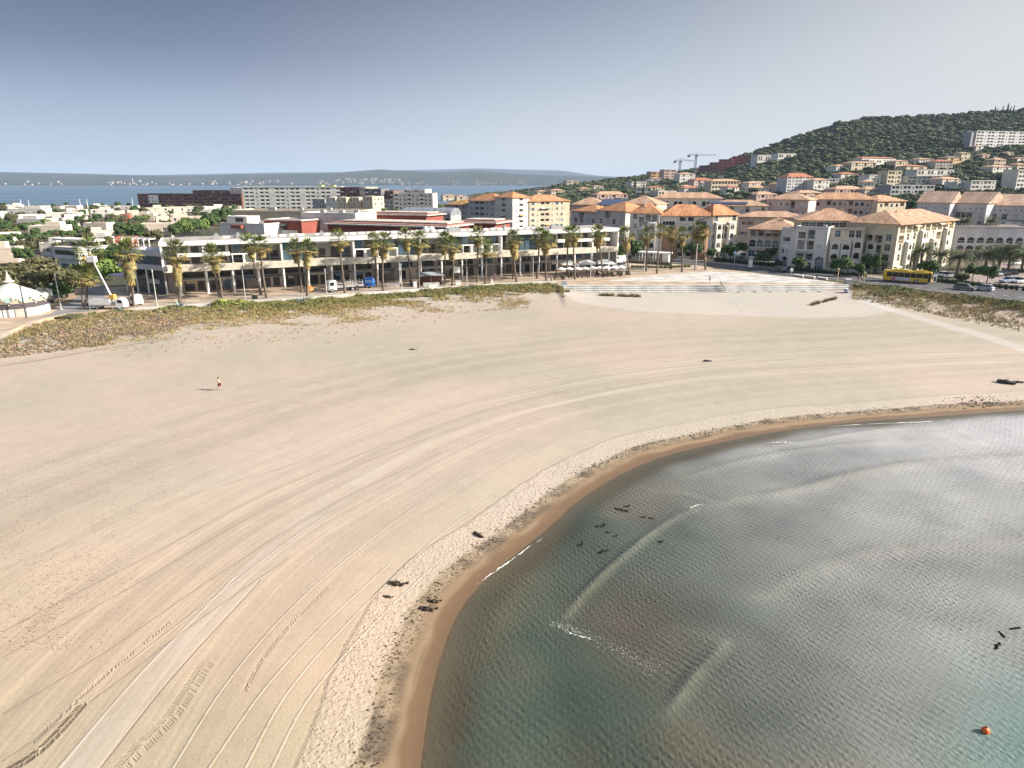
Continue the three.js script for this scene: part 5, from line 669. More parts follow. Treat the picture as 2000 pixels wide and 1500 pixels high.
// ---------- plants ----------
// a leafy crown: many leaf-clump faces spread through lobes, tone varied from clump to clump
function leafy(n, lobes, size, col, vary = 0.35, flatn = 1, core = 0.72) {
  const P = [], N = [], K = [], I = [], a = new THREE.Vector3(), b = new THREE.Vector3(), nn = new THREE.Vector3();
  const tot = lobes.reduce((s, l) => s + l[3] * l[3], 0);
  for (const [x, y, z, r, ry] of lobes) {
    const m = Math.round(n * r * r / tot), tone = 1 + (rnd() - 0.5) * vary;
    for (let i = 0; i < m; i++) {
      nn.set(rnd() - 0.5, rnd() - 0.5, rnd() - 0.5).normalize(); const q = Math.pow(rnd(), 0.35) * (0.85 + 0.3 * rnd()), cx = x + nn.x * r * q, cy = y + nn.y * (ry || r) * q, cz = z + nn.z * r * q;
      nn.x += (rnd() - 0.5) * 1.4; nn.y += (rnd() - 0.3) * 1.2 * flatn; nn.z += (rnd() - 0.5) * 1.4; nn.normalize();
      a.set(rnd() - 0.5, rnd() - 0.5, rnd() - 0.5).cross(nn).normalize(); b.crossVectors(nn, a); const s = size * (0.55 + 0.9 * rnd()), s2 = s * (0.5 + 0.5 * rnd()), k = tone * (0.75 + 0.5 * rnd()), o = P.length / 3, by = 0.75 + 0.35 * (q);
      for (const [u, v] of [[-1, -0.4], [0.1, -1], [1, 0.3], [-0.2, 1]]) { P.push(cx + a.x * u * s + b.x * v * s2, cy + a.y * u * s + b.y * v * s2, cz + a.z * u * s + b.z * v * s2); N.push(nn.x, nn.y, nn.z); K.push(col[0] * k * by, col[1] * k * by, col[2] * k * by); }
      I.push(o, o + 1, o + 2, o, o + 2, o + 3);
    }
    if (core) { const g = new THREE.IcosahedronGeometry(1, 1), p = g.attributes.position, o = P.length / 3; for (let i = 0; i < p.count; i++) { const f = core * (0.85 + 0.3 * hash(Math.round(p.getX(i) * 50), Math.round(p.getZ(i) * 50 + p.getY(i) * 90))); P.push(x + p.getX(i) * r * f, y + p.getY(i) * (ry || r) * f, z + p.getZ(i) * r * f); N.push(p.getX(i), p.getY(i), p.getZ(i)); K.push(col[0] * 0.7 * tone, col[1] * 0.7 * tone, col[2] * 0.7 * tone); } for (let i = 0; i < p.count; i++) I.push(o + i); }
  }
  const g = new THREE.BufferGeometry(); g.setAttribute('position', new THREE.Float32BufferAttribute(P, 3)); g.setAttribute('normal', new THREE.Float32BufferAttribute(N, 3)); g.setAttribute('color', new THREE.Float32BufferAttribute(K, 3)); g.setIndex(I); return g;
}
const leafM = new THREE.MeshStandardMaterial({ vertexColors: true, roughness: 0.8, side: THREE.DoubleSide });
const bark = M(0.2, 0.15, 0.11, { map: T.bark }), palmBark = M(0.26, 0.2, 0.15, { map: T.bark });
function lobes(n, R, h, flat = 0.7) { const l = [[0, h, 0, R * 0.62, R * 0.62 * flat]]; for (let i = 0; i < n; i++) { const a = i * 2.4 + rnd(), d = R * rr(0.35, 0.66); l.push([Math.cos(a) * d, h + rr(-0.35, 0.45) * R * flat, Math.sin(a) * d, R * rr(0.3, 0.48), R * rr(0.26, 0.4) * flat * 1.2]); } return l; }
function trunkMB(h, r, limbs, R) { const b = new MB().bar([0, -0.3, 0], [0.1, h * 0.55, 0.05], r, 7, r * 0.75); for (let i = 0; i < limbs; i++) { const a = i * 2.2; b.bar([0.1, h * 0.5, 0.05], [Math.cos(a) * R * 0.5, h * rr(0.85, 1.05), Math.sin(a) * R * 0.5], r * 0.55, 5, r * 0.2); } return b; }
// prototypes are one metre-true size each; copies are scaled
function treeKind(base, mk, label, cat, group) { const l = []; for (let v = 0; v < 3; v++) l.push(mk(v)); return { base, l, label, cat, group, i: 0 }; }
const kinds = {
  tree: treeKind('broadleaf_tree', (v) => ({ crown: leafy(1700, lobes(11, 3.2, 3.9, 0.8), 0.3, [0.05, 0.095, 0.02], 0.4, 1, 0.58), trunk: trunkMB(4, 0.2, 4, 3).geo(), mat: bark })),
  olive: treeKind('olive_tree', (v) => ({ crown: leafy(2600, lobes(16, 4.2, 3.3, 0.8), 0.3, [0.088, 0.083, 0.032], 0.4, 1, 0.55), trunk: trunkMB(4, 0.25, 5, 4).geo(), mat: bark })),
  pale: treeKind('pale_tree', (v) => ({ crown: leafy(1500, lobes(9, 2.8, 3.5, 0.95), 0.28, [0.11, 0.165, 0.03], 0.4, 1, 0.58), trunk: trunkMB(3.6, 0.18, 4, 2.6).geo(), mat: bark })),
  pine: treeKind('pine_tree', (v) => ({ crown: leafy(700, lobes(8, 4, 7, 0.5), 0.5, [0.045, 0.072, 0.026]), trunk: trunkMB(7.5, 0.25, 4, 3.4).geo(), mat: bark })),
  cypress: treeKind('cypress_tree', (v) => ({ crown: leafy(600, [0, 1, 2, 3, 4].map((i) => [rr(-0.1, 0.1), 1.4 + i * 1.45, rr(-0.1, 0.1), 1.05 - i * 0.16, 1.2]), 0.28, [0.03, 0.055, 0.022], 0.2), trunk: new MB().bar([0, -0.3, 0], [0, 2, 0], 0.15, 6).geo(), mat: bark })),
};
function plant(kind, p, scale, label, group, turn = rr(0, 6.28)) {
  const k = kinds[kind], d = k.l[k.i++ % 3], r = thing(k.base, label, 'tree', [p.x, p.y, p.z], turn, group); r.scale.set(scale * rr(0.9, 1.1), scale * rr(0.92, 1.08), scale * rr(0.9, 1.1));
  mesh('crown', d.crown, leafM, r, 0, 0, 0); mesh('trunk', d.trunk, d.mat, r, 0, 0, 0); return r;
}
// fan palms
function fanGeo(up) { // up: green fronds; otherwise the hanging dead skirt
  const b = [], col = [], idx = []; const V = (x, y, z, c) => { b.push(x, y, z); col.push(...c); return b.length / 3 - 1; };
  const n = up ? 40 : 58;
  for (let i = 0; i < n; i++) {
    const az = i * 2.39996 + rr(-0.2, 0.2), t = i / n, el = up ? lerp(1.35, -0.5, t) + rr(-0.2, 0.2) : lerp(-0.25, -1.38, Math.pow(t, 0.7)) + rr(-0.15, 0.2), len = up ? rr(0.9, 1.3) : rr(0.5, 0.9) * (1 - 0.3 * t), fan = up ? rr(0.85, 1.1) : rr(0.6, 1.0), y0 = up ? 0.1 : -0.1 - 1.75 * t;
    const dx = Math.cos(az) * Math.cos(el), dy = Math.sin(el), dz = Math.sin(az) * Math.cos(el), sx = -Math.sin(az), sz = Math.cos(az), ux = -Math.cos(az) * Math.sin(el), uy = Math.cos(el), uz = -Math.sin(az) * Math.sin(el);
    const hx = dx * len, hy = y0 + dy * len, hz = dz * len, br = 0.6 + 0.8 * rnd();
    const g = up ? (t > 0.72 ? [0.27 * br, 0.22 * br, 0.07 * br] : [0.125 * br, 0.155 * br, 0.032 * br]) : (rnd() < 0.6 ? [0.40 * br, 0.30 * br, 0.11 * br] : [0.27 * br, 0.23 * br, 0.09 * br]);
    const p0 = V(dx * 0.15 + sx * 0.03, y0, dz * 0.15 + sz * 0.03, g), p1 = V(dx * 0.15 - sx * 0.03, y0, dz * 0.15 - sz * 0.03, g), hub = V(hx, hy, hz, g); idx.push(p0, p1, hub);
    const m = 9; for (let k = 0; k < m; k++) { const a = (k / (m - 1) - 0.5) * (up ? 2.9 : 1.7), ca = Math.cos(a), sa = Math.sin(a), dr = -0.28 * fan * Math.abs(sa) - (up ? 0.16 * Math.max(0, 0.6 - dy) : 0.12), w = 0.055, tx = hx + (dx * ca + sx * sa) * fan + ux * 0.1 * (k % 2), ty = hy + (dy * ca) * fan + dr + uy * 0.1 * (k % 2), tz = hz + (dz * ca + sz * sa) * fan + uz * 0.1 * (k % 2), mx = hx + (tx - hx) * 0.55, my = hy + (ty - hy) * 0.5 + 0.03, mz = hz + (tz - hz) * 0.55, px = -sa * dx + ca * sx, pz = -sa * dz + ca * sz, c2 = g.map((q) => q * (0.8 + 0.4 * rnd())); const A = V(mx + px * w * 1.6, my, mz + pz * w * 1.6, c2), B = V(mx - px * w * 1.6, my, mz - pz * w * 1.6, c2), T_ = V(tx, ty, tz, c2); idx.push(hub, A, B, A, T_, B); }
  }
  const g = new THREE.BufferGeometry(); g.setAttribute('position', new THREE.Float32BufferAttribute(b, 3)); g.setAttribute('color', new THREE.Float32BufferAttribute(col, 3)); g.setIndex(idx); g.computeVertexNormals(); return g;
}
const PV = [0, 1, 2, 3].map((v) => { const t = new MB(), s = 8, bend = [0.25, -0.3, 0.1, -0.12][v], pt = (q) => [bend * Math.sin(q * 3.1), q * 10, bend * 0.6 * Math.sin(q * 2.4)]; for (let i = 0; i < s; i++) t.bar(pt(i / s), pt((i + 1) / s), lerp(0.27, 0.17, i / s) + (i === 0 ? 0.08 : 0), 8, lerp(0.27, 0.17, (i + 1) / s)); return { trunk: t.geo(), crown: fanGeo(true), skirt: fanGeo(false) }; });
let pvi = 0;
function fanPalm(fx, fy, cx, cy, label, o = {}) {
  const f = G(fx, fy, 2.2), c = D(cx, cy, -f.z), v = c.clone().sub(f), len = v.length(), d = PV[pvi++ % 4], s = (o.s || 1.12) * 1.28;
  const r = thing('fan_palm', label, 'palm tree', [f.x, 2.2, f.z], 0, 'fan palms along the promenade'); r.quaternion.setFromUnitVectors(new THREE.Vector3(0, 1, 0), v.normalize()); r.rotateY(rr(0, 6));
  const t = mesh('trunk', d.trunk, palmBark, r, 0, 0, 0); t.scale.set(1, len / 10, 1);
  const k = mesh('crown', d.crown, leafM, r, 0, len, 0); k.scale.setScalar(s * rr(0.92, 1.08)); if (o.skirt !== 0) { const q = mesh('skirt', d.skirt, leafM, r, 0, len, 0); q.scale.set(s * 0.72, s * 0.74 * (o.skirt || rr(0.7, 1.15)), s * 0.72); }
}
[[163, 604, 162, 541, 'short bright fan palm in front of the side street, left of the lift truck', { skirt: 0.5, s: 1.25 }], [169, 598, 172, 492, 'shaggy brown fan palm being trimmed from the white lift basket', { s: 1.3, skirt: 1.7 }], [262, 598, 250, 494, 'left twin of the two shaggy palms before the glazed corner wing', { skirt: 1.9, s: 1.2 }], [257, 591, 245, 500, 'right-leaning rear twin palm before the glazed corner wing', { skirt: 1.5 }], [351, 591, 343, 495, 'palm at the left end of the long white building with a long skirt', { skirt: 1.9, s: 1.2 }],
  [434, 585, 416, 500, 'leaning palm with two trunks side by side, front one, over the second bay', { s: 1.2 }], [429, 581, 414, 503, 'rear trunk of the leaning palm pair over the second bay', { s: 0.8 }], [510, 576, 487, 480, 'leaning palm left of the black litter box'], [521, 582, 510, 483, 'straighter palm right of the black litter box'], [590, 571, 576, 486, 'yellowish palm left of the orange parasol'], [600, 578, 600, 488, 'upright palm standing by the orange parasol', { skirt: 1.3 }], [674, 572, 662, 470, 'tall palm rising through the flatbed truck'], [737, 561, 730, 474, 'palm just behind the blue tanker, left of a pair'], [749, 568, 750, 477, 'full palm just right of the blue tanker', { s: 1.25 }], [803, 558, 793, 465, 'palm below the two white roof domes'], [818, 564, 818, 473, 'palm right of the two white roof domes, nearer the dune'], [868, 554, 867, 474, 'left palm of the close pair before the white sign'], [883, 560, 882, 481, 'right palm of the close pair before the white sign'], [932, 551, 933, 463, 'tall thin palm behind the short bushy one'], [948, 556, 950, 490, 'short bushy palm with light green crown', { s: 1.2, skirt: 0.5 }], [1009, 551, 1003, 470, 'dense full-crowned palm at two thirds of the long building', { s: 1.25, skirt: 1.3 }], [1002, 545, 1000, 480, 'slim palm hidden behind the dense full-crowned one', { s: 0.8 }],
  [1049, 544, 1054, 464, 'rear palm of the pair left of the cafe parasols'], [1067, 548, 1066, 473, 'front palm of the pair left of the cafe parasols', { s: 1.25 }], [1108, 540, 1110, 460, 'left palm of the pair rising out of the cafe terrace'], [1123, 545, 1121, 460, 'right palm of the pair rising out of the cafe terrace'], [1178, 540, 1169, 458, 'palm at the right end of the long building'], [1166, 536, 1168, 466, 'darker palm just behind the one at the building end', { s: 0.85 }], [1230, 537, 1222, 462, 'full palm beside the parked white van', { s: 1.25 }], [1262, 530, 1262, 461, 'palm left of the white pergola shelter'], [1283, 534, 1289, 453, 'slender tall palm before the white pergola shelter', { s: 0.95, skirt: 0.6 }], [1310, 526, 1311, 459, 'palm at the right post of the white pergola shelter'], [1332, 531, 1333, 460, 'palm with round bed, right of the pergola shelter'], [1358, 526, 1362, 450, 'darkest tallest palm left of the last one in the row'], [1378, 527, 1374, 456, 'last palm in the row, nearest the road junction']].forEach((a) => fanPalm(...a));
// date palms
function frondGeo(L = 3.4) { const P = [], K = [], I = []; const n = 58; for (let i = 0; i < n; i++) { const az = i * 2.39996, el = lerp(1.3, -0.5, i / n), br = 0.7 + 0.6 * rnd(), len = L * rr(0.85, 1.1), seg = 7, dx = Math.cos(az), dz = Math.sin(az); let x = 0, y = 0, z = 0, e = el; for (let s = 0; s < seg; s++) { const st_ = len / seg, nx = x + dx * Math.cos(e) * st_, ny = y + Math.sin(e) * st_, nz = z + dz * Math.cos(e) * st_, w = 0.5 * Math.sin(Math.PI * (0.12 + 0.85 * s / seg)), old = i / n > 0.85; const c = old ? [0.2 * br, 0.16 * br, 0.07 * br] : [0.075 * br, 0.10 * br, 0.034 * br]; for (const sd_ of [-1, 1]) for (const q of [0.15, 0.65]) { const o = P.length / 3, mx = lerp(x, nx, q), my = lerp(y, ny, q), mz = lerp(z, nz, q); P.push(mx, my, mz, mx + dx * 0.16, my, mz + dz * 0.16, mx - dz * w * sd_ + dx * 0.35, my - 0.12 - 0.15 * rnd(), mz + dx * w * sd_ + dz * 0.35); K.push(...c, ...c, ...c.map((v) => v * 1.25)); I.push(o, o + 1, o + 2); } const o = P.length / 3; P.push(x, y, z, nx, ny, nz, nx, ny + 0.05, nz); K.push(...c, ...c, ...c); I.push(o, o + 1, o + 2); x = nx; y = ny; z = nz; e -= 0.26; } } const g = new THREE.BufferGeometry(); g.setAttribute('position', new THREE.Float32BufferAttribute(P, 3)); g.setAttribute('color', new THREE.Float32BufferAttribute(K, 3)); g.setIndex(I); g.computeVertexNormals(); return g; }
const DP = [frondGeo(), frondGeo(3), frondGeo(3.6)];
[[1727, 528, 480, 'tall date palm between the terracotta blocks and the bus', 1.15], [1757, 530, 500, 'date palm over the left half of the yellow bus', 1.05], [1796, 530, 489, 'date palm behind the middle of the bus stop trees', 1], [1832, 533, 497, 'date palm behind the rear of the yellow bus', 1], [1868, 541, 502, 'dark date palm between bus and parked cars', 1.1], [1923, 528, 497, 'date palm over the left rows of the car park', 1.1], [1950, 527, 490, 'left date palm of the tall pair in the car park', 1.1], [1969, 527, 487, 'right date palm of the tall pair in the car park', 1.1], [1994, 532, 499, 'date palm at the right edge over the car park', 1.1], [1894, 505, 474, 'small date palm in front of the long white arcade', 0.8], [1882, 447, 432, 'small palm on the terrace above the arcade, left', 0.8], [1932, 447, 432, 'small palm on the terrace above the arcade, right', 0.8]].forEach(([x, fy, cy, l, s], i) => {
  const f = i > 9 ? D(x, fy, 236) : G(x, fy, 2.1), c = D(x, cy, -f.z), h = c.y - f.y, r = thing('date_palm', l, 'palm tree', [f.x, f.y, f.z], rr(0, 6), 'date palms by the road'); mesh('trunk', new MB().bar([0, -0.2, 0], [0, h, 0], 0.34 * s, 9, 0.3 * s).bar([0, h - 0.5, 0], [0, h + 0.1, 0], 0.3 * s, 9, 0.5 * s).geo(), palmBark, r, 0, 0, 0); const k = mesh('crown', DP[i % 3], leafM, r, 0, h, 0); k.scale.setScalar(s * 1.35);
});
// trees one can tell apart: [kind, foot px, foot py, height px, label]
[['olive', 18, 600, 88, 'big olive-brown tree behind the carousel roof, at the left edge'], ['olive', 62, 592, 96, 'big olive-brown tree right behind the carousel finial'], ['olive', 98, 588, 92, 'big olive-brown tree between carousel and the lamp post'], ['olive', 132, 582, 78, 'olive-brown tree before the modern grey house'], ['tree', 150, 575, 55, 'dark green tree left of the side street'], ['tree', 118, 592, 50, 'green bush-like tree behind the white lamp post'], ['olive', 40, 560, 70, 'olive-brown tree behind the big ones by the carousel'], ['olive', 85, 552, 60, 'olive-brown tree just below the modern grey house'],
  ['pale', 205, 560, 62, 'bright green tree right of the lift basket'], ['pale', 222, 548, 55, 'bright green tree left of the twin palms'], ['tree', 214, 530, 50, 'green tree behind the bright ones by the lift basket'], ['tree', 236, 520, 42, 'green tree left of the pergola roof'], ['tree', 178, 525, 40, 'green tree in front of the modern house wall'],
  ['tree', 263, 478, 48, 'tall narrow green tree left of the long building roof'], ['tree', 344, 470, 34, 'leftmost of the green trees above the long roof'], ['pale', 362, 466, 40, 'light green tree, second above the long roof'], ['tree', 380, 462, 38, 'dark green tree, third above the long roof'], ['pale', 396, 458, 38, 'light green tree, fourth above the long roof'], ['tree', 412, 455, 40, 'green tree, fifth above the long roof'], ['tree', 432, 440, 36, 'dark tall tree left of the white stepped house'], ['tree', 446, 430, 26, 'green tree behind the white stepped house'],
  ['tree', 1207, 512, 36, 'dark green tree left of the palm by the white van'], ['tree', 1243, 508, 40, 'dark green tree between van and pergola shelter'], ['tree', 1300, 502, 34, 'dark green tree behind the pergola shelter roof'], ['tree', 1334, 506, 36, 'dark green tree right of the pergola shelter'], ['tree', 1356, 510, 40, 'dark green tree under the darkest promenade palm'], ['tree', 1388, 508, 24, 'small round tree at the corner of the car park'],
  ['tree', 1426, 512, 36, 'green tree left of the parked silver cars'], ['tree', 1452, 504, 36, 'dark tree behind the silver cars'], ['tree', 1490, 522, 32, 'dark spreading tree right of the silver cars'], ['tree', 1505, 508, 28, 'dark tree before the low arched house'], ['tree', 1559, 533, 32, 'green street tree before the shop entrance'], ['tree', 1640, 540, 46, 'round street tree with clear trunk, before the beige front'], ['tree', 1676, 540, 28, 'small tree right of the round street tree'], ['tree', 1700, 536, 42, 'green tree by the front of the yellow bus'], ['tree', 1722, 533, 38, 'green tree behind the front of the yellow bus'], ['tree', 1812, 548, 44, 'broad dark green tree behind the rear of the bus'], ['tree', 1926, 556, 44, 'spreading tree at the car park corner over the two cars'], ['tree', 1898, 548, 34, 'green tree between the cars and the date palm'], ['olive', 1876, 552, 26, 'brownish shrub-like tree beside the road hedge'],
  ['pale', 752, 420, 16, 'green tree below the brick-red lagoon block'], ['tree', 770, 420, 15, 'green tree before the low grey house'], ['pale', 800, 418, 14, 'pale tree before the white stepped block'], ['tree', 826, 414, 13, 'tree right of the white stepped block'], ['cypress', 846, 400, 24, 'dark cypress right of the white stepped block'], ['pale', 858, 412, 16, 'yellowish tree beside the low yellow-roofed wing'],
  ['tree', 1790, 430, 26, 'dark tree left of the white gabled blocks'], ['tree', 1782, 418, 30, 'dark pine-green tree above the terracotta roof end'], ['tree', 1745, 395, 16, 'dark tree over the pale pink block end'], ['pine', 1220, 396, 26, 'dark pine at the right side of the pink mansion'], ['pine', 1345, 400, 22, 'pine over the arched back row, left'], ['pine', 1470, 392, 26, 'pine left of the pink house with twin roofs'], ['pine', 1455, 398, 24, 'dark pine above the white solar-roofed block'], ['pine', 1400, 394, 22, 'green pine right below the fan-roofed house'], ['pine', 1425, 392, 22, 'green pine left of the small cream house'], ['cypress', 1240, 372, 26, 'slim cypress near the white flat building'], ['cypress', 1256, 384, 26, 'slim dark tree beneath the grey block']]
  .forEach(([k, x, y, h, l]) => { const p = y > 470 ? G(x, y, 2.1) : onTown(x, y); if (!p) return; const H0 = { tree: 6.6, olive: 7.4, pale: 6.5, pine: 9, cypress: 9 }[k]; plant(k, p, h / 1333 * -p.z / H0, l); });
// garden trees between the villas, kept off the houses
{ const spots = []; for (let i = 0; i < 1600 && spots.length < 165; i++) { const x = rr(-20, 470), y = 404 + 118 * Math.pow(rnd(), 1.1); if (x > 230 && y > 478 || x > 330 && y > 444 || y > 500 && x > 60 && x < 250) continue; const p = G(x, y, 2); if (!blocked(p.x, p.z, 2.2) && !spots.some((q) => q.distanceTo(p) < 4.2)) { p.px = x; spots.push(p); } } spots.sort((a, b) => a.px - b.px).forEach((p, i) => plant(pick(['tree', 'olive', 'olive', 'tree', 'pale']), p, rr(0.6, 1.1), `garden tree among the white villas, ${ord(i)} of them from the left`, 'garden trees between the villas')); }
// woods that read as one mass
function wood(name, label, kind, n, at, s0, s1, k = 0) { const l = []; for (let i = 0; i < n * 6 && l.length < n; i++) { const p = at(); if (p) l.push(p); } const d = kinds[kind].l[k], im = new THREE.InstancedMesh(d.crown, leafM, l.length), m = new THREE.Matrix4(), q = new THREE.Quaternion(), c = new THREE.Color(); l.forEach((p, i) => { const s = rr(s0, s1); q.setFromAxisAngle(new THREE.Vector3(0, 1, 0), rr(0, 6.28)); im.setMatrixAt(i, m.compose(p, q, new THREE.Vector3(s * rr(0.85, 1.2), s, s * rr(0.85, 1.2)))); const b = rr(0.75, 1.3) * (0.75 + 0.5 * fbm(p.x * 0.02, p.z * 0.02, 3)); im.setColorAt(i, c.setRGB(b * rr(0.9, 1.2), b, b * rr(0.8, 1.1))); }); im.name = name; put(im); return tag(im, label, 'wood', null, 'stuff'); }
kinds.pine.l.forEach((d) => { d.far = leafy(230, lobes(6, 4, 6, 0.55), 0.85, [0.088, 0.11, 0.05], 0.35, 1, 0.85); });
kinds.far = { l: kinds.pine.l.map((d) => ({ crown: d.far })) };
const hillAt = () => { const z = -rr(385, 1012), px = rr(1090, 2180), x = (px - 1000) / 1333 * (-z * CS + 8), h = H(x, z); if (h < 6 || blocked(x, z, 2)) return null; { const py = 750 - 1333 * ((h - CH) * CS - z * -SN) / (-z * CS - (h - CH) * SN); if (px > 1540 && px < 1650 && py > 268 && py < 302 && rnd() < 0.55) return null; } if (px < 1440 && -z < 560 && rnd() < 0.4) return null; return new THREE.Vector3(x, h - 3.4, z); };
wood('pine_wood', 'dark pine wood covering the hill', 'far', 9000, hillAt, 0.32, 1.05, 0); wood('pine_wood', 'lighter pines mixed into the hill wood', 'far', 9000, hillAt, 0.3, 0.9, 1);
wood('treeline', 'dark tree line between the lagoon and the orange roofs', 'far', 420, () => { const z = -rr(520, 980), px = rr(860, 1290), x = (px - 1000) / 1333 * (-z * CS + 8); return blocked(x, z, 3) || (px < 930 && z < -700) ? null : new THREE.Vector3(x, H(x, z) - 3.6, z); }, 0.5, 0.85, 2);
wood('town_greenery', 'garden trees scattered among the far town houses', 'far', 260, () => { const z = -rr(290, 500), px = rr(860, 2050), x = (px - 1000) / 1333 * (-z * CS + 8); return blocked(x, z, 3.5) ? null : new THREE.Vector3(x, H(x, z) - 3.2, z); }, 0.45, 0.7, 1);
wood('lagoon_scrub', 'scrub along the near lagoon shore', 'far', 420, () => { const z = -rr(690, 752), px = rr(-60, 700), x = (px - 1000) / 1333 * (-z * CS + 8); return blocked(x, z, 2) || rnd() < 0.3 ? null : new THREE.Vector3(x, -1.2, z); }, 0.3, 0.5, 2);
for (const [x, h] of [[1942, 14], [1947, 10], [1957, 12], [1966, 18], [1972, 12], [1978, 12]]) { const p = D(x, 224, 985); p.y = H(p.x, p.z); plant('cypress', p, h / 1333 * 985 / 10 + 0.35, `thin cypress standing out on the hill crest near the right edge, ${h} high`.replace(/, \d+ high/, { 1942: ', leftmost', 1947: ', second', 1957: ', third', 1966: ', the tallest', 1972: ', fifth', 1978: ', rightmost' }[x])); }
// hedges
function hedge(l, pts, h, w, col = [0.035, 0.065, 0.02]) { const r = thing('hedge', l, 'hedge'); const P = L22(pts, 2.1), g = []; for (let i = 1; i < P.length; i++) { const a = P[i - 1], b = P[i], L = a.distanceTo(b), n = Math.max(2, Math.round(L / (w * 0.75))), lb = []; for (let k = 0; k <= n; k++) { const t = k / n; lb.push([lerp(a.x, b.x, t), 2.1 + h * 0.5, lerp(a.z, b.z, t), w * rr(0.55, 0.68), h * rr(0.52, 0.62)]); } g.push(leafy(Math.round(L * 34), lb, 0.17, col, 0.3)); } mesh('foliage', mergeGeometries(g), leafM, r, 0, 0, 0); }
hedge('clipped dark hedge along the road below the shop fronts', [[1540, 527], [1600, 533], [1690, 541]], 1.1, 1.2); hedge('dark hedge between road and parked silver cars', [[1398, 511], [1470, 518], [1530, 523]], 1.5, 1.6); hedge('dark hedge between the road and the right car park', [[1832, 552], [1900, 559], [2010, 570]], 1.3, 1.5); hedge('second hedge inside the right car park', [[1960, 531], [2020, 534]], 1.2, 1.2); hedge('hedge in front of the low arched house', [[1462, 486], [1530, 493]], 2.4, 1.6); hedge('clipped square hedge at the white tower corner', [[1518, 522], [1527, 523]], 2.6, 2.4); hedge('brownish hedge along the left car park', [[1222, 513], [1305, 519]], 1.2, 1.4, [0.1, 0.09, 0.04]); hedge('low green hedge in front of the pergola shelter', [[1236, 523], [1300, 524], [1345, 522]], 0.8, 1.6, [0.09, 0.11, 0.03]);
// agaves and bright bushes along the dune edge
const agave = (() => { const b = new MB(); for (let i = 0; i < 26; i++) { const a = i * 2.4, e = lerp(1.25, 0.15, i / 26), L = rr(0.8, 1.25), c = Math.cos(a), s = Math.sin(a), m = [c * Math.cos(e) * L * 0.5, Math.sin(e) * L * 0.5 + 0.08, s * Math.cos(e) * L * 0.5], t = [c * Math.cos(e) * L, Math.sin(e) * L, s * Math.cos(e) * L], o = 0.09; b.tri([-s * 0.05, 0, c * 0.05], [s * 0.05, 0, -c * 0.05], [m[0] + s * o, m[1], m[2] - c * o]).tri([-s * 0.05, 0, c * 0.05], [m[0] + s * o, m[1], m[2] - c * o], [m[0] - s * o, m[1], m[2] + c * o]).tri([m[0] - s * o, m[1], m[2] + c * o], [m[0] + s * o, m[1], m[2] - c * o], t); } return b.geo(); })();
[[235, 609, 1.3, 'grey-blue agave below the lift truck'], [352, 602, 1.9, 'large grey-blue agave under the left end palm'], [362, 604, 1.3, 'smaller agave right of the large one under the left end palm'], [400, 604, 1.3, 'grey-blue agave left of the bright yellow-green bush'], [582, 592, 1.2, 'leftmost agave of the group below the orange parasol'], [593, 590, 1.5, 'second agave of the group below the orange parasol'], [604, 588, 1.6, 'third agave of the group below the orange parasol'], [614, 586, 1.2, 'rightmost agave of the group below the orange parasol'], [918, 564, 1.6, 'agave at the dune edge in front of the tall thin palm'], [908, 566, 1, 'small agave left of the one before the tall thin palm']].forEach(([x, y, s, l]) => { const p = onSand(x, y + 2), r = thing('agave', l, 'agave', [p.x, p.y - 0.05, p.z], rr(0, 6), 'agaves on the dune edge'); mesh('leaves', agave, M(0.2, 0.27, 0.27, { rough: 0.6 }), r, 0, 0, 0).scale.setScalar(s); });
[[432, 600, 1.5, 'bright yellow-green bush at the dune edge, left one'], [452, 598, 1.3, 'bright yellow-green bush at the dune edge, middle one'], [472, 596, 1.2, 'bright yellow-green bush at the dune edge, right one'], [700, 580, 0.9, 'low green bush at the dune edge below the blue tanker']].forEach(([x, y, s, l]) => { const p = onSand(x, y), r = thing('bush', l, 'bush', [p.x, p.y, p.z], 0, 'bright bushes on the dune edge'); mesh('foliage', leafy(420, [[0, 0.5, 0, 0.9, 0.7], [0.8, 0.4, 0.1, 0.7, 0.5], [-0.7, 0.4, 0, 0.7, 0.5]], 0.16, [0.22, 0.24, 0.05], 0.3, 1, 0.5), leafM, r, 0, 0, 0).scale.setScalar(s); });
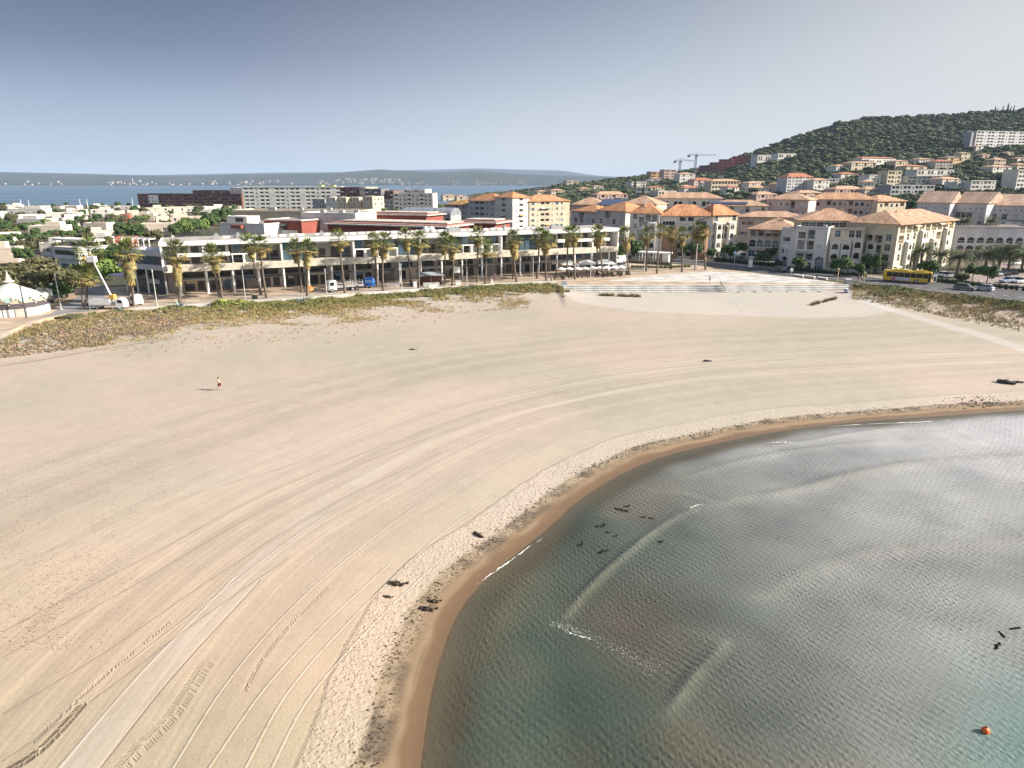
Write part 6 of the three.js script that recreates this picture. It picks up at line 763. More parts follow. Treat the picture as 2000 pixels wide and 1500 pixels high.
// dune grass and scrub
{
  const tuft = (n, h, col) => { const P = [], K = [], I = []; for (let i = 0; i < n; i++) { const a = rr(0, 6.28), l = h * rr(0.6, 1.2), t = rr(0.15, 0.75), x = rr(-0.16, 0.16), z = rr(-0.16, 0.16), o = P.length / 3, k = rr(0.6, 1.4), w = 0.035; P.push(x - Math.sin(a) * w, 0, z + Math.cos(a) * w, x + Math.sin(a) * w, 0, z - Math.cos(a) * w, x + Math.cos(a) * l * t, l * Math.sqrt(1 - t * t * 0.7), z + Math.sin(a) * l * t); for (let q = 0; q < 3; q++) K.push(col[0] * k, col[1] * k, col[2] * k); I.push(o, o + 1, o + 2); } const g = new THREE.BufferGeometry(); g.setAttribute('position', new THREE.Float32BufferAttribute(P, 3)); g.setAttribute('color', new THREE.Float32BufferAttribute(K, 3)); g.setIndex(I); g.computeVertexNormals(); return g; };
  const scat = (name, label, g, n, at, s0, s1) => { const l = []; for (let i = 0; i < n * 8 && l.length < n; i++) { const p = at(); if (p) l.push(p); } const im = new THREE.InstancedMesh(g, leafM, l.length), m = new THREE.Matrix4(), q = new THREE.Quaternion(), c = new THREE.Color(), up = new THREE.Vector3(0, 1, 0); l.forEach((p, i) => { const s = rr(s0, s1) * (p.w || 1); q.setFromAxisAngle(up, rr(0, 6.28)); im.setMatrixAt(i, m.compose(p, q, new THREE.Vector3(s, s * rr(0.7, 1.1), s))); const b = rr(0.7, 1.3); im.setColorAt(i, c.setRGB(b * rr(0.9, 1.3), b, b * rr(0.8, 1.1))); }); im.name = numbered(name); put(im); tag(im, label, 'ground cover', null, 'stuff'); };
  // place by the belts seen in the photograph: distance from the promenade edge
  const belt = (x0, x1, f0, f1, dens, thr) => () => { const x = rr(x0, x1), f = f0 + (f1 - f0) * Math.pow(rnd(), dens), z = F(x) + f; if (fbm(x * 0.13 + 7, z * 0.22, 3) + 0.34 * (rnd() - 0.5) * (0.6 + 0.6 * noise(x * 0.5, z * 0.5)) < thr(x, f)) return null; const p = new THREE.Vector3(x, Hb(x, z) - 0.04, z); p.w = 1.15 - 0.5 * (f - f0) / (f1 - f0); return p; };
  const xl = F; const xa = frontL[2].x - 8, xb = frontL[frontL.length - 1].x + 1;
  const wide = (x) => 1 + 0.75 * sstep(-30, -75, x), thrL = (x, f) => lerp(0.31, 0.6, clamp(f / (16 * wide(x))));
  scat('dune_grass', 'olive-green grass tufts on the dune before the promenade', tuft(14, 0.75, [0.23, 0.22, 0.08]), 12500, belt(xa, xb, 2.1, 14, 1.2, thrL), 0.6, 1.3);
  scat('dune_grass', 'dry straw-coloured grass tufts on the left dune', tuft(14, 0.65, [0.38, 0.32, 0.16]), 10500, belt(xa, xb, 2.4, 27, 1.1, (x, f) => thrL(x, f) + 0.02), 0.5, 1.2);
  scat('dune_scrub', 'low green scrub patches along the promenade wall', leafy(60, [[0, 0.15, 0, 0.5, 0.28]], 0.12, [0.10, 0.12, 0.03], 0.4, 1, 0.6), 3400, belt(xa, xb, 2.1, 10, 1.3, (x, f) => 0.44 + 0.012 * f), 0.7, 1.9);
  scat('dune_scrub', 'greyish brown dead scrub on the fenced left dune', leafy(60, [[0, 0.15, 0, 0.5, 0.26]], 0.11, [0.27, 0.215, 0.16], 0.4, 1, 0.5), 4600, belt(xa, frontL[5].x + 14, 3, 21, 1.1, (x, f) => 0.33 + 0.006 * f), 0.6, 1.4);
  const leftAt = (k) => () => { const px = rr(-50, 300), t = Math.pow(rnd(), 1.3), py = lerp(640 - 0.1 * px, 700 - 0.12 * px, t); if (fbm(px * 0.02, py * 0.06 + k, 3) + 0.3 * (rnd() - 0.5) < 0.41 + 0.17 * t) return null; const p = onSand(px, py); if (p) p.w = 1.1 - 0.4 * t; return p; };
  scat('dune_grass', 'dry brown-green grass spreading to the far left edge', tuft(14, 0.7, [0.27, 0.235, 0.11]), 2500, leftAt(3), 0.6, 1.3);
  scat('dune_scrub', 'greyish scrub spreading to the far left edge', leafy(60, [[0, 0.15, 0, 0.5, 0.26]], 0.11, [0.26, 0.215, 0.15], 0.4, 1, 0.5), 1500, leftAt(11), 0.6, 1.4);
  const ra = frontR[0].x + 0.5, rb = frontR[4].x + 26;
  scat('dune_grass', 'green grass on the right dune below the road', tuft(14, 0.7, [0.2, 0.215, 0.065]), 3600, belt(ra, rb, 0.9, 11, 1.2, (x, f) => 0.36 + 0.02 * f), 0.6, 1.4);
  scat('dune_grass', 'dry brown tufts on the seaward face of the right dune', tuft(13, 0.6, [0.36, 0.3, 0.17]), 3800, belt(ra, rb, 3, 22, 1, (x, f) => 0.36 + 0.012 * f), 0.5, 1.3);
  scat('dune_scrub', 'dark green scrub on the right dune', leafy(60, [[0, 0.15, 0, 0.5, 0.3]], 0.12, [0.08, 0.11, 0.028], 0.4, 1, 0.6), 1500, belt(ra, rb, 0.8, 13, 1.3, (x, f) => 0.46 + 0.008 * f), 0.7, 1.9);
  const rightAt = (b, k) => () => { const px = rr(1664, 2060), t = Math.pow(rnd(), b), u = (px - 1664) / 340, py = lerp(559 + 38 * u * u, 584 + 66 * u, t); if (fbm(px * 0.03, py * 0.07 + k, 3) + 0.3 * (rnd() - 0.5) < 0.38 + 0.18 * t) return null; const p = onSand(px, py); if (p) p.w = 1.1 - 0.35 * t; return p; };
  scat('dune_grass', 'olive grass spreading down the right dune', tuft(14, 0.7, [0.23, 0.22, 0.08]), 2200, rightAt(1.8, 5), 0.6, 1.3);
  scat('dune_grass', 'dry tufts on the lower sandy part of the right dune', tuft(13, 0.6, [0.36, 0.3, 0.16]), 1500, rightAt(0.8, 17), 0.5, 1.1);
  // sparse tufts straying onto the beach
  const lone = (list) => { let i = 0; return () => { if (i >= list.length) return null; const [x, y] = list[i++]; return onSand(x, y); }; };
  const strays = []; for (let i = 0; i < 260; i++) { const t = rnd(); strays.push([lerp(200, 900, t) + rr(-60, 60), lerp(690, 612, t) - 8 + 34 * rnd() * rnd()]); }
  scat('beach_tufts', 'sparse straw tufts straying from dune onto beach', tuft(16, 0.5, [0.3, 0.25, 0.12]), strays.length, lone(strays), 0.3, 0.85);
  const tg = tuft(16, 0.7, [0.2, 0.18, 0.07]);
  for (const [l, x0, x1, y0, y1, n] of [['strip of tall grass on the sand before the sea wall', 1172, 1250, 577, 580, 150], ['curved strip of grass on the sand left of the right dune', 1586, 1632, 596, 584, 110], ['short grass strip at the left foot of the sea wall', 1096, 1112, 570, 570, 30]]) { const at = []; for (let i = 0; i < n; i++) { const t = rnd(); if (Math.abs(t - 0.38) < 0.05) continue; at.push([lerp(x0, x1, t) + rr(-2, 2), lerp(y0, y1, t) + rr(-1, 1)]); } scat('grass_strip', l, tg, at.length, lone(at), 0.7, 1.3); }
  // wattle sand fences
  for (const [l, a, b] of [['upper wattle sand fence on the left dune', [100, 640], [470, 622]], ['second wattle sand fence on the left dune', [70, 652], [440, 636]], ['third wattle sand fence on the left dune', [40, 664], [330, 652]], ['lowest wattle sand fence on the left dune', [0, 676], [230, 664]], ['long low fence line at the seaward foot of the left dune', [0, 716], [340, 662]], ['upper foot fence of the left dune', [0, 700], [300, 652]], ['wattle fence curving round the right dune foot', [1668, 578], [1990, 632]]]) {
    const r = thing('sand_fence', l, 'fence'), mb = new MB(), n = 90; let last = null; for (let i = 0; i <= n; i++) { const t = i / n, p = onSand(lerp(a[0], b[0], t), lerp(a[1], b[1], t) + 1.2 * Math.sin(t * 7)); if (!p) continue; if (hash(i, 3) > 0.12) mb.bar([p.x, p.y - 0.2, p.z], [p.x + rr(-0.08, 0.08), p.y + rr(0.5, 0.8), p.z + rr(-0.05, 0.05)], 0.028, 4); if (last && hash(i, 5) > 0.15) { mb.bar([last.x, last.y + 0.4, last.z], [p.x, p.y + 0.4, p.z], 0.018, 4).bar([last.x, last.y + 0.2, last.z], [p.x, p.y + 0.2, p.z], 0.018, 4); } last = p; } mb.build('stakes', M(0.24, 0.19, 0.15), r).userData.kind = 'stuff';
  }
  // wrack line: dark seaweed litter, and specks scattered on the raked sand
  const bit = leafy(7, [[0, 0.02, 0, 0.09, 0.03]], 0.05, [0.12, 0.075, 0.035], 0.5, 0.4, 0), sp = shore.filter((p) => p[1] > -110 && p[1] < 10);
  scat('seaweed_litter', 'dark seaweed bits along the high-water mark', bit, 26000, () => { const x = rr(-16, 118), z = rr(-102, -18), d = sd(x, z), s = ss(x, z); if (d < 1.7 || d > 3.9 || Math.abs(d - 2.75 - 0.5 * (noise(s * 0.15, 9) - 0.5)) > 0.75 * rnd() + 0.1 || noise(s * 0.25, 3.5) + 0.4 * noise(s * 1.3, 1) < 0.16 + 0.5 * rnd()) return null; return new THREE.Vector3(x, Hb(x, z), z); }, 0.3, 1.15);
  scat('seaweed_litter', 'thick brown wrack on the far right waterline', bit, 2600, () => { const x = rr(36, 100), z = rr(-92, -62), d = sd(x, z); if (d < 1.5 || d > 5.2 || noise(x * 0.12, 5) * sstep(34, 70, x) < 0.5 * rnd() + 0.2) return null; return new THREE.Vector3(x, Hb(x, z), z); }, 0.5, 1.6);
  scat('sand_specks', 'dark specks of litter scattered on the raked sand', bit, 3600, () => { const px = rr(-60, 640), py = 840 + 430 * Math.pow(rnd(), 0.8); const t = fbm(px * 0.012, py * 0.02, 3) * sstep(560, 300, px + (py - 850) * 0.5); if (t < 0.3 + 0.35 * rnd()) return null; return onSand(px, py); }, 0.14, 0.5);
}
// ---------- vehicles ----------
const paintM = (r, g, b) => M(r, g, b, { rough: 0.35, cc: 0.8 }), headM = M(0.8, 0.8, 0.78, { rough: 0.15 }), tailM = M(0.35, 0.02, 0.02, { rough: 0.3 });
const wheelG = (r, w) => cached(['wheel', r, w].join(), () => { const g = new THREE.CylinderGeometry(r, r, w, 18); g.rotateX(Math.PI / 2); return new MB().add(g).geo(); });
function wheels(root, xs, zs, r = 0.32, w = 0.22) { for (const x of xs) for (const z of zs) { const o = mesh('wheel', wheelG(r, w), C.tyre, root, x, r, z); mesh('rim', wheelG(r * 0.6, w + 0.03), C.metal, o, 0, 0, 0); } }
function extr(pts, w, bev = 0.05) { const s = new THREE.Shape(); pts.forEach((p, i) => (i ? s.lineTo(...p) : s.moveTo(...p))); const g = new THREE.ExtrudeGeometry(s, { depth: w - 2 * bev, bevelEnabled: bev > 0, bevelThickness: bev, bevelSize: bev, bevelSegments: 2 }); g.translate(0, 0, -(w - 2 * bev) / 2); return new MB().add(g).geo(); }
const carG = { // saloon, hatch, wagon: nose at -x
  saloon: { b: [[-2.15, 0.3], [-2.18, 0.62], [-1.1, 0.86], [1.35, 0.92], [2.12, 0.86], [2.15, 0.3]], c: [[-1.15, 0.86], [-0.42, 1.36], [0.85, 1.38], [1.6, 0.9]], r: [-0.4, 0.85] },
  hatch: { b: [[-1.95, 0.3], [-1.98, 0.66], [-1.0, 0.9], [1.7, 0.96], [1.92, 0.8], [1.95, 0.3]], c: [[-1.1, 0.88], [-0.35, 1.44], [1.25, 1.44], [1.8, 0.94]], r: [-0.33, 1.24] },
  wagon: { b: [[-2.2, 0.3], [-2.22, 0.66], [-1.15, 0.9], [2.1, 0.96], [2.2, 0.7], [2.2, 0.3]], c: [[-1.25, 0.88], [-0.5, 1.46], [1.75, 1.46], [2.1, 0.95]], r: [-0.47, 1.75] },
};
function car(kind, p, turn, col, label, group, cat = 'car') {
  const k = carG[kind], r = thing('parked_car', label, cat, [p.x, p.y, p.z], turn, group), xs = k.b[0][0];
  mesh('body', cached('cb' + kind, () => extr(k.b, 1.76, 0.06)), col, r, 0, 0, 0);
  mesh('window', cached('cw' + kind, () => extr(k.c, 1.56, 0.03)), C.glass, r, 0, 0, 0); mesh('car_roof', cached('cr' + kind, () => { const b = new MB().box((k.r[0] + k.r[1]) / 2, k.c[1][1] + 0.01, 0, k.r[1] - k.r[0] + 0.2, 0.06, 1.5); for (const z of [-0.78, 0.78]) b.box((k.r[0] + k.r[1]) / 2, 0.9, z, 0.1, k.c[1][1] - 0.9, 0.06); return b.geo(); }), col, r, 0, 0, 0);
  wheels(r, [xs * 0.62, -xs * 0.64], [-0.8, 0.8]);
  for (const z of [-0.62, 0.62]) { mesh('headlight', cached('hl', () => bx(0, 0, 0, 0.12, 0.14, 0.34).geo()), headM, r, xs - 0.02, 0.55, z); mesh('tail_light', cached('tl', () => bx(0, 0, 0, 0.1, 0.16, 0.26).geo()), tailM, r, -xs + 0.03, 0.62, z); }
  return r;
}
const RY = 2.15, roadTurn = (() => { const a = G(1720, 548, RY), b = G(1920, 570, RY); return Math.atan2(-(b.z - a.z), b.x - a.x); })();
const silver = paintM(0.5, 0.52, 0.55), dgrey = paintM(0.12, 0.13, 0.145), wht = paintM(0.78, 0.78, 0.76), blk = paintM(0.02, 0.02, 0.024), blue = paintM(0.05, 0.1, 0.25);
car('wagon', G(1884, 566, RY), roadTurn + Math.PI, dgrey, 'dark grey estate car on the road, left of the silver car', null); car('hatch', G(1921, 567, RY), roadTurn, silver, 'silver hatchback on the road, right of the grey estate car', null);
car('hatch', G(1521, 530, RY), roadTurn + Math.PI, dgrey, 'dark car driving past the white corner tower', null);
[[1948, 539, 'hatch', silver, 'silver car, left end of the short row in the right car park', 1.2], [1963, 537, 'saloon', blk, 'black car in the middle of the short row in the right car park', 1.2], [1978, 535, 'saloon', blk, 'black car at the right end of the short row in the right car park', 1.2], [1970, 552, 'wagon', paintM(0.35, 0.42, 0.55), 'pale blue estate car behind the hedge in the right car park', 0.2], [1994, 553, 'hatch', wht, 'white car at the right edge behind the hedge', 0.2], [1838, 541, 'hatch', wht, 'white car half hidden under the palms behind the bus', 0.1], [1852, 542, 'hatch', silver, 'silver car beside the white one under the palms', 0.1], [1985, 517, 'hatch', wht, 'white car far back in the right car park', 0.3]].forEach(([x, y, k, c, l, t]) => car(k, G(x, y, RY), t, c, l, 'cars in the right car park'));
[[1450, 503, 'hatch', silver, 'silver car at the left of the parked row under the trees', 0.3], [1463, 504, 'saloon', silver, 'second silver car of the parked row under the trees', 0.3], [1477, 506, 'wagon', wht, 'white car third in the parked row under the trees', 0.3], [1488, 507, 'hatch', dgrey, 'dark car at the right of the parked row under the trees', 0.3], [1310, 505, 'hatch', wht, 'white car behind the pergola shelter', 0.2], [1230, 507, 'saloon', dgrey, 'dark car behind the palm by the white van', 0.2]].forEach(([x, y, k, c, l, t]) => car(k, G(x, y, RY), t, c, l, 'cars in the left car park'));
car('hatch', G(1210, 523, 2.2), 0.5, wht, 'white car parked at the end of the cafe terrace', null);
{ // white van
  const p = G(1207, 513, 2.2), r = thing('white_van', 'white van behind the parked white car at the cafe terrace end', 'van', [p.x, 2.2, p.z], 0.4); mesh('body', extr([[-2.4, 0.35], [-2.45, 1.1], [-1.6, 1.35], [-1.1, 2.15], [2.4, 2.2], [2.45, 0.35]], 1.9, 0.07), wht, r, 0, 0, 0); mesh('window', extr([[-1.62, 1.36], [-1.15, 2.0], [-0.3, 2.0], [-0.3, 1.36]], 1.93, 0.01), C.glass, r, 0, 0, 0); mesh('windscreen', bx(0, 0, 0, 0.06, 0.85, 1.6).geo(), C.glass, r, -1.42, 1.3, 0).rotation.z = -0.55; wheels(r, [-1.5, 1.5], [-0.86, 0.86], 0.34);
}
{ // the yellow bus
  const a = G(1723, 549, RY), b = G(1817, 555.5, RY), L = a.distanceTo(b), yel = paintM(0.72, 0.47, 0.015), r = thing('city_bus', 'yellow city bus on the road beside the date palms', 'bus', [(a.x + b.x) / 2, RY, (a.z + b.z) / 2], Math.atan2(-(b.z - a.z), b.x - a.x)), g = new RoundedBoxGeometry(L, 2.6, 2.5, 3, 0.16);
  mesh('body', new MB().add(g).geo(), yel, r, 0, 1.62, -1.25);
  for (const z of [0.015, -2.515]) for (let i = 0; i < 7; i++) mesh('window', cached('busw', () => bx(0, 0, 0, (L - 1.4) / 7 - 0.1, 1.15, 0.05).geo()), C.glass, r, -L / 2 + 0.75 + (i + 0.5) * (L - 1.4) / 7, 1.35, z);
  bx(-L / 2 - 0.01, 1.0, -1.25, 0.06, 1.6, 2.2).build('windscreen', C.glass, r); bx(L / 2 - 0.35, 0.5, 0.02, 0.62, 2.2, 0.05).build('door', C.dark, r); bx(L / 2 + 0.01, 1.2, -1.25, 0.05, 1.2, 1.9).build('rear_window', C.glass, r);
  bx(-1.3, 0.55, 0.025, 4.2, 0.75, 0.03).build('side_poster', M(0.66, 0.6, 0.66), r); bx(-2.9, 0.6, 0.045, 0.8, 0.62, 0.02).build('poster_patch', M(0.6, 0.1, 0.28), r);
  bx(-1.6, 2.93, -1.25, 3.6, 0.28, 1.9).build('roof_pod', yel, r); bx(2.9, 2.93, -1.25, 2.6, 0.22, 1.7).build('roof_pod', yel, r); wheels(r, [-L / 2 + 2.6, L / 2 - 3.2], [-0.14, -2.36], 0.48, 0.28); bx(0, 0.28, -1.25, L - 0.4, 0.12, 2.3).build('underframe', C.dark, r);
}
const pt = (p, f) => [p.x - f.x, p.y - f.y, p.z - f.z];
{ // lift truck with raised basket
  const f = G(214, 603, 2.2), r = thing('lift_truck', 'white aerial lift truck with raised boom trimming the palm', 'truck', [f.x, 2.2, f.z], 0), z = -f.z, X = (px) => (px - 214) / 1333 * (z + 5);
  mesh('cab', extr([[1.9, 0.5], [1.9, 2.0], [2.5, 2.15], [3.2, 1.95], [3.45, 1.25], [3.5, 0.5]], 1.9, 0.06), wht, r, 0, 0, 0); mesh('windscreen', extr([[2.35, 1.35], [2.4, 1.95], [3.16, 1.85], [3.38, 1.3]], 1.94, 0.01), C.glass, r, 0, 0, 0);
  bx(-0.9, 0.75, 0, 5.4, 0.25, 1.9).build('chassis', M(0.35, 0.35, 0.36), r); bx(-1.4, 1.0, 0, 4.2, 1.0, 1.8).build('side_panel', wht, r); wheels(r, [2.7, -1.9], [-0.8, 0.8], 0.38, 0.26); bx(-3.7, 0.5, 0, 0.9, 0.7, 1.6).build('tail_box', C.dark, r);
  const base = [1.0, 1.9, 0], tip = pt(D(184, 514, z - 1.5), f); bx(1.0, 1.9, 0, 1.0, 1.0, 1.0).build('turret', M(0.6, 0.35, 0.1), r); const bm = new MB().bar(base, tip, 0.2, 6, 0.14).build('boom', wht, r);
  const c = pt(D(179, 506, z - 1.5), f); new MB().box(c[0], c[1] - 0.6, c[2], 1.5, 0.1, 1).box(c[0], c[1] - 0.5, c[2] + 0.5, 1.5, 1.05, 0.06).box(c[0], c[1] - 0.5, c[2] - 0.5, 1.5, 1.05, 0.06).box(c[0] - 0.74, c[1] - 0.5, c[2], 0.06, 1.05, 0.94).box(c[0] + 0.74, c[1] - 0.5, c[2], 0.06, 1.05, 0.94).build('basket', wht, r); for (const q of [-3.2, 1.3]) for (const s of [-1.2, 1.2]) new MB().box(q, 0, s, 0.4, 0.1, 0.4).box(q, 0.1, s, 0.12, 0.8, 0.12).build('outrigger', C.metal, r);
}
{ // small white lorry behind it
  const f = G(267, 596, 2.2), r = thing('white_lorry', 'small white cab lorry behind the twin palms', 'truck', [f.x, 2.2, f.z], -0.5); mesh('cab', extr([[-0.9, 0.45], [-0.95, 1.9], [-0.2, 2.2], [0.7, 2.05], [0.95, 1.2], [1.0, 0.45]], 1.9, 0.07), wht, r, 0, 0, 0); mesh('windscreen', bx(0, 0, 0, 0.06, 0.8, 1.5).geo(), C.glass, r, 0.9, 1.2, 0).rotation.z = 0.28; mesh('window', bx(0, 0, 0, 0.8, 0.65, 1.96).geo(), C.glass, r, 0.15, 1.25, 0); bx(-3, 0.7, 0, 4.2, 0.2, 1.8).build('flat_bed', C.dark, r); wheels(r, [0.2, -3.6], [-0.8, 0.8], 0.38, 0.26);
}
{ // flatbed lorry
  const a = G(642, 571.5, 2.2), b = G(712, 566, 2.2), L = a.distanceTo(b), r = thing('flatbed_lorry', 'flatbed lorry with white cab and empty grey stake bed on the promenade', 'truck', [a.x, 2.2, a.z], Math.atan2(-(b.z - a.z), b.x - a.x));
  mesh('cab', extr([[0, 0.5], [-0.05, 1.3], [0.25, 2.35], [0.9, 2.6], [1.9, 2.6], [1.95, 0.5]], 2.1, 0.07), wht, r, 0, 0, -1.1); mesh('windscreen', bx(0, 0, 0, 0.06, 1.0, 1.8).geo(), C.glass, r, 0.06, 1.35, -1.1).rotation.z = -0.28; for (const z of [0.0, -2.2]) mesh('window', bx(0, 0, 0, 0.85, 0.8, 0.06).geo(), C.glass, r, 0.95, 1.5, z);
  bx(L / 2 + 1, 0.95, -1.1, L - 2, 0.22, 2.2).build('bed', M(0.42, 0.41, 0.4), r); bx(L / 2 + 1, 0.6, -1.1, L - 2.2, 0.3, 0.9).build('chassis', C.dark, r); for (let i = 0; i < 6; i++) for (const z of [-0.05, -2.15]) mesh('stake', cached('stk', () => bx(0, 0, 0, 0.09, 1.3, 0.09).geo()), M(0.5, 0.49, 0.48), r, 2.3 + i * (L - 2.7) / 5, 1.17, z); for (const z of [-0.05, -2.15]) bx(L / 2 + 1, 1.9, z, L - 2.4, 0.08, 0.06).build('rail', M(0.5, 0.49, 0.48), r); wheels(r, [0.9, L - 1.8, L - 2.8], [-0.15, -2.05], 0.45, 0.28);
}
{ // blue tanker trailer
  const f = G(722, 562.5, 2.2), r = thing('blue_tank_trailer', 'bright blue rounded tank trailer behind the flatbed lorry', 'trailer', [f.x, 2.2, f.z], 0.25), bl = paintM(0.015, 0.16, 0.55), g = new THREE.CapsuleGeometry(1.02, 0.9, 6, 16); g.rotateZ(Math.PI / 2); mesh('tank', new MB().add(g).geo(), bl, r, 0, 1.5, -1); bx(0, 0.45, -1, 2.6, 0.25, 1.7).build('chassis', bl, r); wheels(r, [-0.6, 0.5], [-0.15, -1.9], 0.36, 0.24); bx(0, 2.45, -1, 0.7, 0.18, 0.7).build('hatch', bl, r); bx(-0.2, 1.35, 0.0, 1.5, 0.5, 0.06).build('name_band', M(0.25, 0.4, 0.7), r);
}
// ---------- promenade furniture ----------
[[120, 605, 117, 541, 'tall pale post left of the side street', 0], [107, 592, 103, 556, 'white globe lamp post beside the olive trees', 1], [307, 597, 302, 532, 'thin grey post before the glazed corner wing', 0], [479, 582, 475, 524, 'thin grey post before the third bay', 0], [638, 574, 635, 530, 'thin grey post beside the flatbed lorry cab', 0], [785, 567, 782, 520, 'thin grey post left of the palms below the roof domes', 0], [912, 558, 911, 508, 'thin grey post right of the close palm pair', 0], [1041, 550, 1041, 500, 'thin grey post left of the cafe parasol palms', 0], [1153, 543, 1152, 496, 'thin grey post in the middle of the cafe terrace', 0], [1258, 535, 1259, 486, 'thin grey post before the pergola shelter', 0], [1358, 529, 1359, 480, 'pale post beside the darkest tall palm', 0]].forEach(([x, y, tx, ty, l, g]) => { const f = G(x, y, 2.2), t = D(tx, ty, -f.z), h = t.y - f.y, r = thing('lamp_post', l, 'lamp post', [f.x, f.y, f.z], 0, 'posts along the promenade'); new MB().bar([0, 0, 0], [0, h, 0], 0.11, 10, 0.07).build('pole', C.pole, r); bx(0, 0, 0, 0.36, 0.25, 0.36).build('foot', C.pole, r); if (g) mesh('globe', new THREE.SphereGeometry(0.3, 14, 10), C.paint, r, 0, h, 0); else new MB().bar([0, h, 0], [0, h + 0.6, 0], 0.13, 10).build('lamp_head', C.pole, r); });
{ const f = G(52, 623, 2.0), r = thing('black_post', 'black post in front of the carousel', 'post', [f.x, 2, f.z]); new MB().bar([0, 0, 0], [0, 6, 0], 0.13, 10, 0.09).build('pole', C.dark, r); new MB().bar([0, 6, 0], [0, 6.25, 0], 0.16, 10).build('cap', C.dark, r); bx(0, 0, 0, 0.4, 0.2, 0.4).build('foot', C.dark, r); }
{ // carousel
  const c = G(29, 610, 2.2), r = thing('carousel', 'round white carousel with pointed tent roof and ornate rim at the left edge', 'carousel', [c.x, 2.2, c.z]), R = 6.1, crm = M(0.6, 0.53, 0.4); r.scale.y = 0.78;
  const cyl = (r0, r1, h, y, n = 40) => { const g = new THREE.CylinderGeometry(r1, r0, h, n, 1, true); g.translate(0, y + h / 2, 0); return new MB().add(g); };
  for (let i = 0; i < 20; i++) { const a = i / 20 * Math.PI * 2, g = new THREE.CylinderGeometry(R * 0.985, R * 0.985, 1.85, 3, 1, true, a + 0.012, Math.PI * 2 / 20 - 0.024); g.translate(0, 0.93, 0); new MB().add(g).build('shutter_panel', i === 2 ? M(0.36, 0.34, 0.3) : M(0.7, 0.69, 0.66), r); }
  cyl(R * 0.965, R * 0.965, 1.85, 0).build('inner_wall', C.grey, r); cyl(R * 0.99, R * 1.02, 1.3, 1.87).build('dark_band', M(0.09, 0.075, 0.085), r); cyl(R * 1.03, R * 1.09, 1.0, 3.2).build('rim', crm, r);
  for (let i = 0; i < 18; i++) { const a = (i + 0.5) / 18 * Math.PI * 2, s = Math.sin(a), q = Math.cos(a), g = new THREE.CylinderGeometry(0.95, 0.95, 0.16, 16, 1, false, 0, Math.PI); g.rotateX(Math.PI / 2); g.rotateZ(Math.PI / 2); const m = mesh('crest', new MB().add(g).geo(), crm, r, s * R * 1.08, 4.1, q * R * 1.08, a); const p = new THREE.CylinderGeometry(0.6, 0.6, 0.06, 14); p.rotateX(Math.PI / 2); mesh('painted_panel', new MB().add(p).geo(), M(0.3, 0.42, 0.42), m, 0, 0.1, 0.1); mesh('bulb', cached('bulb', () => new THREE.SphereGeometry(0.13, 8, 6)), C.paint, r, s * R * 1.05, 2.95, q * R * 1.05); }
  const prof = []; for (let i = 0; i <= 14; i++) { const t = i / 14; prof.push(new THREE.Vector2(lerp(R * 1.02, 0.5, t), 4.2 + 3.2 * Math.pow(t, 1.3))); } const lg = new THREE.LatheGeometry(prof, 36), P = lg.attributes.position; mesh('tent_roof', lg, M(0.52, 0.5, 0.46), r, 0, 0, 0);
  const fin = [[0.7, 7.5], [1.0, 7.7], [1.0, 7.9], [0.5, 8.1], [0.55, 8.5], [0.3, 8.7], [0.35, 9.2], [0.12, 9.5], [0.1, 10.2], [0.02, 10.4]].map(([a, b]) => new THREE.Vector2(a, b)); mesh('finial', new THREE.LatheGeometry(fin, 20), crm, r, 0, 0, 0);
}
{ const p = G(498, 584, 2.2), r = thing('litter_box', 'black box on the promenade between two palms', 'bin', [p.x, 2.2, p.z], 0.1); mesh('bin', new RoundedBoxGeometry(1.15, 0.8, 0.8, 2, 0.06), C.dark, r, 0, 0.42, 0); bx(0, 0.82, 0, 1.2, 0.08, 0.85).build('lid', M(0.05, 0.05, 0.05), r); bx(0.2, 0.86, 0, 0.4, 0.1, 0.3).build('handle', M(0.5, 0.4, 0.08), r); }
{ const p = G(606, 570, 2.2), r = thing('orange_parasol', 'tilted orange parasol at the foot of the palm', 'parasol', [p.x, 2.2, p.z]); const g = new THREE.ConeGeometry(0.85, 0.4, 10, 1, true); const c = mesh('canopy', g, M(0.5, 0.22, 0.06), r, 0.1, 0.95, 0); c.rotation.set(0.9, 0, -0.5); new MB().bar([0, 0, 0], [0.1, 1.1, 0.1], 0.03).build('pole', C.metal, r); }
// cafe terrace
function parasol(p, w, h, label, round, mat = M(0.76, 0.74, 0.7)) { const r = thing('cafe_parasol', label, 'parasol', [p.x, p.y, p.z], rr(-0.1, 0.1), 'white parasols of the cafe terrace'), g = new THREE.ConeGeometry(w / 2 * (round ? 1 : 1.41), w * 0.2, round ? 12 : 4, 1, true); if (!round) g.rotateY(Math.PI / 4); mesh('canopy', new MB().add(g).geo(), mat, r, 0, h + w * 0.1, 0); const v = new THREE.CylinderGeometry(w / 2 * (round ? 1 : 1.41), w / 2 * (round ? 1 : 1.41), 0.22, round ? 12 : 4, 1, true); if (!round) v.rotateY(Math.PI / 4); mesh('valance', new MB().add(v).geo(), mat, r, 0, h - 0.11, 0); new MB().bar([0, 0, 0], [0, h + 0.2, 0], 0.05, 8).build('pole', C.metal, r); bx(0, 0, 0, 0.7, 0.1, 0.7).build('base', C.dark, r); }
[[1112, 536, 4.6, 'left'], [1146, 534, 4.6, 'middle'], [1181, 533, 5, 'right']].forEach(([x, y, w, l]) => parasol(G(x, y, 2.2), w, 2.9, `${l} one of the three big square white parasols`, false));
[1096, 1112, 1128, 1142, 1157, 1171, 1184, 1199, 1213].forEach((x, i) => parasol(G(x, 541 - i * 0.5, 2.2), 2.5, 2.15, `small round white parasol, ${ord(i)} from the left in the terrace front row`, true));
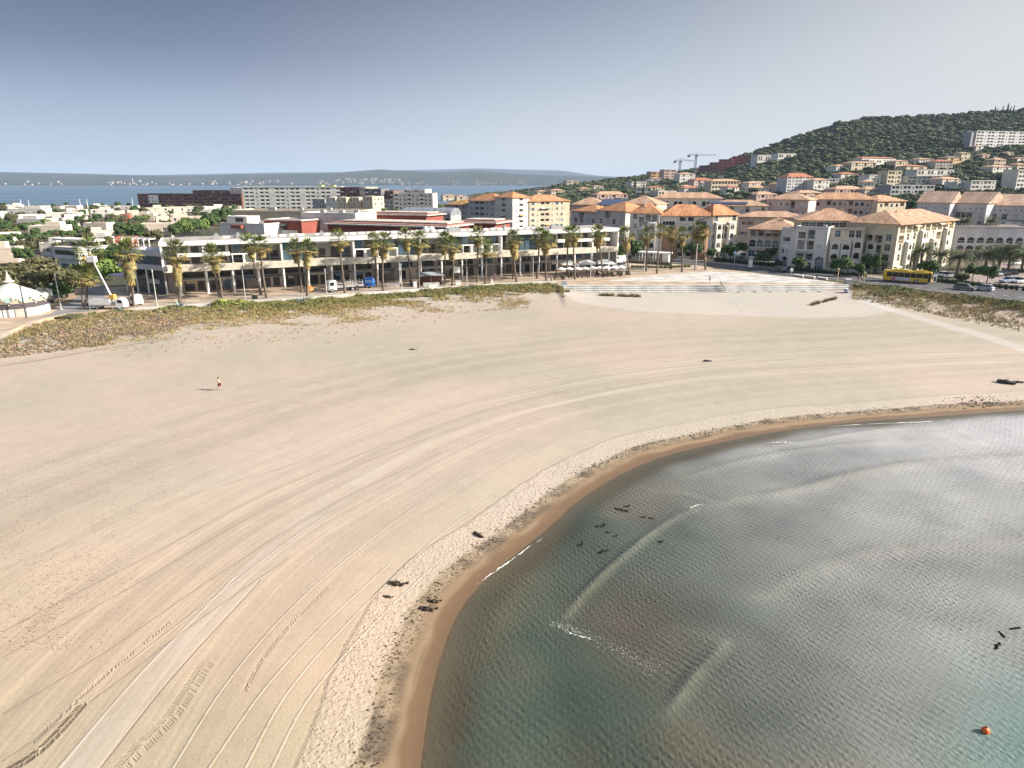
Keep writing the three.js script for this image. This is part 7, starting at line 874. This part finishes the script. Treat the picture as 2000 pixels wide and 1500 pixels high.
for (let i = 0; i < 16; i++) { const p = G(1092 + (i % 8) * 16 + rr(-3, 3), 543.5 - (i > 7 ? 5 : 0) - (i % 8) * 0.5, 2.2), r = thing('cafe_table', `dark cafe table, ${ord(i % 8)} from the left in the ${i > 7 ? 'rear' : 'front'} terrace row`, 'table', [p.x, 2.2, p.z], 0, 'tables of the cafe terrace'); new MB().bar([0, 0.7, 0], [0, 0.75, 0], 0.45, 12).build('tabletop', C.dark, r); new MB().bar([0, 0, 0], [0, 0.7, 0], 0.05).build('pedestal', C.metal, r); for (const s of [-1, 1]) new MB().box(s * 0.75, 0.42, 0, 0.42, 0.05, 0.42).box(s * 0.95, 0.47, 0, 0.04, 0.45, 0.42).box(s * 0.75, 0, 0.17, 0.36, 0.42, 0.04).box(s * 0.75, 0, -0.17, 0.36, 0.42, 0.04).build('seat', C.black, r); }
const planter = (x, y, l, h2 = 2.2, cat = 'planter') => { const p = G(x, y, h2), r = thing('planter', l, cat, [p.x, h2, p.z], 0, 'planters round the terrace'); bx(0, 0, 0, 0.8, 0.6, 0.8).build('box', M(0.12, 0.1, 0.08), r); mesh('foliage', leafy(110, [[0, 0.85, 0, 0.5, 0.42]], 0.11, [0.07, 0.09, 0.025], 0.4, 1, 0.6), leafM, r, 0, 0, 0); };
[[1187, 539], [1194, 539], [1207, 538], [1213, 538], [1224, 537], [1100, 546], [1178, 540]].forEach(([x, y], i) => planter(x, y, `dark planter with shrub, ${['left of the pair before the right parasol', 'right of the pair before the right parasol', 'left of the pair at the terrace end', 'right of the pair at the terrace end', 'last one by the white car palm', 'at the left corner of the cafe terrace', 'beside the palm at the building end'][i]}`));
{ // dark awning stall and counters in front of the shops
  const p = G(842, 559, 2.2), r = thing('terrace_stall', 'grey-roofed terrace stall between the two palm pairs', 'stall', [p.x, 2.2, p.z], 0.3); new MB().quad([-3.4, 2.6, 0.4], [3.4, 2.6, 0.4], [2.9, 3.3, -1.8], [-2.9, 3.3, -1.8]).quad([3.4, 2.6, -4], [-3.4, 2.6, -4], [-2.9, 3.3, -1.8], [2.9, 3.3, -1.8]).tri([3.4, 2.6, 0.4], [3.4, 2.6, -4], [2.9, 3.3, -1.8]).tri([-3.4, 2.6, -4], [-3.4, 2.6, 0.4], [-2.9, 3.3, -1.8]).build('awning', M(0.28, 0.31, 0.31), r); for (const x of [-3.2, 0, 3.2]) for (const z of [0.2, -3.8]) new MB().bar([x, 0, z], [x, 2.6, z], 0.05).build('post', C.metal, r); bx(0, 0, 0.3, 4, 0.95, 0.5).build('counter', M(0.42, 0.45, 0.42), r); bx(0.4, 0, -3, 5.6, 2.2, 0.2).build('back_panel', C.brown, r); bx(-3.9, 0, -0.6, 0.8, 1.2, 1.4).build('white_bag', C.paint, r);
}
[[768, 560, 3.2, 'long white counter right of the blue tanker'], [895, 556, 1.3, 'small white counter right of the close palm pair'], [962, 553, 0.9, 'white stand near the short bushy palm'], [846, 561, 2, 'pale counter before the grey-roofed stall']].forEach(([x, y, w, l]) => { const p = G(x, y, 2.2), r = thing('counter', l, 'counter', [p.x, 2.2, p.z], 0.2); bx(0, 0, 0, w, 0.9, 0.7).build('front', C.paint, r); bx(0, 0.9, 0, w + 0.15, 0.06, 0.85).build('top', M(0.6, 0.58, 0.55), r); });
{ const p = G(892, 553, 2.2), r = thing('white_sign', 'white square sign board on legs before the shops', 'sign', [p.x, 2.2, p.z], 0.3); bx(0, 2.6, 0, 1.9, 1.5, 0.1).build('board', C.paint, r); for (const x of [-0.8, 0.8]) new MB().bar([x, 0, 0], [x, 2.6, 0], 0.05).build('post', C.metal, r); }
{ const p = G(1102, 561, 2.2), r = thing('info_board', 'grey information board at the left end of the sea wall', 'sign', [p.x, 2.2, p.z], 0.1); bx(0, 0.5, 0, 1.4, 1.0, 0.08).build('board', M(0.35, 0.36, 0.38), r); for (const x of [-0.55, 0.55]) bx(x, 0, 0, 0.08, 0.5, 0.08).build('post', C.metal, r); }
{ // pergola shelter
  const a = G(1248, 510, 2.2), b = G(1306, 513, 2.2), L = a.distanceTo(b), r = thing('pergola_shelter', 'white flat-roofed pergola shelter before the dark trees', 'shelter', [a.x, 2.2, a.z], Math.atan2(-(b.z - a.z), b.x - a.x)); bx(L / 2, 2.7, -1.2, L + 0.8, 0.35, 3.4).build('roof', C.paint, r); for (const t of [0.02, 0.48, 0.98]) for (const z of [0.2, -2.6]) bx(L * t, 0, z, 0.28, 2.7, 0.28).build('post', C.paint, r); bx(L * 0.87, 0, -1.2, L * 0.2, 2.7, 2.2).build('cabin', C.paint, r); bx(L * 0.42, 0, -2.8, L * 0.7, 1, 0.2).build('back_wall', C.beige, r);
}
[[1560, 541, 'left'], [1582, 543.5, 'middle'], [1606, 546, 'right']].forEach(([x, y, l]) => { const p = G(x, y, 2.2), r = thing('concrete_bench', `${l} one of three long pale concrete benches along the plaza`, 'bench', [p.x, 2.2, p.z], roadTurn, 'concrete benches'); bx(0, 0, 0, 2.5, 0.5, 0.7).build('base', C.concrete, r); bx(0, 0.5, 0, 2.7, 0.12, 0.85).build('seat', C.paint, r); });
{ const p = G(1465, 524, 2.2), r = thing('advertising_column', 'white round advertising column at the plaza corner', 'column', [p.x, 2.2, p.z]); new MB().bar([0, 0, 0], [0, 2.6, 0], 0.6, 20).build('drum', C.paint, r); new MB().bar([0, 2.6, 0], [0, 2.75, 0], 0.75, 20).build('cap', C.grey, r); new MB().bar([0, 0, 0], [0, 0.35, 0], 0.68, 20).build('foot', C.dkgrey, r); }
[[1433, 524, 5, M(0.2, 0.36, 0.5), 'blue square sign on a pole by the silver cars'], [1545, 538, 2, C.paint, 'short white sign post at the plaza edge'], [1986, 590, 3, C.grey, 'grey sign post at the right road edge']].forEach(([x, y, h, m, l]) => { const p = G(x, y, 2.2), r = thing('sign_post', l, 'sign', [p.x, 2.2, p.z]); new MB().bar([0, 0, 0], [0, h, 0], 0.05, 8).build('pole', C.pole, r); bx(0, h - 0.9, 0.07, 0.75, 0.9, 0.05).build('panel', m, r); });
[[1635, 551, 'yellow lamp post at the bus stop'], [1687, 550, 'shorter yellow post before the bus']].forEach(([x, y, l], i) => { const p = G(x, y, 2.2), r = thing('yellow_post', l, 'post', [p.x, 2.2, p.z]); new MB().bar([0, 0, 0], [0, 3.2 - i, 0], 0.09, 8).build('pole', M(0.6, 0.52, 0.24), r); bx(0, 3.2 - i, 0, 0.4, 0.3, 0.4).build('lamp_head', M(0.66, 0.58, 0.3), r); });
{ const p = G(1656, 555, 2.2), r = thing('grey_kiosk', 'small grey cabinet at the right end of the plaza', 'cabinet', [p.x, 2.2, p.z]); bx(0, 0, 0, 1.4, 1.2, 0.9).build('case', C.grey, r); bx(0, 1.2, 0, 1.5, 0.1, 1).build('lid', C.paint, r); bx(0.2, 0.1, 0.46, 0.8, 0.95, 0.03).build('door', M(0.3, 0.3, 0.32), r); }
{ const p = G(1824, 555, 2.15), r = thing('bus_stop_sign', 'white bus stop panel behind the rear of the bus', 'sign', [p.x, 2.15, p.z]); bx(0, 0.5, 0, 0.9, 1.7, 0.14).build('panel', C.paint, r); bx(0, 0.7, 0.08, 0.6, 1.2, 0.02).build('timetable', C.dark, r); bx(0, 0, 0, 0.2, 0.5, 0.12).build('foot', C.metal, r); }
{ const p = onSand(1655, 571), r = thing('beach_gear', 'heap of blue and white beach gear at the right end of the sea wall', 'heap', [p.x, p.y, p.z]); for (let i = 0; i < 6; i++) { const o = bx(0, 0, 0, 1.1, 0.18, 0.5).build('board', pick([M(0.1, 0.16, 0.4), C.paint, M(0.2, 0.22, 0.28)]), r); o.position.set(rr(-1, 1), 0.1 + i * 0.12, rr(-0.4, 0.4)); o.rotation.set(rr(-0.3, 0.3), rr(0, 3), rr(-0.2, 0.2)); } }
// tall pale masts among the villas, tower cranes on the ridge
[[43, 408, 391, 'leftmost tall pale mast before the lagoon'], [58, 408, 392, 'second tall pale mast before the lagoon'], [158, 407, 390, 'third tall pale mast before the lagoon'], [172, 407, 391, 'fourth tall pale mast before the lagoon'], [260, 405, 388, 'tall pale mast left of the brown lagoon block'], [1930, 281, 264, 'thin pale mast before the hotel block']].forEach(([x, y, t, l]) => { const p = onTown(x, y); if (!p) return; const h = D(x, t, -p.z).y - p.y, r = thing('mast', l, 'mast', [p.x, p.y, p.z], 0, 'tall masts'); new MB().bar([0, 0, 0], [0, h, 0], 0.3, 6, 0.2).build('pole', C.paint, r); bx(0, h, 0, 1.2, 0.6, 0.4).build('lamp_head', C.paint, r); });
[[1326, 346, 318, 1314, 1352, 'left tower crane on the ridge'], [1357, 334, 307, 1341, 1394, 'right, taller tower crane on the ridge']].forEach(([x, y, t, xl, xr, l]) => {
  const g = onTown(x, y + 8) || D(x, y, 800), z = Math.min(880, -g.z), b = D(x, y + 8, z), k = z / 1333, h = (y + 8 - t) * k, r = thing('tower_crane', l, 'crane', [b.x, b.y, b.z]), mast = new MB(), w = 0.9, gm = M(0.3, 0.31, 0.34);
  for (const sx of [-w, w]) for (const sz of [-w, w]) mast.bar([sx, 0, sz], [sx, h, sz], 0.22, 4); for (let i = 0; i < h / 2; i++) { mast.bar([-w, i * 2, w], [w, i * 2 + 2, w], 0.14, 4).bar([w, i * 2, -w], [-w, i * 2 + 2, -w], 0.14, 4).bar([w, i * 2, w], [w, i * 2 + 2, -w], 0.14, 4).bar([-w, i * 2, -w], [-w, i * 2 + 2, w], 0.14, 4); } mast.build('mast', gm, r);
  const j = (a, c, d) => { const m = new MB(); m.bar([a, h, -0.6], [c, h, -0.6], 0.18, 4).bar([a, h, 0.6], [c, h, 0.6], 0.18, 4).bar([a, h + 1.4, 0], [c, h + 1.0, 0], 0.18, 4); for (let i = a; (i - c) * Math.sign(c - a) < -2; i += 2 * Math.sign(c - a)) m.bar([i, h, 0.6], [i + Math.sign(c - a), h + 1.2, 0], 0.1, 3).bar([i + Math.sign(c - a), h + 1.2, 0], [i + 2 * Math.sign(c - a), h, -0.6], 0.1, 3); return m; };
  j(0, (xr - x) * k).build('jib', gm, r); j(0, (xl - x) * k).build('counter_jib', gm, r); bx((xl - x) * k + 1.5, h - 2.2, 0, 3, 2.4, 1.6).build('counterweight', C.dkgrey, r); bx(0.8, h - 1.6, 1.2, 1.6, 1.8, 1.4).build('cabin', C.dark, r); new MB().bar([0, h, 0], [0, h + 3.4, 0], 0.3, 4).bar([0, h + 3.4, 0], [(xr - x) * k * 0.6, h + 1.2, 0], 0.07, 3).bar([0, h + 3.4, 0], [(xl - x) * k, h + 1.2, 0], 0.07, 3).build('tower_head', gm, r);
});
// ---------- people ----------
const bodyCache = new Map();
function field(caps, half, cy, res, k = 0.035) { // smooth union of tapered capsules, meshed
  const mc = new MarchingCubes(res, new THREE.MeshStandardMaterial(), false, false, 200000); mc.isolation = 0; const s = 2 * half / res;
  for (let z = 0; z < res; z++) for (let y = 0; y < res; y++) for (let x = 0; x < res; x++) {
    const X = x * s - half, Y = y * s - half + cy, Z = z * s - half; let d = 1e3;
    for (const [a, b, ra, rb, fl] of caps) { const ex = b[0] - a[0], ey = b[1] - a[1], ez = b[2] - a[2], px = X - a[0], py = Y - a[1], pz = Z - a[2], t = clamp((px * ex + py * ey + pz * ez) / (ex * ex + ey * ey + ez * ez + 1e-9)), q = Math.hypot((px - ex * t) * (fl || 1), py - ey * t, pz - ez * t) - lerp(ra, rb, t); const h = Math.max(k - Math.abs(d - q), 0) / k; d = Math.min(d, q) - h * h * k * 0.25; }
    mc.field[x + y * res + z * res * res] = -d;
  }
  mc.update(); const n = mc.count, g = new THREE.BufferGeometry(); g.setAttribute('position', new THREE.BufferAttribute(mc.positionArray.slice(0, n * 3), 3)); g.setAttribute('normal', new THREE.BufferAttribute(mc.normalArray.slice(0, n * 3), 3)); g.scale(half, half, half); g.translate(0, cy, 0); return g;
}
function figure(pose) { // faces -x
  if (bodyCache.has(pose)) return bodyCache.get(pose);
  const w = pose === 'walk' ? 1 : 0.1, lean = pose === 'walk' ? -0.06 : 0;
  const hipL = [0, 0.9, 0.09], hipR = [0, 0.9, -0.09], knL = [-0.16 * w, 0.5, 0.1], knR = [0.05 * w, 0.49, -0.1], anL = [-0.2 * w, 0.09, 0.1], anR = [0.3 * w, 0.16 * w + 0.09 * (1 - w), -0.1], toL = [-0.36 * w - 0.14 * (1 - w), 0.04, 0.1], toR = [0.2 * w - 0.14 * (1 - w), 0.05, -0.1];
  const sh = 1.42, shL = [lean, sh, 0.19], shR = [lean, sh, -0.19], elL = [lean + 0.16 * w, 1.13, 0.25], elR = [lean - 0.1 * w, 1.13, -0.25], haL = [lean + 0.02 * w, 0.9, 0.26], haR = [lean - 0.28 * w, 0.95, -0.22];
  const legs = [[hipL, knL, 0.09, 0.058], [knL, anL, 0.058, 0.04], [anL, toL, 0.042, 0.03], [hipR, knR, 0.09, 0.058], [knR, anR, 0.058, 0.04], [anR, toR, 0.042, 0.03]];
  const tors = [[[0, 0.92, 0.05], [0, 0.92, -0.05], 0.12, 0.12], [[0, 0.95, 0], [lean * 0.6, 1.2, 0], 0.12, 0.125], [[lean * 0.6, 1.22, 0.05], [lean, 1.38, 0.1], 0.115, 0.085], [[lean * 0.6, 1.22, -0.05], [lean, 1.38, -0.1], 0.115, 0.085]];
  const arms = [[shL, elL, 0.055, 0.042], [elL, haL, 0.042, 0.03], [haL, [haL[0] - 0.02, haL[1] - 0.14, haL[2]], 0.035, 0.02], [shR, elR, 0.055, 0.042], [elR, haR, 0.042, 0.03], [haR, [haR[0] - 0.08, haR[1] - 0.1, haR[2]], 0.035, 0.02]];
  const head = [[[lean, 1.44, 0], [lean - 0.02, 1.56, 0], 0.052, 0.05], [[lean - 0.03, 1.62, 0], [lean - 0.025, 1.68, 0], 0.082, 0.092], [[lean - 0.115, 1.62, 0], [lean - 0.12, 1.6, 0], 0.014, 0.018], [[lean - 0.02, 1.64, 0.09], [lean - 0.02, 1.62, 0.09], 0.016, 0.014], [[lean - 0.02, 1.64, -0.09], [lean - 0.02, 1.62, -0.09], 0.016, 0.014]];
  const grow = (l, r) => l.map(([a, b, p, q]) => [a, b, p + r, q + r]);
  const f = { body: field([...legs, ...tors, ...arms, ...head], 1, 0.92, 84), hair: field([[[lean + 0.005, 1.68, 0], [lean + 0.02, 1.7, 0], 0.095, 0.085], [[lean + 0.04, 1.62, 0], [lean + 0.03, 1.66, 0], 0.07, 0.075]], 0.2, 1.66, 36, 0.02), shorts: field(grow([[hipL, [lerp(0, knL[0], 0.75), 0.6, 0.1], 0.095, 0.075], [hipR, [lerp(0, knR[0], 0.75), 0.6, -0.1], 0.095, 0.075], tors[0]], 0.014), 0.45, 0.78, 48), shirt: field(grow([...tors.slice(1), [shL, [lerp(shL[0], elL[0], 0.6), 1.25, 0.225], 0.06, 0.052], [shR, [lerp(shR[0], elR[0], 0.6), 1.25, -0.225], 0.06, 0.052]], 0.014), 0.45, 1.2, 48) };
  bodyCache.set(pose, f); return f;
}
const skin = M(0.5, 0.28, 0.2, { rough: 0.6 });
function person(p, turn, pose, label, cl) { const f = figure(pose), r = thing('person', label, 'person', [p.x, p.y, p.z], turn); mesh('body', f.body, skin, r, 0, 0, 0); mesh('hair', f.hair, M(...(cl.hair || [0.03, 0.022, 0.015])), r, 0, 0, 0); mesh('shorts', f.shorts, M(...cl.shorts), r, 0, 0, 0); if (cl.shirt) mesh('shirt', f.shirt, M(...cl.shirt), r, 0, 0, 0); return r; }
{ const p = onSand(430, 762), r = person(p, -0.15, 'walk', 'bare-chested person in dark shorts walking alone across the beach', { shorts: [0.05, 0.04, 0.03] }); const t = thing('carried_shirt', 'dark red shirt carried at the hip of the beach walker', 'shirt', [p.x + 0.14, p.y + 0.93, p.z + 0.26]); mesh('cloth', leafy(60, [[0, 0, 0, 0.14, 0.1], [0.05, -0.1, 0, 0.12, 0.1]], 0.09, [0.16, 0.025, 0.02], 0.2, 1, 0.8), leafM, t, 0, 0, 0); }
person(G(1386, 552, 2.2), 0.4, 'walk', 'person in light shirt standing at the head of the beach stairs', { shorts: [0.06, 0.06, 0.08], shirt: [0.5, 0.5, 0.5] });
person(G(1077, 553, 2.2), 0.9, 'walk', 'left person of the two at the start of the sea wall', { shorts: [0.08, 0.08, 0.1], shirt: [0.6, 0.55, 0.5] }); person(G(1083, 552, 2.2), -2.2, 'walk', 'right person of the two at the start of the sea wall, in dark clothes', { shorts: [0.03, 0.03, 0.04], shirt: [0.05, 0.05, 0.06] });
person(G(438, 571, 2.2), 1.2, 'stand', 'person in dark clothes under the leaning palm pair', { shorts: [0.03, 0.03, 0.035], shirt: [0.04, 0.04, 0.05] }); person(G(965, 555, 2.2), 0.2, 'walk', 'person by the dune edge right of the short bushy palm', { shorts: [0.1, 0.1, 0.12], shirt: [0.2, 0.06, 0.06] });
person(G(1676, 549, 2.2), 0, 'stand', 'left person waiting at the bus stop', { shorts: [0.04, 0.04, 0.06], shirt: [0.1, 0.1, 0.14] }); person(G(1683, 550, 2.2), 2, 'stand', 'right person waiting at the bus stop, in a pale shirt', { shorts: [0.1, 0.08, 0.06], shirt: [0.55, 0.45, 0.42] });
person(G(966, 545, 2.2), 2.8, 'walk', 'person in white walking before the shop fronts', { shorts: [0.5, 0.5, 0.5], shirt: [0.7, 0.7, 0.7] });
// ---------- small things on sand and water ----------
{
  const p = G(1924, 1430, 0), r = thing('buoy', 'orange round buoy floating near the lower right corner', 'buoy', [p.x, 0, p.z]); mesh('float', new THREE.SphereGeometry(0.2, 20, 14), M(0.75, 0.14, 0.02, { rough: 0.4 }), r, 0, 0.1, 0); new MB().bar([0, 0.28, 0], [0, 0.36, 0], 0.05, 10).build('eyelet', C.dark, r);
  const weed = (px, py, L, w, a, l, m = [0.028, 0.024, 0.014]) => { const q = G(px, py, 0), o = thing('seaweed_clump', l, 'seaweed', [q.x, 0.01, q.z], a, 'floating seaweed clumps'), lb = []; const n = Math.max(3, Math.round(L / w * 1.6)); for (let i = 0; i < n; i++) { const t = i / (n - 1) - 0.5; lb.push([t * L, 0, 0.25 * w * Math.sin(i * 1.9), w * rr(0.35, 0.6), 0.03]); } mesh('weed', leafy(60 * n, lb, 0.05, m, 0.3, 1, 0.8), leafM, o, 0, 0, 0); };
  weed(1174, 1027, 0.7, 0.45, 0.4, 'dark seaweed clump at the head of the trail of bits'); weed(1134, 1063, 0.65, 0.3, 0.9, 'leftmost dark seaweed clump near the shore'); weed(1178, 1077, 0.8, 0.22, 0.5, 'lowest thin dark seaweed strip near the wave crest'); weed(1213, 996, 1.0, 0.24, -0.6, 'thin dark seaweed strip nearest the sand'); weed(1224, 989, 0.35, 0.2, 0.2, 'tiny seaweed bit right of the strip nearest the sand'); weed(1188, 1040, 0.3, 0.2, 0, 'small seaweed bit, first in the trail below the clump'); weed(1202, 1047, 0.3, 0.2, 0.5, 'small seaweed bit, last in the trail below the clump'); weed(1256, 1010, 0.3, 0.18, 0, 'seaweed bit left of the row before the crest'); weed(1272, 1013, 0.4, 0.18, -0.4, 'seaweed bit in the middle of the row before the crest'); weed(1287, 1038, 0.26, 0.16, 0, 'seaweed bit right on the wave crest'); weed(1291, 1058, 0.3, 0.18, 0.3, 'seaweed bit just outside the wave crest');
  weed(1948, 1262, 0.75, 0.2, 0.7, 'branched dark seaweed at the right, lower piece'); weed(1957, 1240, 0.5, 0.12, 1.4, 'branched dark seaweed at the right, upright piece'); weed(1982, 1228, 0.7, 0.1, 0.2, 'branched dark seaweed at the right edge, upper piece');
  const log = (px, py, L, rd, a, l, m) => { const q = onSand(px, py), o = thing('driftwood', l, 'driftwood', [q.x, q.y, q.z], a); new MB().bar([-L / 2, rd * 0.7, 0], [0, rd, 0.06 * L], rd, 8, rd * 1.1).bar([0, rd, 0.06 * L], [L / 2, rd * 0.6, 0], rd * 1.1, 8, rd * 0.6).build('trunk', m || M(0.16, 0.12, 0.08, { map: T.bark }), o); for (let i = 0; i < 4; i++) new MB().bar([rr(-L / 3, L / 3), rd, 0], [rr(-L / 2, L / 2), rd * rr(1.5, 3), rr(-0.4, 0.4)], rd * 0.35, 5, rd * 0.1).build('branch', m || M(0.16, 0.12, 0.08, { map: T.bark }), o); };
  log(935, 1046, 1.0, 0.12, -0.75, 'ragged driftwood piece on the trodden sand near the waterline'); log(1965, 749, 2.2, 0.26, -0.5, 'dark log on the sand at the right edge', C.dark); log(1382, 706, 1.3, 0.14, 0.05, 'small dark driftwood in the middle of the beach', C.dark);
  const heap = (px, py, s, l) => { const q = onSand(px, py), o = thing('wrack_heap', l, 'seaweed heap', [q.x, q.y, q.z]); mesh('weed', leafy(160, [[0, 0.06, 0, 0.35, 0.14], [0.4, 0.04, 0.1, 0.22, 0.1], [-0.4, 0.04, -0.1, 0.25, 0.1], [0.75, 0.02, -0.15, 0.14, 0.07]], 0.07, [0.05, 0.034, 0.018], 0.4, 1, 0.7), leafM, o, 0, 0, 0).scale.setScalar(s); };
  heap(773, 1141, 1.05, 'dark seaweed heap at the inner edge of the trodden belt'); heap(756, 1166, 0.5, 'small seaweed scrap below the inner heap'); heap(833, 1190, 0.9, 'dark seaweed heap at the high-water mark'); heap(846, 1175, 0.7, 'narrow seaweed scrap above the high-water heap'); heap(805, 683, 0.9, 'lone brown tuft on the upper beach'); heap(1988, 747, 1.2, 'flat brown heap right of the dark log');
  // foam along the waterline and on the shoal
  const foam = (l, w, y) => { const c = new THREE.CatmullRomCurve3(l.map(([a, b]) => G(a, b, 0))).getPoints(90), mb = new MB(); let prev = null; for (let i = 0; i <= 90; i++) { const a = c[Math.max(0, i - 1)], b = c[Math.min(90, i + 1)], L = a.distanceTo(b), nx = -(b.z - a.z) / L, nz = (b.x - a.x) / L, ww = w * Math.pow(noise(i * 0.23, l[0][0]), 1.4) * Math.sin(Math.PI * i / 90), o = 0.12 * (noise(i * 0.5, 5) - 0.5), P = [[c[i].x + nx * (o + ww), y, c[i].z + nz * (o + ww)], [c[i].x + nx * (o - ww), y, c[i].z + nz * (o - ww)]]; if (prev) mb.quad(prev[0], prev[1], P[1], P[0]); prev = P; } mb.build('foam', M(0.8, 0.78, 0.74)).userData.kind = 'structure'; };
  foam([[925, 1148], [960, 1122], [1000, 1094], [1030, 1072], [1062, 1050]], 0.08, 0.05); foam([[1085, 1222], [1110, 1236], [1140, 1246], [1165, 1252]], 0.05, 0.05); foam([[1500, 868], [1530, 866], [1560, 869]], 0.12, 0.14); foam([[1600, 836], [1700, 830], [1800, 826], [1880, 820]], 0.09, 0.12); foam([[1345, 1000], [1358, 993], [1372, 990]], 0.09, 0.27);
  const im = new THREE.InstancedMesh(new THREE.IcosahedronGeometry(1, 1), M(0.62, 0.6, 0.56), 300), m = new THREE.Matrix4(); for (let i = 0; i < 300; i++) { const t = Math.pow(rnd(), 1.4), q = G(lerp(1086, 1285, t) + rr(-12, 12) * (1 + t), lerp(1220, 1312, t * t * 0.3 + t * 0.7) + rr(-5, 5) * (1 + 2 * t), 0), s = rr(0.005, 0.019); im.setMatrixAt(i, m.makeScale(s * 1.8, 0.012, s).setPosition(q.x, 0.022, q.z)); } im.name = 'foam_flecks'; put(im); tag(im, 'white foam flecks breaking on the shoal', 'foam', null, 'stuff');
}
renderer.render(scene, camera);
